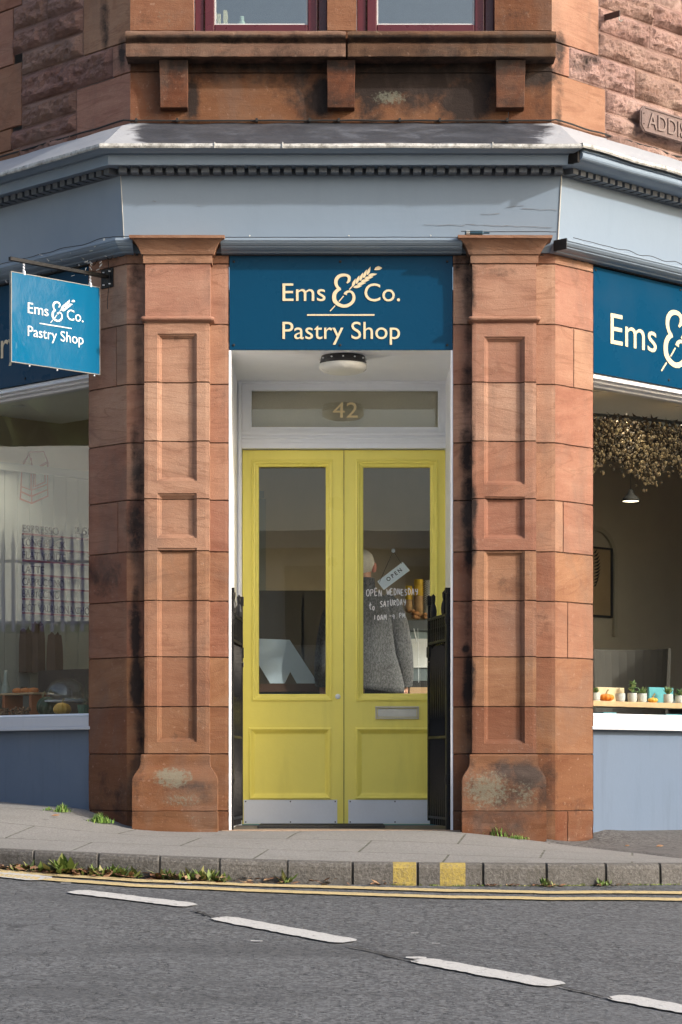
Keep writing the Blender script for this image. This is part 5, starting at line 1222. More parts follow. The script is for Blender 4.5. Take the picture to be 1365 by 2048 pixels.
# ears, nose
mb = MB()
for sx in (-1, 1):
    c_ = Vector((PX - .014 + sx * .078, PY + .012, 1.615))
    mb.lathe(c_, [(0, -.032), (.012, -.026), (.017, -.005), (.019, .012), (.013, .028), (0, .033)], 10)
islands(mb, 'ear', simple('pink_skin', (.68, .26, .20), .5), body, smooth=True)
mb = MB(); mb.lathe(Vector((PX - .014, PY + .112, 1.62)), [(0, -.018), (.014, -.01), (.011, .008), (.0, .028)], 8); mb.build('nose', skin, body, smooth=True)
for sx in (-1, 1):
    mb = MB(); mb.lathe(Vector((PX - .014 + sx * .03, PY + .098, 1.645)), [(0, -.009), (.010, 0), (0, .009)], 10); mb.build('eye', simple('eye_white', (.6, .6, .6), .3), body)
mb = MB(); mb.box(PX - .038, PX + .01, PY + .092, PY + .1, 1.584, 1.590); mb.build('mouth', simple('lip', (.4, .13, .1), .5), body)
mb = MB(); hc = Vector((PX - .014, PY + .010, 1.645)); n1, n2 = 22, 30; rows = []
for i in range(n1 + 1):
    th = math.pi * i / n1; row = []
    for j in range(n2):
        ph = 2 * math.pi * j / n2; d = Vector((math.sin(th) * math.cos(ph), math.sin(th) * math.sin(ph), math.cos(th)))
        q = 1 + .035 * mn.noise(Vector((math.cos(ph) * 6, math.sin(ph) * 6, th * 1.5))) + .02 * mn.noise(Vector((math.cos(ph) * 22, math.sin(ph) * 22, th * 3)))
        P = hc + Vector((d.x * .081 * q, d.y * .096 * q, d.z * .088 * q))
        low = -.088 if d.y < .1 else (.02 + .04 * (d.y > .5)); P.z = max(P.z, hc.z + low) if d.z < 0 or d.y > .1 else P.z
        if P.z < hc.z - .02: P.x = hc.x + (P.x - hc.x) * .96
        row.append(mb.vert(P))
    rows.append(row)
for i in range(n1):
    for j in range(n2): mb.face((rows[i][j], rows[i][(j + 1) % n2], rows[i + 1][(j + 1) % n2], rows[i + 1][j]))
hk = simple('white_hair', (.78, .75, .70), .7, var=.15, scale=40, bump=.004, grain=120); mb.build('hair', hk, body, smooth=True)
# cardigan
ck = NT('grey_marl_knit'); c_ = ck.obj(); wv = ck.n('ShaderNodeTexWave'); wv.wave_type = 'BANDS'; wv.bands_direction = 'X'; wv.inputs['Scale'].default_value = 85; wv.inputs['Distortion'].default_value = 3; wv.inputs['Detail'].default_value = 1; ck.l(c_, wv.inputs['Vector'])
g = ck.noise(ck.mapping(c_, (1.6, 1.6, .8)), 80, 3, .8); base = ck.ramp(ck.math('ADD', ck.math('MULTIPLY', wv.outputs[0], .16), ck.math('MULTIPLY', g, .95)), [(.40, (.035, .035, .038)), (.55, (.10, .10, .108)), (.70, (.25, .25, .265))]); ck.l(base, ck.b.inputs['Base Color']); ck.b.inputs['Roughness'].default_value = .95
ck.bump(ck.math('ADD', wv.outputs[0], g), .004)
AX = (((1, 0, 0), (0, 1, 0)))
mb = MB(); rings = []
for (z, rx, ry, dx_, dy_) in ((.83, .225, .155, .03, 0), (.86, .228, .158, .03, 0), (.95, .222, .155, .02, 0), (1.08, .205, .145, .01, 0), (1.2, .200, .138, 0, 0), (1.3, .198, .132, 0, 0), (1.37, .188, .122, 0, 0), (1.41, .165, .105, 0, 0), (1.445, .115, .086, 0, 0), (1.465, .076, .074, 0, .005), (1.50, .071, .074, 0, .008), (1.545, .069, .073, 0, .01), (1.55, .060, .064, 0, .01)):
    rings.append(((PX + dx_, PY + dy_, z), rx, ry, AX))
loft(mb, rings, 40)
mb.v = [tuple(Vector(p) + Vector((0, -1, 0)) * (.016 * mn.noise(Vector((p[0] * 10, 0, p[2] * 2.2))) * (1.6 - p[2]) * 2.2 + .010 * mn.noise(Vector((p[0] * 5, 3, p[2] * 9)))) + Vector((0, 0, .012 * math.sin(p[0] * 13) if p[2] < .84 else 0))) for p in mb.v]
cg = mb.build('cardigan', ck.m, body, smooth=True)
for sx in (-1, 1):
    mb = MB(); pts = [(.115, 0, 1.395, .060), (.165, 0, 1.365, .072), (.195, 0, 1.29, .076), (.218, 0, 1.2, .074), (.234, .0, 1.1, .072), (.248, .015, 1.0, .068), (.255, .035, .93, .062), (.258, .05, .885, .052), (.258, .055, .868, .052)]
    pts = crom([Vector((PX + sx * a, PY + b, c)) for a, b, c, d in pts], 3); rad = np.interp(np.linspace(0, 8, len(pts)), range(9), [.060, .072, .076, .074, .072, .068, .062, .052, .052])
    mb.tube(pts, [float(x) * (1 + .05 * mn.noise(pts[i] * 12)) for i, x in enumerate(rad)], 20); mb.build('sleeve', ck.m, body, smooth=True)
mb = MB(); 
for sx in (-1, 1): loft(mb, [((PX + sx * .09, PY, .93), .12, .12, AX), ((PX + sx * .095, PY, .7), .10, .105, AX), ((PX + sx * .10, PY, .45), .082, .085, AX), ((PX + sx * .105, PY + .01, .1), .075, .078, AX), ((PX + sx * .105, PY + .01, .05), .076, .079, AX)], 18)
mb.build('trousers', simple('charcoal_cloth', (.03, .03, .035), .9), body, smooth=True)
mb = MB()
for sx in (-1, 1): loft(mb, [((PX + sx * .112, PY + .06, .003), .052, .145, AX), ((PX + sx * .112, PY + .06, .03), .055, .148, AX), ((PX + sx * .11, PY + .03, .07), .047, .10, AX), ((PX + sx * .106, PY + .01, .11), .044, .05, AX)], 16)
islands(mb, 'shoe', rubber_m, body, smooth=True)
# ------------------------------------------------------------------ iron gates
def gate(name_label, hx, sx, endx, endY, Y0=.06):
    g = thing('iron_gate', name_label, 'gate', group='folded back iron gates of the doorway')
    a = Vector((hx, Y0, 0)); b = Vector((endx, endY, 0)); d = (b - a); Lg = d.length; d.normalize(); nn = Vector((-d.y, d.x, 0))
    G = Frame((a.x, a.y), (d.x, d.y), (nn.x, nn.y))
    mb = MB(); mb.box(-.0135, .0135, -.0135, .0135, .0, 1.315, G); mb.box(-.0175, .0175, -.0175, .0175, 1.315, 1.345, G); bevel(mb.build('gate_post', black_m, g), .002)
    mb = MB(); mb.box(Lg - .013, Lg + .013, -.012, .012, .04, 1.28, G); mb.box(Lg - .018, Lg + .018, -.016, .016, 1.28, 1.335, G); bevel(mb.build('meeting_stile', black_m, g), .002)
    mb = MB()
    for z in (.055, .51, 1.05, 1.19): mb.box(.0135, Lg - .013, -.011, .011, z, z + .014, G)
    islands(mb, 'rail', black_m, g)
    nb = 9
    for i in range(nb):
        u = Lg * (i + 1) / (nb + 1); mb = MB(); rows = []
        tall = i in (1, nb - 2); top = 1.30 if tall else 1.19; N = 60
        for k in range(N + 1):
            z = .02 + (top - .02) * k / N; tw_ = math.pi / 4 + (z * 2.2 if .07 < z < 1.04 else 0)
            rows.append([mb.vert(G.P(u, z, 0) + (G.u * math.cos(tw_ + q) + G.n * math.sin(tw_ + q)) * .0115) for q in (0, math.pi / 2, math.pi, 3 * math.pi / 2)])
        for p_, q_ in zip(rows, rows[1:]):
            for j in range(4): mb.face((p_[j], p_[(j + 1) % 4], q_[(j + 1) % 4], q_[j]))
        mb.face(rows[-1])
        if tall:
            mb.lathe(G.P(u, 1.24, 0), [(.009, -.05), (.018, -.03), (.020, 0), (.016, .025), (.009, .045), (.012, .062), (.013, .085), (.0, .1)], 10)
        mb.build('bar', black_m, g)
    mb = MB()
    for i in range(nb + 1):
        u = Lg * (i + .5) / (nb + 1)
        for s2 in (-1, 1):
            c2 = 1.125 + s2 * .03; pts = [G.P(u + (.006 + .022 * (k / 14)) * math.cos(k * .62) * .9, c2 + (.006 + .022 * (k / 14)) * math.sin(k * .62) * s2, 0) for k in range(15)]
            mb.tube(pts, .005, 5)
    mb.build('scrollwork', black_m, g)
    mb = MB(); mb.box(Lg - .055, Lg + .02, -.016, .016, .98, 1.04, G); mb.box(Lg - .04, Lg - .028, -.0185, .0185, .925, .952, G); lk = mb.build('lock_case', black_m, g)
    mb = MB(); mb.box(Lg - .036, Lg - .028, -.020, .020, .93, .955, G); mb.build('keyhole_plate', brass_m, g)
    mb = MB()
    for z in (.28, 1.17):
        mb.lathe(G.P(-.0, z, 0), [(.0, -.03), (.017, -.028), (.02, 0), (.017, .028), (0, .03)], 12); mb.box(min(0, -sx * .05), max(0, -sx * .05), -.008, .008, z - .008, z + .008, Frame((hx, Y0), (sx, 0) if sx > 0 else (1, 0), (0, -1))) if False else None
        X_ = hx + (-.035 if hx < 0 else .035); mb.box(min(hx, X_), max(hx, X_), Y0 - .008, Y0 + .008, z - .008, z + .008)
    mb.build('hinge', black_m, g)
gate('black iron gate folded back against the left jamb', fx(463, -.06), 1, dx(482, .0) * .965, .62)
gate('black iron gate standing ajar in front of the right yellow door', fx(897, -.06), -1, .512, .56)
# ------------------------------------------------------------------ terrain
KT = [(-300, 1685), (0, 1698), (100, 1703), (300, 1712), (500, 1720), (683, 1724.5), (900, 1727), (1100, 1728), (1365, 1728), (1700, 1726)]
KB = [(-300, 1722), (0, 1737), (100, 1745), (300, 1756), (500, 1764), (683, 1768), (900, 1771.5), (1100, 1771.5), (1365, 1769), (1700, 1766)]
def lerp(tab, x): return float(np.interp(x, [a for a, _ in tab], [b for _, b in tab]))
def Yk(X):
    a = max(0, abs(X) - .5)
    return -1.9 + (a * a / 5 if a < 2.5 else 1.25 + (a - 2.5))
def pxk(X): return CX + F * X / (D0 + Yk(X))
def zkt(X): p = min(max(pxk(X), -300), 1700); return ZC + (HY - lerp(KT, p)) * (D0 + Yk(max(-2.4, min(2.4, X)))) / F
def zkb(X): p = min(max(pxk(X), -300), 1700); return ZC + (HY - lerp(KB, p)) * (D0 + Yk(max(-2.4, min(2.4, X)))) / F
ctrl = []
for px in (0, 150, 300, 450, 600, 750, 900, 1050, 1200, 1365):
    X = fx(px, 1.8); ctrl.append((X, Yk(X), zkt(X)))
for (px, py, Y) in ((176, 1621, .24), (262, 1653, .0), (330, 1663, -.13), (432, 1664, -.13), (922, 1665, -.13), (1000, 1673, -.13), (1090, 1684, -.13), (1107, 1683, .0), (1186, 1681, .24), (1195, 1663, .34), (1365, 1662, .95), (1280, 1663, .66), (1230, 1663, .48), (1340, 1661, 1.1), (0, 1603, .92), (90, 1612, .6)):
    q = W(px, py, Y); ctrl.append((q.x, q.y, q.z))
ctrl += [(-.6, 0, -.004), (0, 0, -.004), (.6, 0, -.006), (0, .3, -.03), (0, -.9, -.045), (-4, 2.6, .28), (4, 2.6, -.03), (-5, 1.4, .2), (5, 1.4, -.12), (0, 1, -.12), (-1.0, -.9, -.025), (1.1, -.9, -.085)]
cp = np.array(ctrl)
def _phi(r2): return np.where(r2 > 1e-12, r2 * np.log(np.maximum(r2, 1e-12)) * .5, 0)
n_ = len(cp); A_ = np.zeros((n_ + 3, n_ + 3)); d2 = ((cp[:, None, :2] - cp[None, :, :2]) ** 2).sum(-1)
A_[:n_, :n_] = _phi(d2) + np.eye(n_) * 1e-3; A_[:n_, n_] = 1; A_[:n_, n_ + 1:] = cp[:, :2]; A_[n_, :n_] = 1; A_[n_ + 1:, :n_] = cp[:, :2].T
wt = np.linalg.solve(A_, np.concatenate([cp[:, 2], [0, 0, 0]]))
def pz(X, Y):
    r2 = (X - cp[:, 0]) ** 2 + (Y - cp[:, 1]) ** 2
    return float((wt[:n_] * _phi(r2)).sum() + wt[n_] + wt[n_ + 1] * X + wt[n_ + 2] * Y)
def rz(X, Y):
    y0 = Yk(X); d = y0 - Y; return zkb(X) - .087 * min(d, 13.0) 
# pavement
def backY(X): return .10 + max(0, abs(X) - 1.186) + .22
mb = MB(); Xs = [-7, -6, -5, -4, -3.4, -3] + [-2.6 + .1 * i for i in range(53)] + [3, 3.4, 4, 5, 6, 7]; rows = []
for X in Xs:
    row = []
    y0, y1 = Yk(X) + .10, backY(X)
    for j in range(24):
        Y = y0 + (y1 - y0) * j / 23; z = pz(X, Y)
        if j == 0: z = zkt(X)
        elif j < 5: t = j / 5; z = z * t + (zkt(X) + (pz(X, Y) - pz(X, y0))) * (1 - t)
        row.append(mb.vert((X, Y, z)))
    rows.append(row)
for i in range(len(rows) - 1):
    for j in range(23): mb.face((rows[i][j], rows[i + 1][j], rows[i + 1][j + 1], rows[i][j + 1]))
mb.build('pavement', slab_m, smooth=True, kind='structure')
def pave(X, Y):
    y0 = Yk(X) + .1; y1 = backY(X); j = (Y - y0) / (y1 - y0) * 23; z = pz(X, Y)
    if j < 5: t = max(0, j / 5); z = z * t + (zkt(X) + (pz(X, Y) - pz(X, y0))) * (1 - t)
    return z
def hit(px, py, fn, Ya=-5.5, Yb=3.0, n=400):
    prev = None
    for i in range(n + 1):
        Y = Ya + (Yb - Ya) * i / n; P = W(px, py, Y); d = P.z - fn(P.x, Y)
        if prev is not None and prev > 0 >= d: return Vector((P.x, Y, fn(P.x, Y)))
        prev = d
    return None
def hitp(px, py): return hit(px, py, pave, -2.2, 2.0)
def hitr(px, py): return hit(px, py, rz, -7, -.8, 900)
# tarmac footway on the right
bx = [hitp(1092, 1685), hitp(1186, 1697), hitp(1275, 1707), hitp(1362, 1718)]
bxs = [p.x for p in bx]; bys = [p.y for p in bx]
def tb_(X): return float(np.interp(X, bxs, bys)) if X < bxs[-1] else max(bys[-1] + (X - bxs[-1]) * .55, Yk(X) + .13)
mb = MB(); rows = []
for i in range(50):
    X = bxs[0] + (6.9 - bxs[0]) * (i / 49) ** 1.5; y0, y1 = tb_(X), backY(X); rows.append([mb.vert((X, y0 + (y1 - y0) * j / 10, pave(X, y0 + (y1 - y0) * j / 10) + (.009 if j else -.006))) for j in range(11)])
for i in range(49):
    for j in range(10): mb.face((rows[i][j], rows[i + 1][j], rows[i + 1][j + 1], rows[i][j + 1]))
mb.build('tarmac_footway', tarmac_m, smooth=True, kind='structure')
# kerb
mb = MB(); jx = [fx(p, 1.85) for p in (60, 195, 320, 440, 575, 705, 835, 965, 1093, 1215, 1330)]
yel = [(fx(785, 1.8), fx(832, 1.8)), (fx(878, 1.8), fx(930, 1.8))]
Xs = sorted(set([round(-7 + .5 * i, 3) for i in range(9)] + [round(-2.6 + .03 * i, 3) for i in range(174)] + [3, 3.5, 4, 5, 6, 7] + [round(j + d, 4) for j in jx for d in (-.008, -.003, .003, .008)] + [round(x + d, 4) for p in yel for x in p for d in (-.003, .003)])); rows = []
prof_k = [(.13, .001), (.05, .003), (.022, .001), (.008, -.008), (.0, -.024), (-.002, -.045), (-.004, -.07), (-.007, -.098), (-.008, -.2)]
for X in Xs:
    jt = any(abs(X - j) < .004 for j in jx); jw = 1.0 if X > fx(640, 1.85) else .45; ye = any(a < X < b for a, b in yel); row = []
    dz_ = .004 * mn.noise(Vector((X * 3, 0, 1)))
    zt, zbm = zkt(X), zkb(X)
    for (dy, dh) in prof_k:
        f_ = abs(dh) / .1 * (zt - zbm) / .1 if True else 0
        z = zt + dh * ((zt - zbm) / .1 if dh < -.03 else 1) + (dz_ if dy < .1 else 0)
        P = Vector((X, Yk(X) + dy, z)); P.y += (.010 * jw if jt and dh < .002 and dy < .06 else 0) + .003 * mn.noise(P * 11)
        if jt and dy < .06: P.z -= .004
        row.append(mb.vert(P, (.6 + .4 * jw if jt and dy < .06 else (.45 if dh < -.06 else (.3 if dh < -.03 else 0)), (.75 if ye and dy < .06 else 0), .55 if dh < -.09 and X > .2 else (.2 if dh < -.08 else 0))))
    rows.append(row)
for i in range(len(rows) - 1):
    for j in range(len(prof_k) - 1): mb.face((rows[i][j], rows[i][j + 1], rows[i + 1][j + 1], rows[i + 1][j]))
mb.build('kerb', kerb_m, kind='structure')
# road
mb = MB(); rows = []
Xs = [-14, -10, -7, -5, -4, -3] + [-2.6 + .13 * i for i in range(41)] + [3, 4, 5, 7, 10, 14]
ts = [0, .05, .1, .2, .4, .7, 1, 1.4, 1.8, 2.3, 2.8, 3.5, 4.5, 6, 8, 10.5, 13, 18, 25]
for X in Xs: rows.append([mb.vert((X, Yk(X) + .02 - t, rz(X, Yk(X) - t))) for t in ts])
for i in range(len(rows) - 1):
    for j in range(len(ts) - 1): mb.face((rows[i][j], rows[i][j + 1], rows[i + 1][j + 1], rows[i + 1][j]))
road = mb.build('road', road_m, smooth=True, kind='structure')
mb = MB(); mb.quad((-300, -300, -2.2), (300, -300, -2.2), (300, 300, -2.2), (-300, 300, -2.2)); mb.build('ground', simple('distant_ground', (.12, .12, .11), .9), kind='structure')
# markings
def ribbon(c, wd, name, mat, seed, jit=.006, parent=road, ends=True, up=.005, fn=rz):
    rs = random.Random(seed); pts = []
    for a, b in zip(c, c[1:]):
        n = max(1, int((b - a).length / .025))
        for i in range(n): pts.append(a + (b - a) * i / n)
    pts.append(c[-1]); N = len(pts); m = MB(); prev = None
    for i, p in enumerate(pts):
        d = (pts[min(i + 1, N - 1)] - pts[max(i - 1, 0)]); d.z = 0; d.normalize(); nn = Vector((-d.y, d.x, 0))
        e = min(i, N - 1 - i) * .025; ww = wd / 2 * (min(1, math.sqrt(max(.35, e / .03))) if ends else 1)
        a = p + nn * (ww + rs.uniform(-jit, jit)); b = p - nn * (ww + rs.uniform(-jit, jit))
        row = [m.vert((q.x, q.y, fn(q.x, q.y) + up)) for q in (a, a * .67 + b * .33, a * .33 + b * .67, b)]
        if prev:
            for k in range(3): m.face((prev[k], row[k], row[k + 1], prev[k + 1]))
        prev = row
    return m.build(name, mat, parent)
for k, (x0, y0, x1, y1, wd) in enumerate(((-110, 1738, 92, 1760, .17), (146, 1784, 385, 1813, .13), (438, 1837, 700, 1886, .135), (836, 1921, 1116, 1973, .13), (1226, 1995, 1500, 2046, .13))):
    a, b = hitr(x0, y0), hitr(x1, y1); mid = hitr((x0 + x1) / 2, (y0 + y1) / 2)
    ribbon([a, mid, b], wd, 'white_dash', wline_m, k, .006)
Y1 = [(0, 1744), (146, 1754), (278, 1763), (500, 1771.5), (683, 1776.5), (900, 1783), (1100, 1787), (1365, 1787.5)]
Y2 = [(0, 1752), (146, 1764), (278, 1773.5), (500, 1782.5), (683, 1789), (900, 1796), (1100, 1799.5), (1365, 1801)]
for k, tab in enumerate((Y1, Y2)):
    pts = [hitr(x, y) for x, y in tab]; o0 = pts[0].y - Yk(pts[0].x); o1 = pts[-1].y - Yk(pts[-1].x)
    pre = [Vector((X, Yk(X) + o0, 0)) for X in (-5, -4, -3, -2.3)]; post = [Vector((X, Yk(X) + o1, 0)) for X in (2.3, 3, 4, 5)]
    ribbon([p for p in pre] + pts + post, .088, 'yellow_line', yline_m, 20 + k, .004, ends=False)
for k, (x, y, w_) in enumerate(((502, 1884, .03), (812, 1917, .05), (864, 1889, .02), (822, 1868, .02), (350, 1768, .05), (122, 1768, .03))):
    p = hitr(x, y); ribbon([p, p + Vector((w_ * 1.6, 0, 0))], w_, 'paint_fleck', wline_m, 40 + k, .004)
# crack along the dashes
m_ = MB(); rs = random.Random(9)
cr = simple('tar_crack', (.03, .03, .03), .9)
for (xa, ya, xb, yb) in ((385, 1822, 440, 1838), (690, 1893, 836, 1926), (1120, 1976, 1226, 2000)):
    c = []
    for i in range(12): t = i / 11; c.append(hitr(xa + (xb - xa) * t, ya + (yb - ya) * t + rs.uniform(-1.5, 1.5)))
    ribbon(c, .016, 'road_crack', cr, 60 + xa, .005)
# ------------------------------------------------------------------ vegetation and litter
def leafmat(name, a, b, c):
    k = NT(name); at = k.n('ShaderNodeAttribute', attribute_name='stone'); sp = k.n('ShaderNodeSeparateColor'); k.l(at.outputs['Color'], sp.inputs[0])
    k.l(k.ramp(sp.outputs[0], [(.0, a), (.5, b), (1, c)]), k.b.inputs['Base Color']); k.b.inputs['Roughness'].default_value = .7
    return k.m
grass_m = leafmat('grass_blades', (.07, .16, .02), (.12, .24, .035), (.24, .30, .08))
weed_m = leafmat('weed_leaves', (.07, .13, .02), (.12, .18, .035), (.24, .22, .09))
litter_m = leafmat('dead_leaves', (.08, .035, .018), (.20, .10, .05), (.34, .22, .12))
def blade(mb, p, h, lean, w_, c):
    d = Vector((math.cos(lean), math.sin(lean), 0)); s = Vector((-d.y, d.x, 0)) * w_; k = random.uniform(.15, .7)
    a, b = p - s, p + s; m1 = p + Vector((0, 0, h * .55)) + d * h * k * .35; t = p + Vector((0, 0, h * (1 - k * .3))) + d * h * k
    i = [mb.vert(x) for x in (a, b, m1 + s * .8, m1 - s * .8, t)]; mb.face((i[0], i[1], i[2], i[3]), (c, .5, .5)); mb.face((i[3], i[2], i[4]), (c, .5, .5))
def tuft(px, py, wpx, h, label, n=150, fn=hitp):
    c = fn(px, py); mb = MB(); r_ = wpx * .0032; h *= 1.35
    for i in range(n):
        x = random.gauss(0, r_ * .5); y = random.gauss(0, .02); p = c + Vector((x, y, -.002)); blade(mb, p, h * random.uniform(.4, 1.1) * (1 - .5 * min(1, abs(x) / r_)), random.uniform(0, 6.28), .0026, random.random())
    return tag(mb.build('grass_tuft', grass_m), label, 'grass tuft', 'grass tufts in the pavement')
tuft(125, 1624, 14, .045, 'small grass tuft against the left grey wall base', 130); tuft(200, 1646, 20, .05, 'bright grass tuft on the pavement before the left pier', 220); tuft(995, 1672, 26, .055, 'grass tuft growing at the foot of the right pilaster', 260); tuft(1035, 1678, 20, .025, 'low flat grass tuft just right of the pilaster tuft', 90); tuft(98, 1620, 8, .02, 'tiny sparse tuft left of the wall tufts', 40)
mb = MB(); ml = MB(); random.seed(21)
def kerbpt(px, off): X = fx(px, 1.9); y = Yk(X) - off; return Vector((X, y, rz(X, y)))
dens_ = [(0, .7), (60, 1), (110, 1.4), (150, 1), (230, 1.2), (280, .5), (330, 1), (400, .9), (440, .9), (480, .3), (560, .12), (740, .05), (1365, .05)]
for i in range(950):
    px = random.uniform(-60, 800); 
    if random.random() > lerp(dens_, px) / 1.4: continue
    p = kerbpt(px, abs(random.gauss(.01, .045))); l_ = random.uniform(.012, .035); th = random.uniform(0, 6.28)
    d = Vector((math.cos(th), math.sin(th), random.uniform(-.2, .5))) * l_; s = Vector((-math.sin(th), math.cos(th), random.uniform(-.5, .7))) * l_ * .4; p = p + Vector((0, 0, random.uniform(.003, .03)))
    q = [ml.vert(x) for x in (p - d, p + s, p + d, p - s)]; ml.face(q, (random.random(), .5, .5))
for i in range(70):
    px = random.choice([random.gauss(565, 20), random.gauss(760, 12), random.gauss(985, 22), random.gauss(1095, 12), random.gauss(1215, 20), random.uniform(500, 1365)]); p = kerbpt(px, abs(random.gauss(.0, .03))); l_ = random.uniform(.008, .025); th = random.uniform(0, 6.28)
    d = Vector((math.cos(th), math.sin(th), .2)) * l_; s = Vector((-math.sin(th), math.cos(th), .5)) * l_ * .35; p.z += .008; q = [ml.vert(x) for x in (p - d, p + s, p + d, p - s)]; ml.face(q, (random.random(), .5, .5))
ml.build('leaf_litter', litter_m, kind='stuff', label='brown dead leaves gathered in the gutter')
for (cx_, n, sp, h) in ((122, 60, 12, .07), (60, 30, 12, .04), (195, 40, 14, .04), (245, 60, 16, .045), (330, 12, 5, .06), (345, 26, 14, .035), (410, 60, 16, .045), (450, 20, 10, .03), (20, 20, 8, .03), (575, 10, 5, .05), (1215, 30, 9, .025), (1095, 16, 6, .03), (150, 20, 8, .03)):
    for i in range(int(n * 1.7)):
        p = kerbpt(random.gauss(cx_, sp), abs(random.gauss(.0, .03))); l_ = random.uniform(.5, 1.7) * h; th = random.uniform(0, 6.28); el_ = random.uniform(.15, 1.2)
        d = Vector((math.cos(th) * math.cos(el_), math.sin(th) * math.cos(el_), math.sin(el_))) * l_; s = Vector((-math.sin(th), math.cos(th), 0)) * l_ * .17; b_ = p + Vector((0, 0, .004))
        q = [mb.vert(x) for x in (b_, b_ + d * .5 + s, b_ + d, b_ + d * .5 - s)]; mb.face(q, (random.random(), .5, .5))
for i in range(520):
    p = kerbpt(random.uniform(860, 1365), random.uniform(-.004, .012)); l_ = random.uniform(.003, .008); th = random.uniform(0, 6.28); d = Vector((math.cos(th), math.sin(th), .3)) * l_; s = Vector((0, 0, 1)) * l_; q = [mb.vert(x) for x in (p - d, p + s, p + d)]; mb.face(q, (random.uniform(.3, .9), .5, .5))
mb.build('gutter_weeds', weed_m, kind='stuff', label='green weeds and moss along the foot of the kerb')
for (px, py, s_, lab, fn) in ((308, 1637 - 450 + 450, .02, 'x', hitp),): pass
for (px, py, lab) in ((112, 1636, 'curled orange brown leaf on the pavement below the left window'), (1320, 1697, 'dry orange leaf on the tarmac at the far right'), (1255, 1696, 'small pale leaf on the tarmac left of the orange one')):
    p = hitp(px, py) + Vector((0, 0, .012)); mb = MB(); l_ = .022 if px != 1255 else .012
    for a_, c_ in ((0, .9), (.35, .6)):
        d = Vector((math.cos(a_), math.sin(a_), .1)) * l_; s = Vector((-math.sin(a_), math.cos(a_), .6)) * l_ * .45; q = [mb.vert(x) for x in (p - d, p - d * .3 + s, p + d * .5 + s * .7, p + d, p + d * .2 - s * .4)]; mb.face(q, (c_, .5, .5)); p = p + Vector((0, 0, .002))
    o = tag(mb.build('fallen_leaf', litter_m), lab, 'leaf', 'fallen leaves on the pavement'); sd = o.modifiers.new('s', 'SOLIDIFY'); sd.thickness = .001
p = hitp(1168, 1683) + Vector((0, 0, .01)); mb = MB(); mb.lathe(p, [(0, -.008), (.016, -.006), (.02, .004), (.012, .010), (0, .011)], 8, lobes=5, lobe=.5); tag(mb.build('crumpled_wrapper', simple('red_foil', (.45, .01, .015), .35)), 'small crumpled red wrapper at the foot of the right pier', 'litter')
# ------------------------------------------------------------------ window displays
pot_m = simple('white_washed_pot', (.55, .57, .56), .7, var=.25, scale=30)
succ_m = leafmat('succulent_leaves', (.06, .14, .06), (.14, .24, .08), (.30, .34, .14)); orange_m = simple('orange_pumpkin_skin', (.72, .22, .015), .4, var=.15); yellowp_m = simple('yellow_squash_skin', (.75, .42, .06), .4, var=.15)
green_m = simple('dark_green_gourd_skin', (.02, .06, .025), .35, var=.4, scale=20); wood_m = simple('pale_shelf_wood', (.55, .36, .20), .55, var=.12)
def rpt(px, py, off):   # point on a line parallel to the right window, 'off' behind the facade
    r = (px - CX) / F; u = (r * D0 - XC + H2 * off * (1 + r)) / (H2 * (1 - r)); P = RT.P(u, 0, -off); P.z = ZC + (HY - py) * (D0 + P.y) / F; return P
def lpt(px, py, off):
    r = (CX - px) / F; u = (r * D0 - XC + H2 * off * (1 + r)) / (H2 * (1 - r)); P = LF.P(u, 0, -off); P.z = ZC + (HY - py) * (D0 + P.y) / F; return P
SHO = .32; zsh = rpt(1275, 1405, SHO).z
sh = thing('window_shelf', 'long pale wooden shelf across the right display window', 'shelf'); mb = MB(); mb.box(.42, 3.0, -.44, -.24, zsh - .032, zsh, RT); bevel(mb.build('shelf_board', wood_m, sh), .003)
mb = MB()
for u in (.6, 1.6, 2.6): mb.box(u, u + .02, -.42, -.26, .652, zsh - .032, RT)
islands(mb, 'shelf_bracket', dark_m, sh)
def pot(px, rp, h, plant, label):
    P = rpt(px, 1403, SHO); P.z = zsh; r_ = rp * (D0 + P.y) / F; t = thing('succulent_pot', label, 'potted plant', group='succulents on the shelf of the right window')
    mb = MB(); mb.lathe(P, [(r_ * .78, 0), (r_ * .95, h * .2), (r_, h * .6), (r_ * .98, h), (r_ * .86, h), (r_ * .8, h * .85), (0, h * .85)], 22); mb.build('plant_pot', pot_m, t, smooth=False)
    mb = MB(); base = P + Vector((0, 0, h * .85)); random.seed(px)
    for i in range(plant[1]):
        th = random.uniform(0, 6.28); el_ = random.uniform(*plant[2]); l_ = plant[0] * random.uniform(.6, 1.0); d = Vector((math.cos(th) * math.cos(el_), math.sin(th) * math.cos(el_), math.sin(el_))); s_ = Vector((-math.sin(th), math.cos(th), 0)); w_ = plant[3] * l_; b0 = base + (Vector((0, 0, random.uniform(0, plant[4]))))
        up = d.cross(s_); q = [mb.vert(x) for x in (b0, b0 + d * l_ * .55 + s_ * w_, b0 + d * l_, b0 + d * l_ * .55 - s_ * w_, b0 + d * l_ * .5 + up * w_ * .5)]; c = random.random()
        for f_ in ((0, 1, 4), (1, 2, 4), (2, 3, 4), (3, 0, 4), (0, 3, 2, 1)): mb.face([q[k] for k in f_], (c, .5, .5))
    mb.build('leaves', succ_m, t)
pot(1192, 9, .05, (.03, 40, (.1, 1.3), .35, .02), 'round-leaved succulent half hidden by the right pier')
pot(1241, 10, .05, (.018, 10, (.6, 1.4), .15, .0), 'nearly bare pale pot beside the orange pumpkin')
pot(1265, 9.5, .055, (.04, 70, (.0, 1.4), .28, .06), 'tall bushy green succulent left of the spiky one')
pot(1285, 9.5, .055, (.055, 30, (.3, 1.2), .13, .01), 'spiky grey green succulent touching the bushy one')
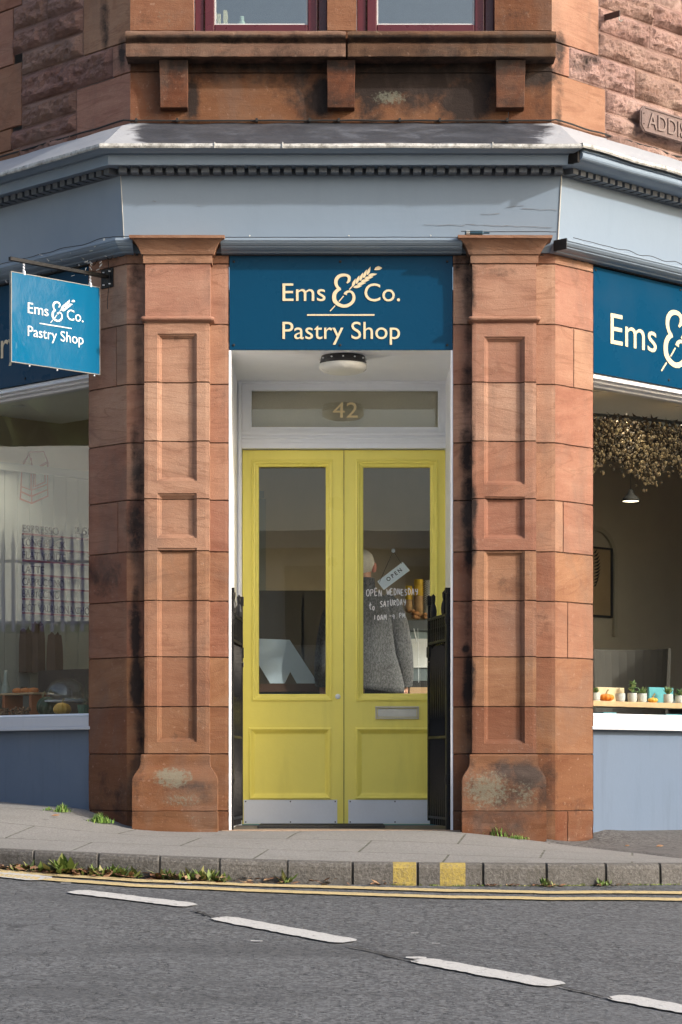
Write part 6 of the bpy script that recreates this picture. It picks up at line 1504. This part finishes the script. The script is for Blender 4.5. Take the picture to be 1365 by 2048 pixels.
pot(1337, 9.5, .056, (.07, 30, (.7, 1.4), .10, .0), 'upright finger-leaved succulent in front of the teal board')
pot(1360, 9, .05, (.05, 36, (.2, 1.3), .14, .02), 'dark spiky succulent at the right edge of the photo')
def pump(P, r_, m_, label, flat=.6, name='pumpkin', tilt=None):
    t = thing(name, label, 'squash', group='pumpkins and squashes in the windows'); mb = MB(); pr = [(r_ * math.sin(a) * (1 if a else 0), -r_ * flat * math.cos(a) + r_ * flat) for a in [math.pi * i / 12 for i in range(13)]]
    mb.lathe(P, pr, 40, lobes=10, lobe=.14, tilt=tilt); mb.build('flesh', m_, t, smooth=True)
    mb = MB(); mb.tube([P + Vector((0, 0, r_ * flat * 1.9)), P + Vector((.005, 0, r_ * flat * 2.0 + .015)), P + Vector((.014, 0, r_ * flat * 2 + .024))], [.006, .004, .005], 7); mb.build('stalk', simple('dry_stalk', (.35, .28, .14), .8), t)
P = rpt(1213, 1402, SHO); P.z = zsh; pump(P, .048, orange_m, 'small orange pumpkin on the right shelf next to the pier', .48)
P = rpt(1306, 1402, SHO); P.z = zsh; pump(P, .032, yellowp_m, 'small yellow orange pumpkin on the right shelf before the teal board', .5)
for (a, b, c, d, m_, lab) in ((1194, 1248, 1376, 1402, simple('cream_board', (.62, .5, .33), .7), 'cream board leaning behind the left pots on the shelf'), (1298, 1346, 1376, 1402, simple('teal_board', (.10, .36, .42), .6), 'teal board standing behind the shelf pots')):
    p = rpt(a, d, SHO + .09); q = rpt(b, c, SHO + .09); ua = (p - RT.o).dot(RT.u); ub = (q - RT.o).dot(RT.u); mb = MB(); mb.box(ua, ub, -SHO - .1, -SHO - .085, zsh + .001, q.z, RT); tag(bevel(mb.build('leaning_board', m_), .003), lab, 'board')
mb = MB(); 
for (a, b, c, d) in ((1202, 1228, 1425, 1431), (1328, 1366, 1429, 1434)):
    p = rpt(a, d, .22); q = rpt(b, c, .22); ua = (p - RT.o).dot(RT.u); ub = (q - RT.o).dot(RT.u); mb2 = MB(); mb2.box(ua, ub, -.34, -.2, .653, q.z, RT); tag(mb2.build('flat_box', simple('teal_box_card', (.12, .30, .36), .6)), 'flat teal box under the shelf, %s' % ('nearer the pier' if a < 1300 else 'at the right edge'), 'box', 'flat boxes under the shelf')
mb = MB()
for fr in (LF, RT): mb.box(.35, 3.3, -.62, -.162, .625, .652, fr)
mb.build('window_board', simple('dark_window_board', (.07, .075, .08), .6), B)
# hop garland
hop_m = leafmat('dried_hops', (.045, .028, .012), (.12, .075, .03), (.24, .17, .08)); mb = MB(); random.seed(5)
for i in range(2400):
    px = random.uniform(1130, 1500); top = 826 + (px - 1187) * .09; y = random.uniform(0, 1) ** .8 * (105 + 18 * math.sin(px * .05)); off = random.uniform(.24, .46)
    if random.random() < .12: y += 20
    P = rpt(px, top + 6 + y, off); r_ = random.uniform(.005, .012); mb.lathe(P, [(0, -r_ * 1.3), (r_ * .8, -r_ * .6), (r_, .2 * r_), (r_ * .6, r_), (0, r_ * 1.1)], 6); k = random.random() ** 1.4
    for j in range(1, 6 * 6): pass
    for j in range(len(mb.st) - 24, len(mb.st)): mb.st[j] = (k, .5, .5)
for i in range(800):
    px = random.uniform(1130, 1500); top = 826 + (px - 1187) * .09; P = rpt(px, top + random.uniform(-2, 95), random.uniform(.3, .5)); l_ = .03; d = Vector((random.uniform(-1, 1), random.uniform(-1, 1), random.uniform(-1, .3))).normalized() * l_; s_ = d.cross(Vector((random.random(), random.random(), 1))).normalized() * l_ * .45
    q = [mb.vert(x) for x in (P - d, P + s_, P + d, P - s_)]; mb.face(q, (0.0, .5, .5))
gl = tag(mb.build('hop_garland', hop_m), 'thick garland of dried brown hops hanging across the right display window', 'garland')
mb = MB(); mb.tube([rpt(1140, 826, .36), rpt(1250, 834, .36), rpt(1365, 846, .36), rpt(1500, 858, .36)], .01, 6); mb.build('wire', rubber_m, gl)
# framed leaf print on the long wall behind the right window
def wallhit(px, py, off): return mhit(px, py, off)
pf = thing('framed_print', 'black framed leaf print partly hidden by the right pier', 'picture'); GFo = 1.9
GF = Frame((0, 0), (1, 0), (0, -1)); a0, zt0 = None, None
PB = Vector((1.0, 3.2, 0)); PFr = Frame((PB.x, PB.y), (H2, H2), (H2, -H2))
def ph(px, py):
    r = (px - CX) / F; s_ = (r * (D0 + PB.y) - PB.x) / (H2 * (1 - r)); D = D0 + PB.y + H2 * s_; return s_, ZC + (HY - py) * D / F
u1, zt1 = ph(1222, 1097); u0 = ph(1150, 1092)[0]; zb1_ = ph(1222, 1236)[1]
mb = MB(); fw = .014
for q in ((u0, u0 + fw, zb1_, zt1), (u1 - fw, u1, zb1_, zt1), (u0 + fw, u1 - fw, zb1_, zb1_ + fw), (u0 + fw, u1 - fw, zt1 - fw, zt1)): mb.box(q[0], q[1], 0, .02, q[2], q[3], PFr)
mb.build('picture_frame', rubber_m, pf)
mb = MB(); mb.box(u0 + fw, u1 - fw, .002, .008, zb1_ + fw, zt1 - fw, PFr); mb.build('print_paper', simple('tan_paper', (.42, .29, .15), .8), pf)
mb = MB(); lc = (u0 + (ph(1188, 1140)[0] - u0) * .9, ph(1188, 1140)[1])
for i in range(-5, 6):
    for sx in (-1, 1):
        a_ = (lc[0], lc[1] + i * .024); L_ = .09 * math.sqrt(max(.1, 1 - (i / 6) ** 2)); mb.prism([(a_[0] + sx * .004, a_[1] - .003), (a_[0] + sx * L_ * .6, a_[1] + .018), (a_[0] + sx * L_, a_[1] + .035), (a_[0] + sx * L_ * .7, a_[1] + .004)][::sx], .001, PFr, .0085)
mb.build('leaf_motif', rubber_m, pf)
# partition wall carrying the print, with an arched recess
mb = MB(); mb.box(-1.2, 6.2, -.12, -.002, 0, 2.98, PFr) if False else None
mb = MB(); ua_, _ = ph(1120, 1000); mb.box(ua_, u1 + 3.5, -.14, -.003, 0.0, 2.975, PFr); mb.build('partition_wall', wallm, B)
mb = MB(); ac, _ = ph(1190, 1000); ra = .22; pts = [(ac - ra, 1.3)] + [(ac + ra * math.cos(t), 1.85 + ra * math.sin(t)) for t in [math.pi - math.pi * i / 16 for i in range(17)]] + [(ac + ra, 1.3)]
mb.stroke(pts, .035, .02, PFr, .0); mb.build('arch_moulding', simple('pale_arch_trim', (.45, .40, .30), .8), B)
# chair and table
chm = simple('dark_bentwood', (.035, .028, .025), .4)
ch_ = thing('tub_chair', 'grey brown tub chair seen above the shelf pots', 'chair'); P = W(1262, 1325, 2.7); P.z = 0
mb = MB(); loft(mb, [((P.x, P.y, .40), .22, .20, AX), ((P.x, P.y, .47), .25, .23, AX)], 24); bevel(mb.build('seat', simple('taupe_upholstery', (.055, .05, .045), .8), ch_), .01)
mb = MB(); rows = []
for i in range(15):
    t = math.pi * (0.0 + i / 14); row = []
    for z, r_ in ((.42, .235), (.6, .25), (1.14, .27), (1.14, .25), (.6, .225), (.42, .21)): row.append(mb.vert((P.x + r_ * math.cos(t), P.y + r_ * math.sin(t) * .9, z)))
    rows.append(row)
for a, b in zip(rows, rows[1:]):
    for j in range(6): mb.face((a[j], b[j], b[(j + 1) % 6], a[(j + 1) % 6]))
mb.face(rows[0]); mb.face(rows[-1][::-1]); mb.build('backrest', simple('taupe_upholstery', (.11, .10, .09), .8), ch_, smooth=False)
for sx in (-1, 1):
    for sy in (-1, 1): mb = MB(); mb.tube([(P.x + sx * .17, P.y + sy * .15, .40), (P.x + sx * .21, P.y + sy * .19, .0)], [.016, .01], 8); mb.build('leg', chm, ch_)
tb2 = thing('cafe_table', 'small round grey cafe table to the right of the tub chair', 'table'); P = W(1345, 1325, 1.7); P.z = 0
mb = MB(); mb.lathe(P, [(0, .73), (.3, .73), (.305, .74), (.3, .755), (0, .756)], 32); mb.build('tabletop', simple('grey_tabletop', (.22, .23, .24), .35), tb2)
mb = MB(); mb.lathe(P, [(.2, 0), (.2, .015), (.03, .03), (.025, .7), (.05, .73)], 16); mb.build('leg', chm, tb2)
# left window contents
WB = .652
P = lpt(125, 1431, .34); P.z = WB; pump(P, .055, yellowp_m, 'yellow ribbed squash at the front of the left window', .72)
P = lpt(86, 1432, .36); P.z = WB; pump(P, .066, green_m, 'dark green striped gourd beside the yellow squash', .95, tilt=Matrix.Rotation(R(25), 3, 'Y'))
P = lpt(108, 1405, .46); P.z = WB; pump(P, .038, simple('pale_green_squash', (.30, .30, .10), .5), 'pale green squash behind the gourd', 1.0)
bx_ = thing('wooden_tray', 'small wooden tray on legs holding orange bread', 'tray')
mb = MB(); p = lpt(-30, 1392, .5); q = lpt(88, 1385, .5); ua = (p - LF.o).dot(LF.u); ub = (q - LF.o).dot(LF.u); mb.box(ub, ua, -.58, -.42, q.z - .012, q.z, LF); bevel(mb.build('tray_board', wood_m, bx_), .002); zt2 = q.z
for u in (ub + .03, (ua + ub) / 2, ua - .04): mb = MB(); mb.box(u, u + .025, -.57, -.43, WB, zt2 - .012, LF); mb.build('leg', simple('orange_wood', (.45, .14, .05), .6), bx_)
for k, (px, lab) in enumerate(((52, 'orange crusted loaf nearest the glass cloche'), (68, 'orange crusted loaf in the middle of the tray'), (36, 'orange crusted loaf at the left of the tray'))):
    P = lpt(px, 1384, .5); P.z = zt2; mb = MB(); mb.lathe(P, [(0, 0), (.03, .002), (.036, .014), (.028, .028), (0, .034)], 12, lobes=5, lobe=.2); tag(mb.build('loaf', simple('orange_crust', (.5, .17, .04), .6, var=.3, scale=30), smooth=True), lab, 'bread', 'loaves on the wooden tray')
mb = MB(); random.seed(8)
for i in range(220):
    P = lpt(random.uniform(-60, 62), 1430, random.uniform(.2, .4)); P.z = WB + random.uniform(.005, .05); r_ = random.uniform(.006, .012); mb.lathe(P, [(0, -r_), (r_, 0), (0, r_)], 6)
    for j in range(len(mb.st) - 12, len(mb.st)): mb.st[j] = (random.random() ** 2, .5, .5)
mb.build('nuts_and_cones', litter_m, kind='stuff', label='brown nuts and cones heaped along the left window board')
# paper bags
pbm = simple('dark_brown_paper', (.10, .062, .045), .8, var=.2)
for k, (px, w_, y0, y1, lab) in enumerate(((52, .085, 1255, 1345, 'crumpled dark paper bag, leftmost of the three'), (76, .09, 1243, 1345, 'tallest dark paper bag in the middle'), (110, .10, 1264, 1350, 'broad dark paper bag nearest the pier'))):
    P = lpt(px, y1, .95 + .05 * k); q = lpt(px, y0, .95 + .05 * k); mb = MB(); h = q.z - P.z; rows = []; N = 16
    for (t, k2) in ((0, 1), (.3, 1.02), (.65, .97), (.85, .85), (1, .8)):
        row = []
        for i in range(N):
            a = 2 * math.pi * i / N; sq = 1 / max(abs(math.cos(a)), abs(math.sin(a))); z = P.z + h * t + (.02 * mn.noise(Vector((i * 1.7, k, t))) - .03 * abs(math.cos(a)) if t == 1 else 0)
            row.append(mb.vert(Vector((P.x, P.y, z)) + LF.u * (w_ / 2 * k2 * sq * math.cos(a) * .9) + LF.n * (w_ * .35 * k2 * sq * math.sin(a) * .9)))
        rows.append(row)
    for a, b in zip(rows, rows[1:]):
        for j in range(N): mb.face((a[j], a[(j + 1) % N], b[(j + 1) % N], b[j]))
    mb.face(rows[0][::-1]); tag(mb.build('paper_bag', pbm), lab, 'bag', 'paper bags behind the left window')
pd = thing('side_cabinet', 'dark low cabinet under the paper bags', 'cabinet'); p = lpt(30, 1346, 1.0); mb = MB(); mb.box(.45, 1.9, -1.25, -.86, .002, p.z - .002, LF); mb.build('carcass', simple('plum_black', (.04, .03, .03), .6), pd)
mb = MB(); mb.box(.46, 1.1, -.859, -.845, .05, p.z - .04, LF); mb.box(1.12, 1.88, -.859, -.845, .05, p.z - .04, LF); islands(mb, 'cabinet_door', simple('plum_black', (.04, .03, .03), .6), pd)
# bottles at the far left
for (px, lab) in ((12, 'pale bottle standing at the very left of the left window'), (-2, 'pale bottle cut by the left edge of the photo')):
    P = lpt(px, 1374, .62); q = lpt(px, 1312, .62); h = q.z - P.z + .11; P.z = WB; mb = MB(); mb.lathe(P, [(.028, 0), (.03, .01), (.03, h * .62), (.013, h * .8), (.012, h), (0, h)], 16); tag(mb.build('bottle', simple('grey_glass_bottle', (.25, .30, .28), .2), smooth=True), lab, 'bottle')
# cloche and rosemary
cl = thing('glass_cloche', 'clear glass dome with bright highlights beside the rosemary', 'cloche'); P = lpt(131, 1400, .45); mb = MB(); mb.lathe(P, [(.115, 0), (.118, .01), (.112, .06), (.09, .10), (.05, .122), (.0, .128)], 30); mb.build('dome', glass('cloche_glass', 1.9), cl, smooth=True)
mb = MB(); mb.lathe(Vector((P.x, P.y, WB)), [(.06, 0), (.02, .01), (.015, P.z - WB - .02), (.125, P.z - WB - .012), (.128, P.z - WB - .002), (0, P.z - WB - .002)], 28); mb.build('stand', steel_m, cl)
rp = thing('rosemary_plant', 'green rosemary plant in a pot against the left pier', 'potted plant'); P = lpt(170, 1430, .3); P.z = WB; mb = MB(); mb.lathe(P, [(.035, 0), (.045, .06), (.04, .06), (0, .055)], 16); mb.build('plant_pot', simple('green_glazed_pot', (.03, .13, .09), .4), rp)
mb = MB(); random.seed(13)
for s_ in range(26):
    th = random.uniform(0, 6.28); el_ = random.uniform(.7, 1.5); d = Vector((math.cos(th) * math.cos(el_), math.sin(th) * math.cos(el_), math.sin(el_))); L_ = random.uniform(.1, .24)
    for k in range(16):
        b0 = P + Vector((0, 0, .055)) + d * L_ * k / 16; a_ = random.uniform(0, 6.28); l_ = .018; dd = (d + Vector((math.cos(a_), math.sin(a_), 0)) * .9).normalized() * l_; q = [mb.vert(x) for x in (b0, b0 + dd * .5 + Vector((0, .002, .002)), b0 + dd)]; mb.face(q, (random.random(), .5, .5))
mb.build('sprigs', leafmat('rosemary', (.03, .07, .03), (.07, .12, .05), (.16, .22, .12)), rp)
mb = MB(); u_ = UW + .02; mb.box(u_, u_ + .014, -.127, -.118, side(176, 1400)[1], side(176, 1333)[1], LF); tag(mb.build('window_sticker', simple('pale_sticker', (.62, .62, .7), .5)), 'narrow pale sticker on the left glass beside the pier', 'sticker')
ck_ = thing('price_card', 'small black chalk card standing behind the loaves', 'price card'); P = lpt(46, 1380, .52); mb = MB(); ua = (P - LF.o).dot(LF.u); mb.box(ua - .03, ua + .03, -.53, -.525, zt2, zt2 + .04, LF); mb.build('card', rubber_m, ck_)
# ------------------------------------------------------------------ small things on the facade
bt = thing('cable_connector', 'dark blue bottle shaped cable connector lying on the right capital', 'connector'); zc_ = fz(471, .12) + .012
mb = MB(); mb.lathe((fx(930, .13), -.13, zc_), [(0, 0), (.011, .001), (.012, .01), (.011, .03), (.0125, .032), (.0125, .095), (.005, .105), (.005, .135), (.0, .136)], 14, 'X'); mb.build('connector_body', simple('slate_blue_plastic', (.03, .08, .12), .4), bt, smooth=False)
mb = MB(); mb.lathe((fx(930, .13) + .008, -.13, zc_), [(0.0122, 0), (.0128, .002), (.0128, .018), (.0122, .02)], 14, 'X'); mb.build('pale_band', simple('grey_band', (.4, .42, .42), .5), bt)
# string of fairy lights
fl_ = thing('fairy_light_string', 'thin dark cable with small clear bulbs draped along the lower moulding', 'fairy lights'); random.seed(31); pts = []
for u in np.arange(2.0, -.04, -.02): pts.append(LF.P(float(u), 3.262 + .012 * mn.noise(Vector((u * 6, 1, 0))), .115))
for X in np.arange(-1.2, -1.15, .02): pts.append(FR.P(float(X), 3.258, .12))
mb = MB(); mb.tube(pts, .0022, 5)
pts = [FR.P(float(x), 3.2535 + .003 * abs(mn.noise(Vector((x * 5, 4, 0)))), .118) for x in np.arange(fx(450), fx(918), .03)]; mb.tube(pts, .0022, 5)
pts = [FR.P(float(x), 3.277 + .004 * mn.noise(Vector((x * 8, 4, 0))), .15) for x in np.arange(fx(920), fx(1108), .02)]; mb.tube(pts, .0022, 5)
pts = [RT.P(float(u), 3.262 + .012 * mn.noise(Vector((u * 9, 7, 0))), .112) for u in np.arange(.02, 2.2, .02)]; mb.tube(pts, .0022, 5)
pts = [LF.P(u, 3.19 + .05 * mn.noise(Vector((u * 14, 2, 5))), .03 + .05 * mn.noise(Vector((u * 11, 9, 5)))) for u in [float(x) for x in np.arange(.05, 1.3, .012)]]; mb.tube(pts, .002, 5)
pts = [LF.P(.14 + .015 * mn.noise(Vector((z * 7, 0, 1))), z, .015) for z in [float(x) for x in np.arange(2.9, 3.26, .02)]]; mb.tube(pts, .002, 5)
mb.build('cable', rubber_m, fl_)
mb = MB()
for i in range(38):
    u = random.choice([random.uniform(.05, .35), random.uniform(.1, 1.2)]); P = LF.P(u, random.uniform(3.10, 3.27), random.uniform(.03, .12)); mb.tube([P, P + Vector((random.uniform(-.02, .02), random.uniform(-.01, .01), random.uniform(-.02, .02)))], .0022, 5)
for px in (500, 698, 862): X = fx(px, .12); mb.lathe(FR.P(X, 3.262, .12), [(0, -.006), (.005, 0), (0, .006)], 6)
mb.build('bulbs', simple('clear_bulbs', (.65, .65, .62), .3), fl_)
# black cable clipped above the lead
cb_ = thing('wall_cable', 'black cable clipped along the stone just above the lead', 'cable'); mb = MB(); pts = [LF.P(float(u), 3.94 + .004 * mn.noise(Vector((u * 5, 0, 0))), OU + .02) for u in np.arange(3, 0.02, -.05)] + [FR.P(float(x), 3.933 + .004 * mn.noise(Vector((x * 6, 1, 0))), OU + .012) for x in np.arange(-1.15, 1.16, .05)] + [RT.P(float(u), 3.94 + .012 * mn.noise(Vector((u * 5, 3, 0))), OU + .02) for u in np.arange(.03, 3, .05)]
mb.tube(pts, .005, 6); mb.build('cable', rubber_m, cb_); mb = MB()
for px in (273, 355, 514, 620, 678, 800, 880, 1015): X = fx(px, -.03); mb.box(X - .006, X + .006, OU, OU + .022, 3.926, 3.945, FR)
islands(mb, 'clip', rubber_m, cb_)
# metal bracket on the upper right wall
br_ = thing('wall_bracket', 'short rusty iron bracket jutting from the upper right wall', 'bracket')
u_b, z_b = side(1204, 36, OU); n0b = OU; mb = MB(); P0 = RT.P(u_b, z_b, OU); dirb = Vector((RT.n.x, RT.n.y, 0))
# arm runs along the wall normal then hook
mb.box(-.004, .004, .0, .13, z_b - .02, z_b + .014, Frame((P0.x, P0.y), (RT.u.x, RT.u.y), (RT.n.x, RT.n.y))); rust = simple('dark_rusted_iron', (.06, .035, .03), .7); mb.build('arm', rust, br_)
mb = MB(); mb.box(-.012, .012, .0, .006, z_b - .04, z_b + .04, Frame((P0.x, P0.y), (RT.u.x, RT.u.y), (RT.n.x, RT.n.y))); mb.build('mounting_plate', rust, br_)
mb = MB(); q = P0 + RT.n * .125 + Vector((0, 0, -.02)); mb.tube([q, q + Vector((.0, 0, -.02)), q + Vector((.010, 0, -.027)), q + Vector((.018, 0, -.018))], .004, 6); mb.build('hook', simple('pale_zinc', (.4, .38, .34), .5), br_)
# cast street name plate
np_ = thing('street_nameplate', 'cast metal street nameplate with raised letters on the upper right wall', 'street sign'); ua, zm_ = side(1272, 237, 0); zh = .075; PN = .022
NF = Frame((RT.P(ua, 0, PN).x, RT.P(ua, 0, PN).y), (RT.u.x, RT.u.y), (RT.n.x, RT.n.y)); Ln = 1.25; zc2 = zm_
platem = simple('weathered_cast_iron', (.14, .095, .085), .6, var=.3, scale=20, bump=.003); mb = MB()
def octo(a, b, h, k): return [(a + k, zc2 - h), (b - k, zc2 - h), (b, zc2 - h + k), (b, zc2 + h - k), (b - k, zc2 + h), (a + k, zc2 + h), (a, zc2 + h - k), (a, zc2 - h + k)]
mb.prism(octo(0, Ln, zh, .03), .012, NF, 0); bevel(mb.build('plate', platem, np_), .003); mb = MB(); mb.stroke(octo(.010, Ln - .010, zh - .009, .028) , .007, .006, NF, .0118, closed=True); mb.build('raised_border', platem, np_)
mb = MB(); text(mb, 'ADDISON ROAD'[:7], .065, .62, zc2 - .045, .088, NF, .0118, .008); mb.build('letters', simple('worn_pale_letters', (.18, .13, .115), .6), np_)
mb = MB(); [mb.lathe(NF.P(.03, zc2 + d, .014), [(0, -.005), (.005, 0), (0, .005)], 8) for d in (-.03, .03)]; islands(mb, 'rivet', rust, np_)
mb = MB()
for px, py in ((1186, 254),): u, z = side(px, py, OU); mb.lathe(RT.P(u, z, OU + .001), [(0, -.008), (.008, -.003), (.008, .003), (0, .008)], 10)
mb.build('wall_plug', rubber_m, np_) if False else None
# ------------------------------------------------------------------ street behind the camera (seen in the glass)
ob = thing('opposite_tenement', 'pale stone tenement across the street reflected in the door glass', 'building')
pale = simple('pale_opposite_stone', (.70, .66, .58), .9, var=.15, scale=2)
mb = MB(); mb.box(-14, 12, -44, -40, -1.5, 5.4); mb.build('wall', pale, ob)
mb = MB()
for i in range(9):
    for z in (.2, 3.2): mb.box(-12.5 + i * 2.8, -11.4 + i * 2.8, -39.99, -39.9, z, z + 1.8)
mb.build('windows', dark_m, ob)
mb = MB(); mb.box(-14.4, 12.4, -44, -39.6, 5.4, 5.8); mb.build('eaves', pale, ob)
hd_ = thing('site_hoarding', 'pale sunlit boarded hoarding along the left street reflected in the left window', 'hoarding')
mb = MB(); mb.box(-15.2, -15, -22, 8, 2.0, 4.0); mb.build('boards', simple('pale_hoarding_board', (.76, .80, .80), .7, var=.1, scale=1), hd_)
mb = MB(); y = -20
while y < 7: mb.box(-14.96, -14.9, y, y + .08, 2.0, 6.2); y += 2.4
mb.build('scaffold_posts', simple('galvanised_tube', (.5, .52, .52), .5), hd_)
pf_ = thing('palisade_fence', 'blue palisade fence in front of the hoarding reflected in the left window', 'fence')
mb = MB(); y = -12.0
while y < 7: mb.box(-12.02, -11.98, y, y + .035, 1.72, 2.6); mb.prism([(y, 2.6), (y + .035, 2.6), (y + .017, 2.75)], .04, Frame((-12.02, 0), (0, 1), (1, 0)), 0); y += .10
mb.build('pales', simple('violet_blue_paint', (.09, .10, .24), .5), pf_)
mb = MB(); mb.box(-12.08, -12.03, -12, 7, 1.8, 1.83); mb.box(-12.08, -12.03, -12, 7, 2.42, 2.45); mb.build('rails', simple('violet_blue_paint', (.09, .10, .24), .5), pf_)
cars = thing('parked_car', 'dark parked car along the right street reflected in the right window', 'car')
mb = MB(); KFc = Frame((9.0, 1.0), (0, 1), (-1, 0)); prof = [(-2.1, .35), (-2.1, .8), (-1.4, .92), (-.8, 1.35), (.6, 1.38), (1.3, .95), (2.0, .85), (2.1, .35)]
mb.prism([(a, b - .5) for a, b in prof][::-1], 1.7, KFc, -1.7); bevel(mb.build('body', simple('dark_car_paint', (.05, .055, .06), .25), cars), .08, 3)
for a in (-1.3, 1.3):
    mb = MB(); mb.lathe(Vector((9.0, 1.0 + a, -.15)), [(0, -.01), (.33, -.01), (.34, .2), (0, .2)], 24, 'X'); mb.build('wheel', rubber_m, cars)

wd_ = MB(); random.seed(77)
for i in range(2600):
    y = random.uniform(-34, 12); h = 10 + 3 * mn.noise(Vector((y * .15, 0, 0))); z = random.uniform(-1, h); x = -22 - random.random() * 3 * (1 - z / 14) - z * .25 + 2 * mn.noise(Vector((y * .4, z * .4, 0))); P = Vector((x, y, z)); r_ = random.uniform(.5, 1.1)
    d = Vector((random.uniform(-1, 1), random.uniform(-1, 1), random.uniform(-1, 1))).normalized() * r_; e_ = d.cross(Vector((random.uniform(-1, 1), random.uniform(-1, 1), random.uniform(-1, 1)))).normalized() * r_
    q = [wd_.vert(v_) for v_ in (P - d, P + e_, P + d, P - e_)]; wd_.face(q, (random.random(), .5, .5))
for y in range(-34, 12, 2): k0 = len(wd_.v); wd_.v += [(-26.5, y, -1.5), (-26.5, y + 2, -1.5), (-29, y + 2, 10 + 3 * mn.noise(Vector(((y + 2) * .15, 0, 0)))), (-29, y, 10 + 3 * mn.noise(Vector((y * .15, 0, 0))))]; wd_.face((k0, k0 + 1, k0 + 2, k0 + 3), (.1, .5, .5))
wd_.build('wooded_bank', leafmat('bank_foliage', (.03, .05, .02), (.05, .08, .03), (.08, .11, .04)), kind='stuff', label='dark wooded bank along the left street reflected in the glass')

sb = thing('added_dark_tenement', 'unseen dark brick tenement added down the right street to dim reflections in the right window', 'building')  # added out of view so the right window reflects dark instead of sky
mb = MB(); mb.box(25, 30, -5, 22, -2, 11); mb.build('wall', simple('dark_side_brick', (.13, .10, .08), .9, var=.2, scale=2), sb)
mb = MB()
for i in range(8):
    for z in (.6, 3.8, 7): mb.box(24.92, 24.99, -3.5 + i * 3, -2.3 + i * 3, z, z + 1.8)
mb.build('windows', dark_m, sb)

rw = MB(); rw.box(-16, -11.9, -22, 9, -2, 1.7); tag(rw.build('retaining_wall', simple('dark_retaining_stone', (.07, .065, .06), .9, var=.3, scale=2)), 'dark retaining wall carrying the palisade fence, reflected in the left window', 'wall')['kind'] = 'thing'

mb = MB()
mb.box(-14, 12, -39.7, -39.5, 2.7, 2.95)
for i in range(10): mb.box(-13.6 + i * 2.8, -13.2 + i * 2.8, -39.98, -39.8, -1, 5.3)
mb.build('string_courses', pale, ob)
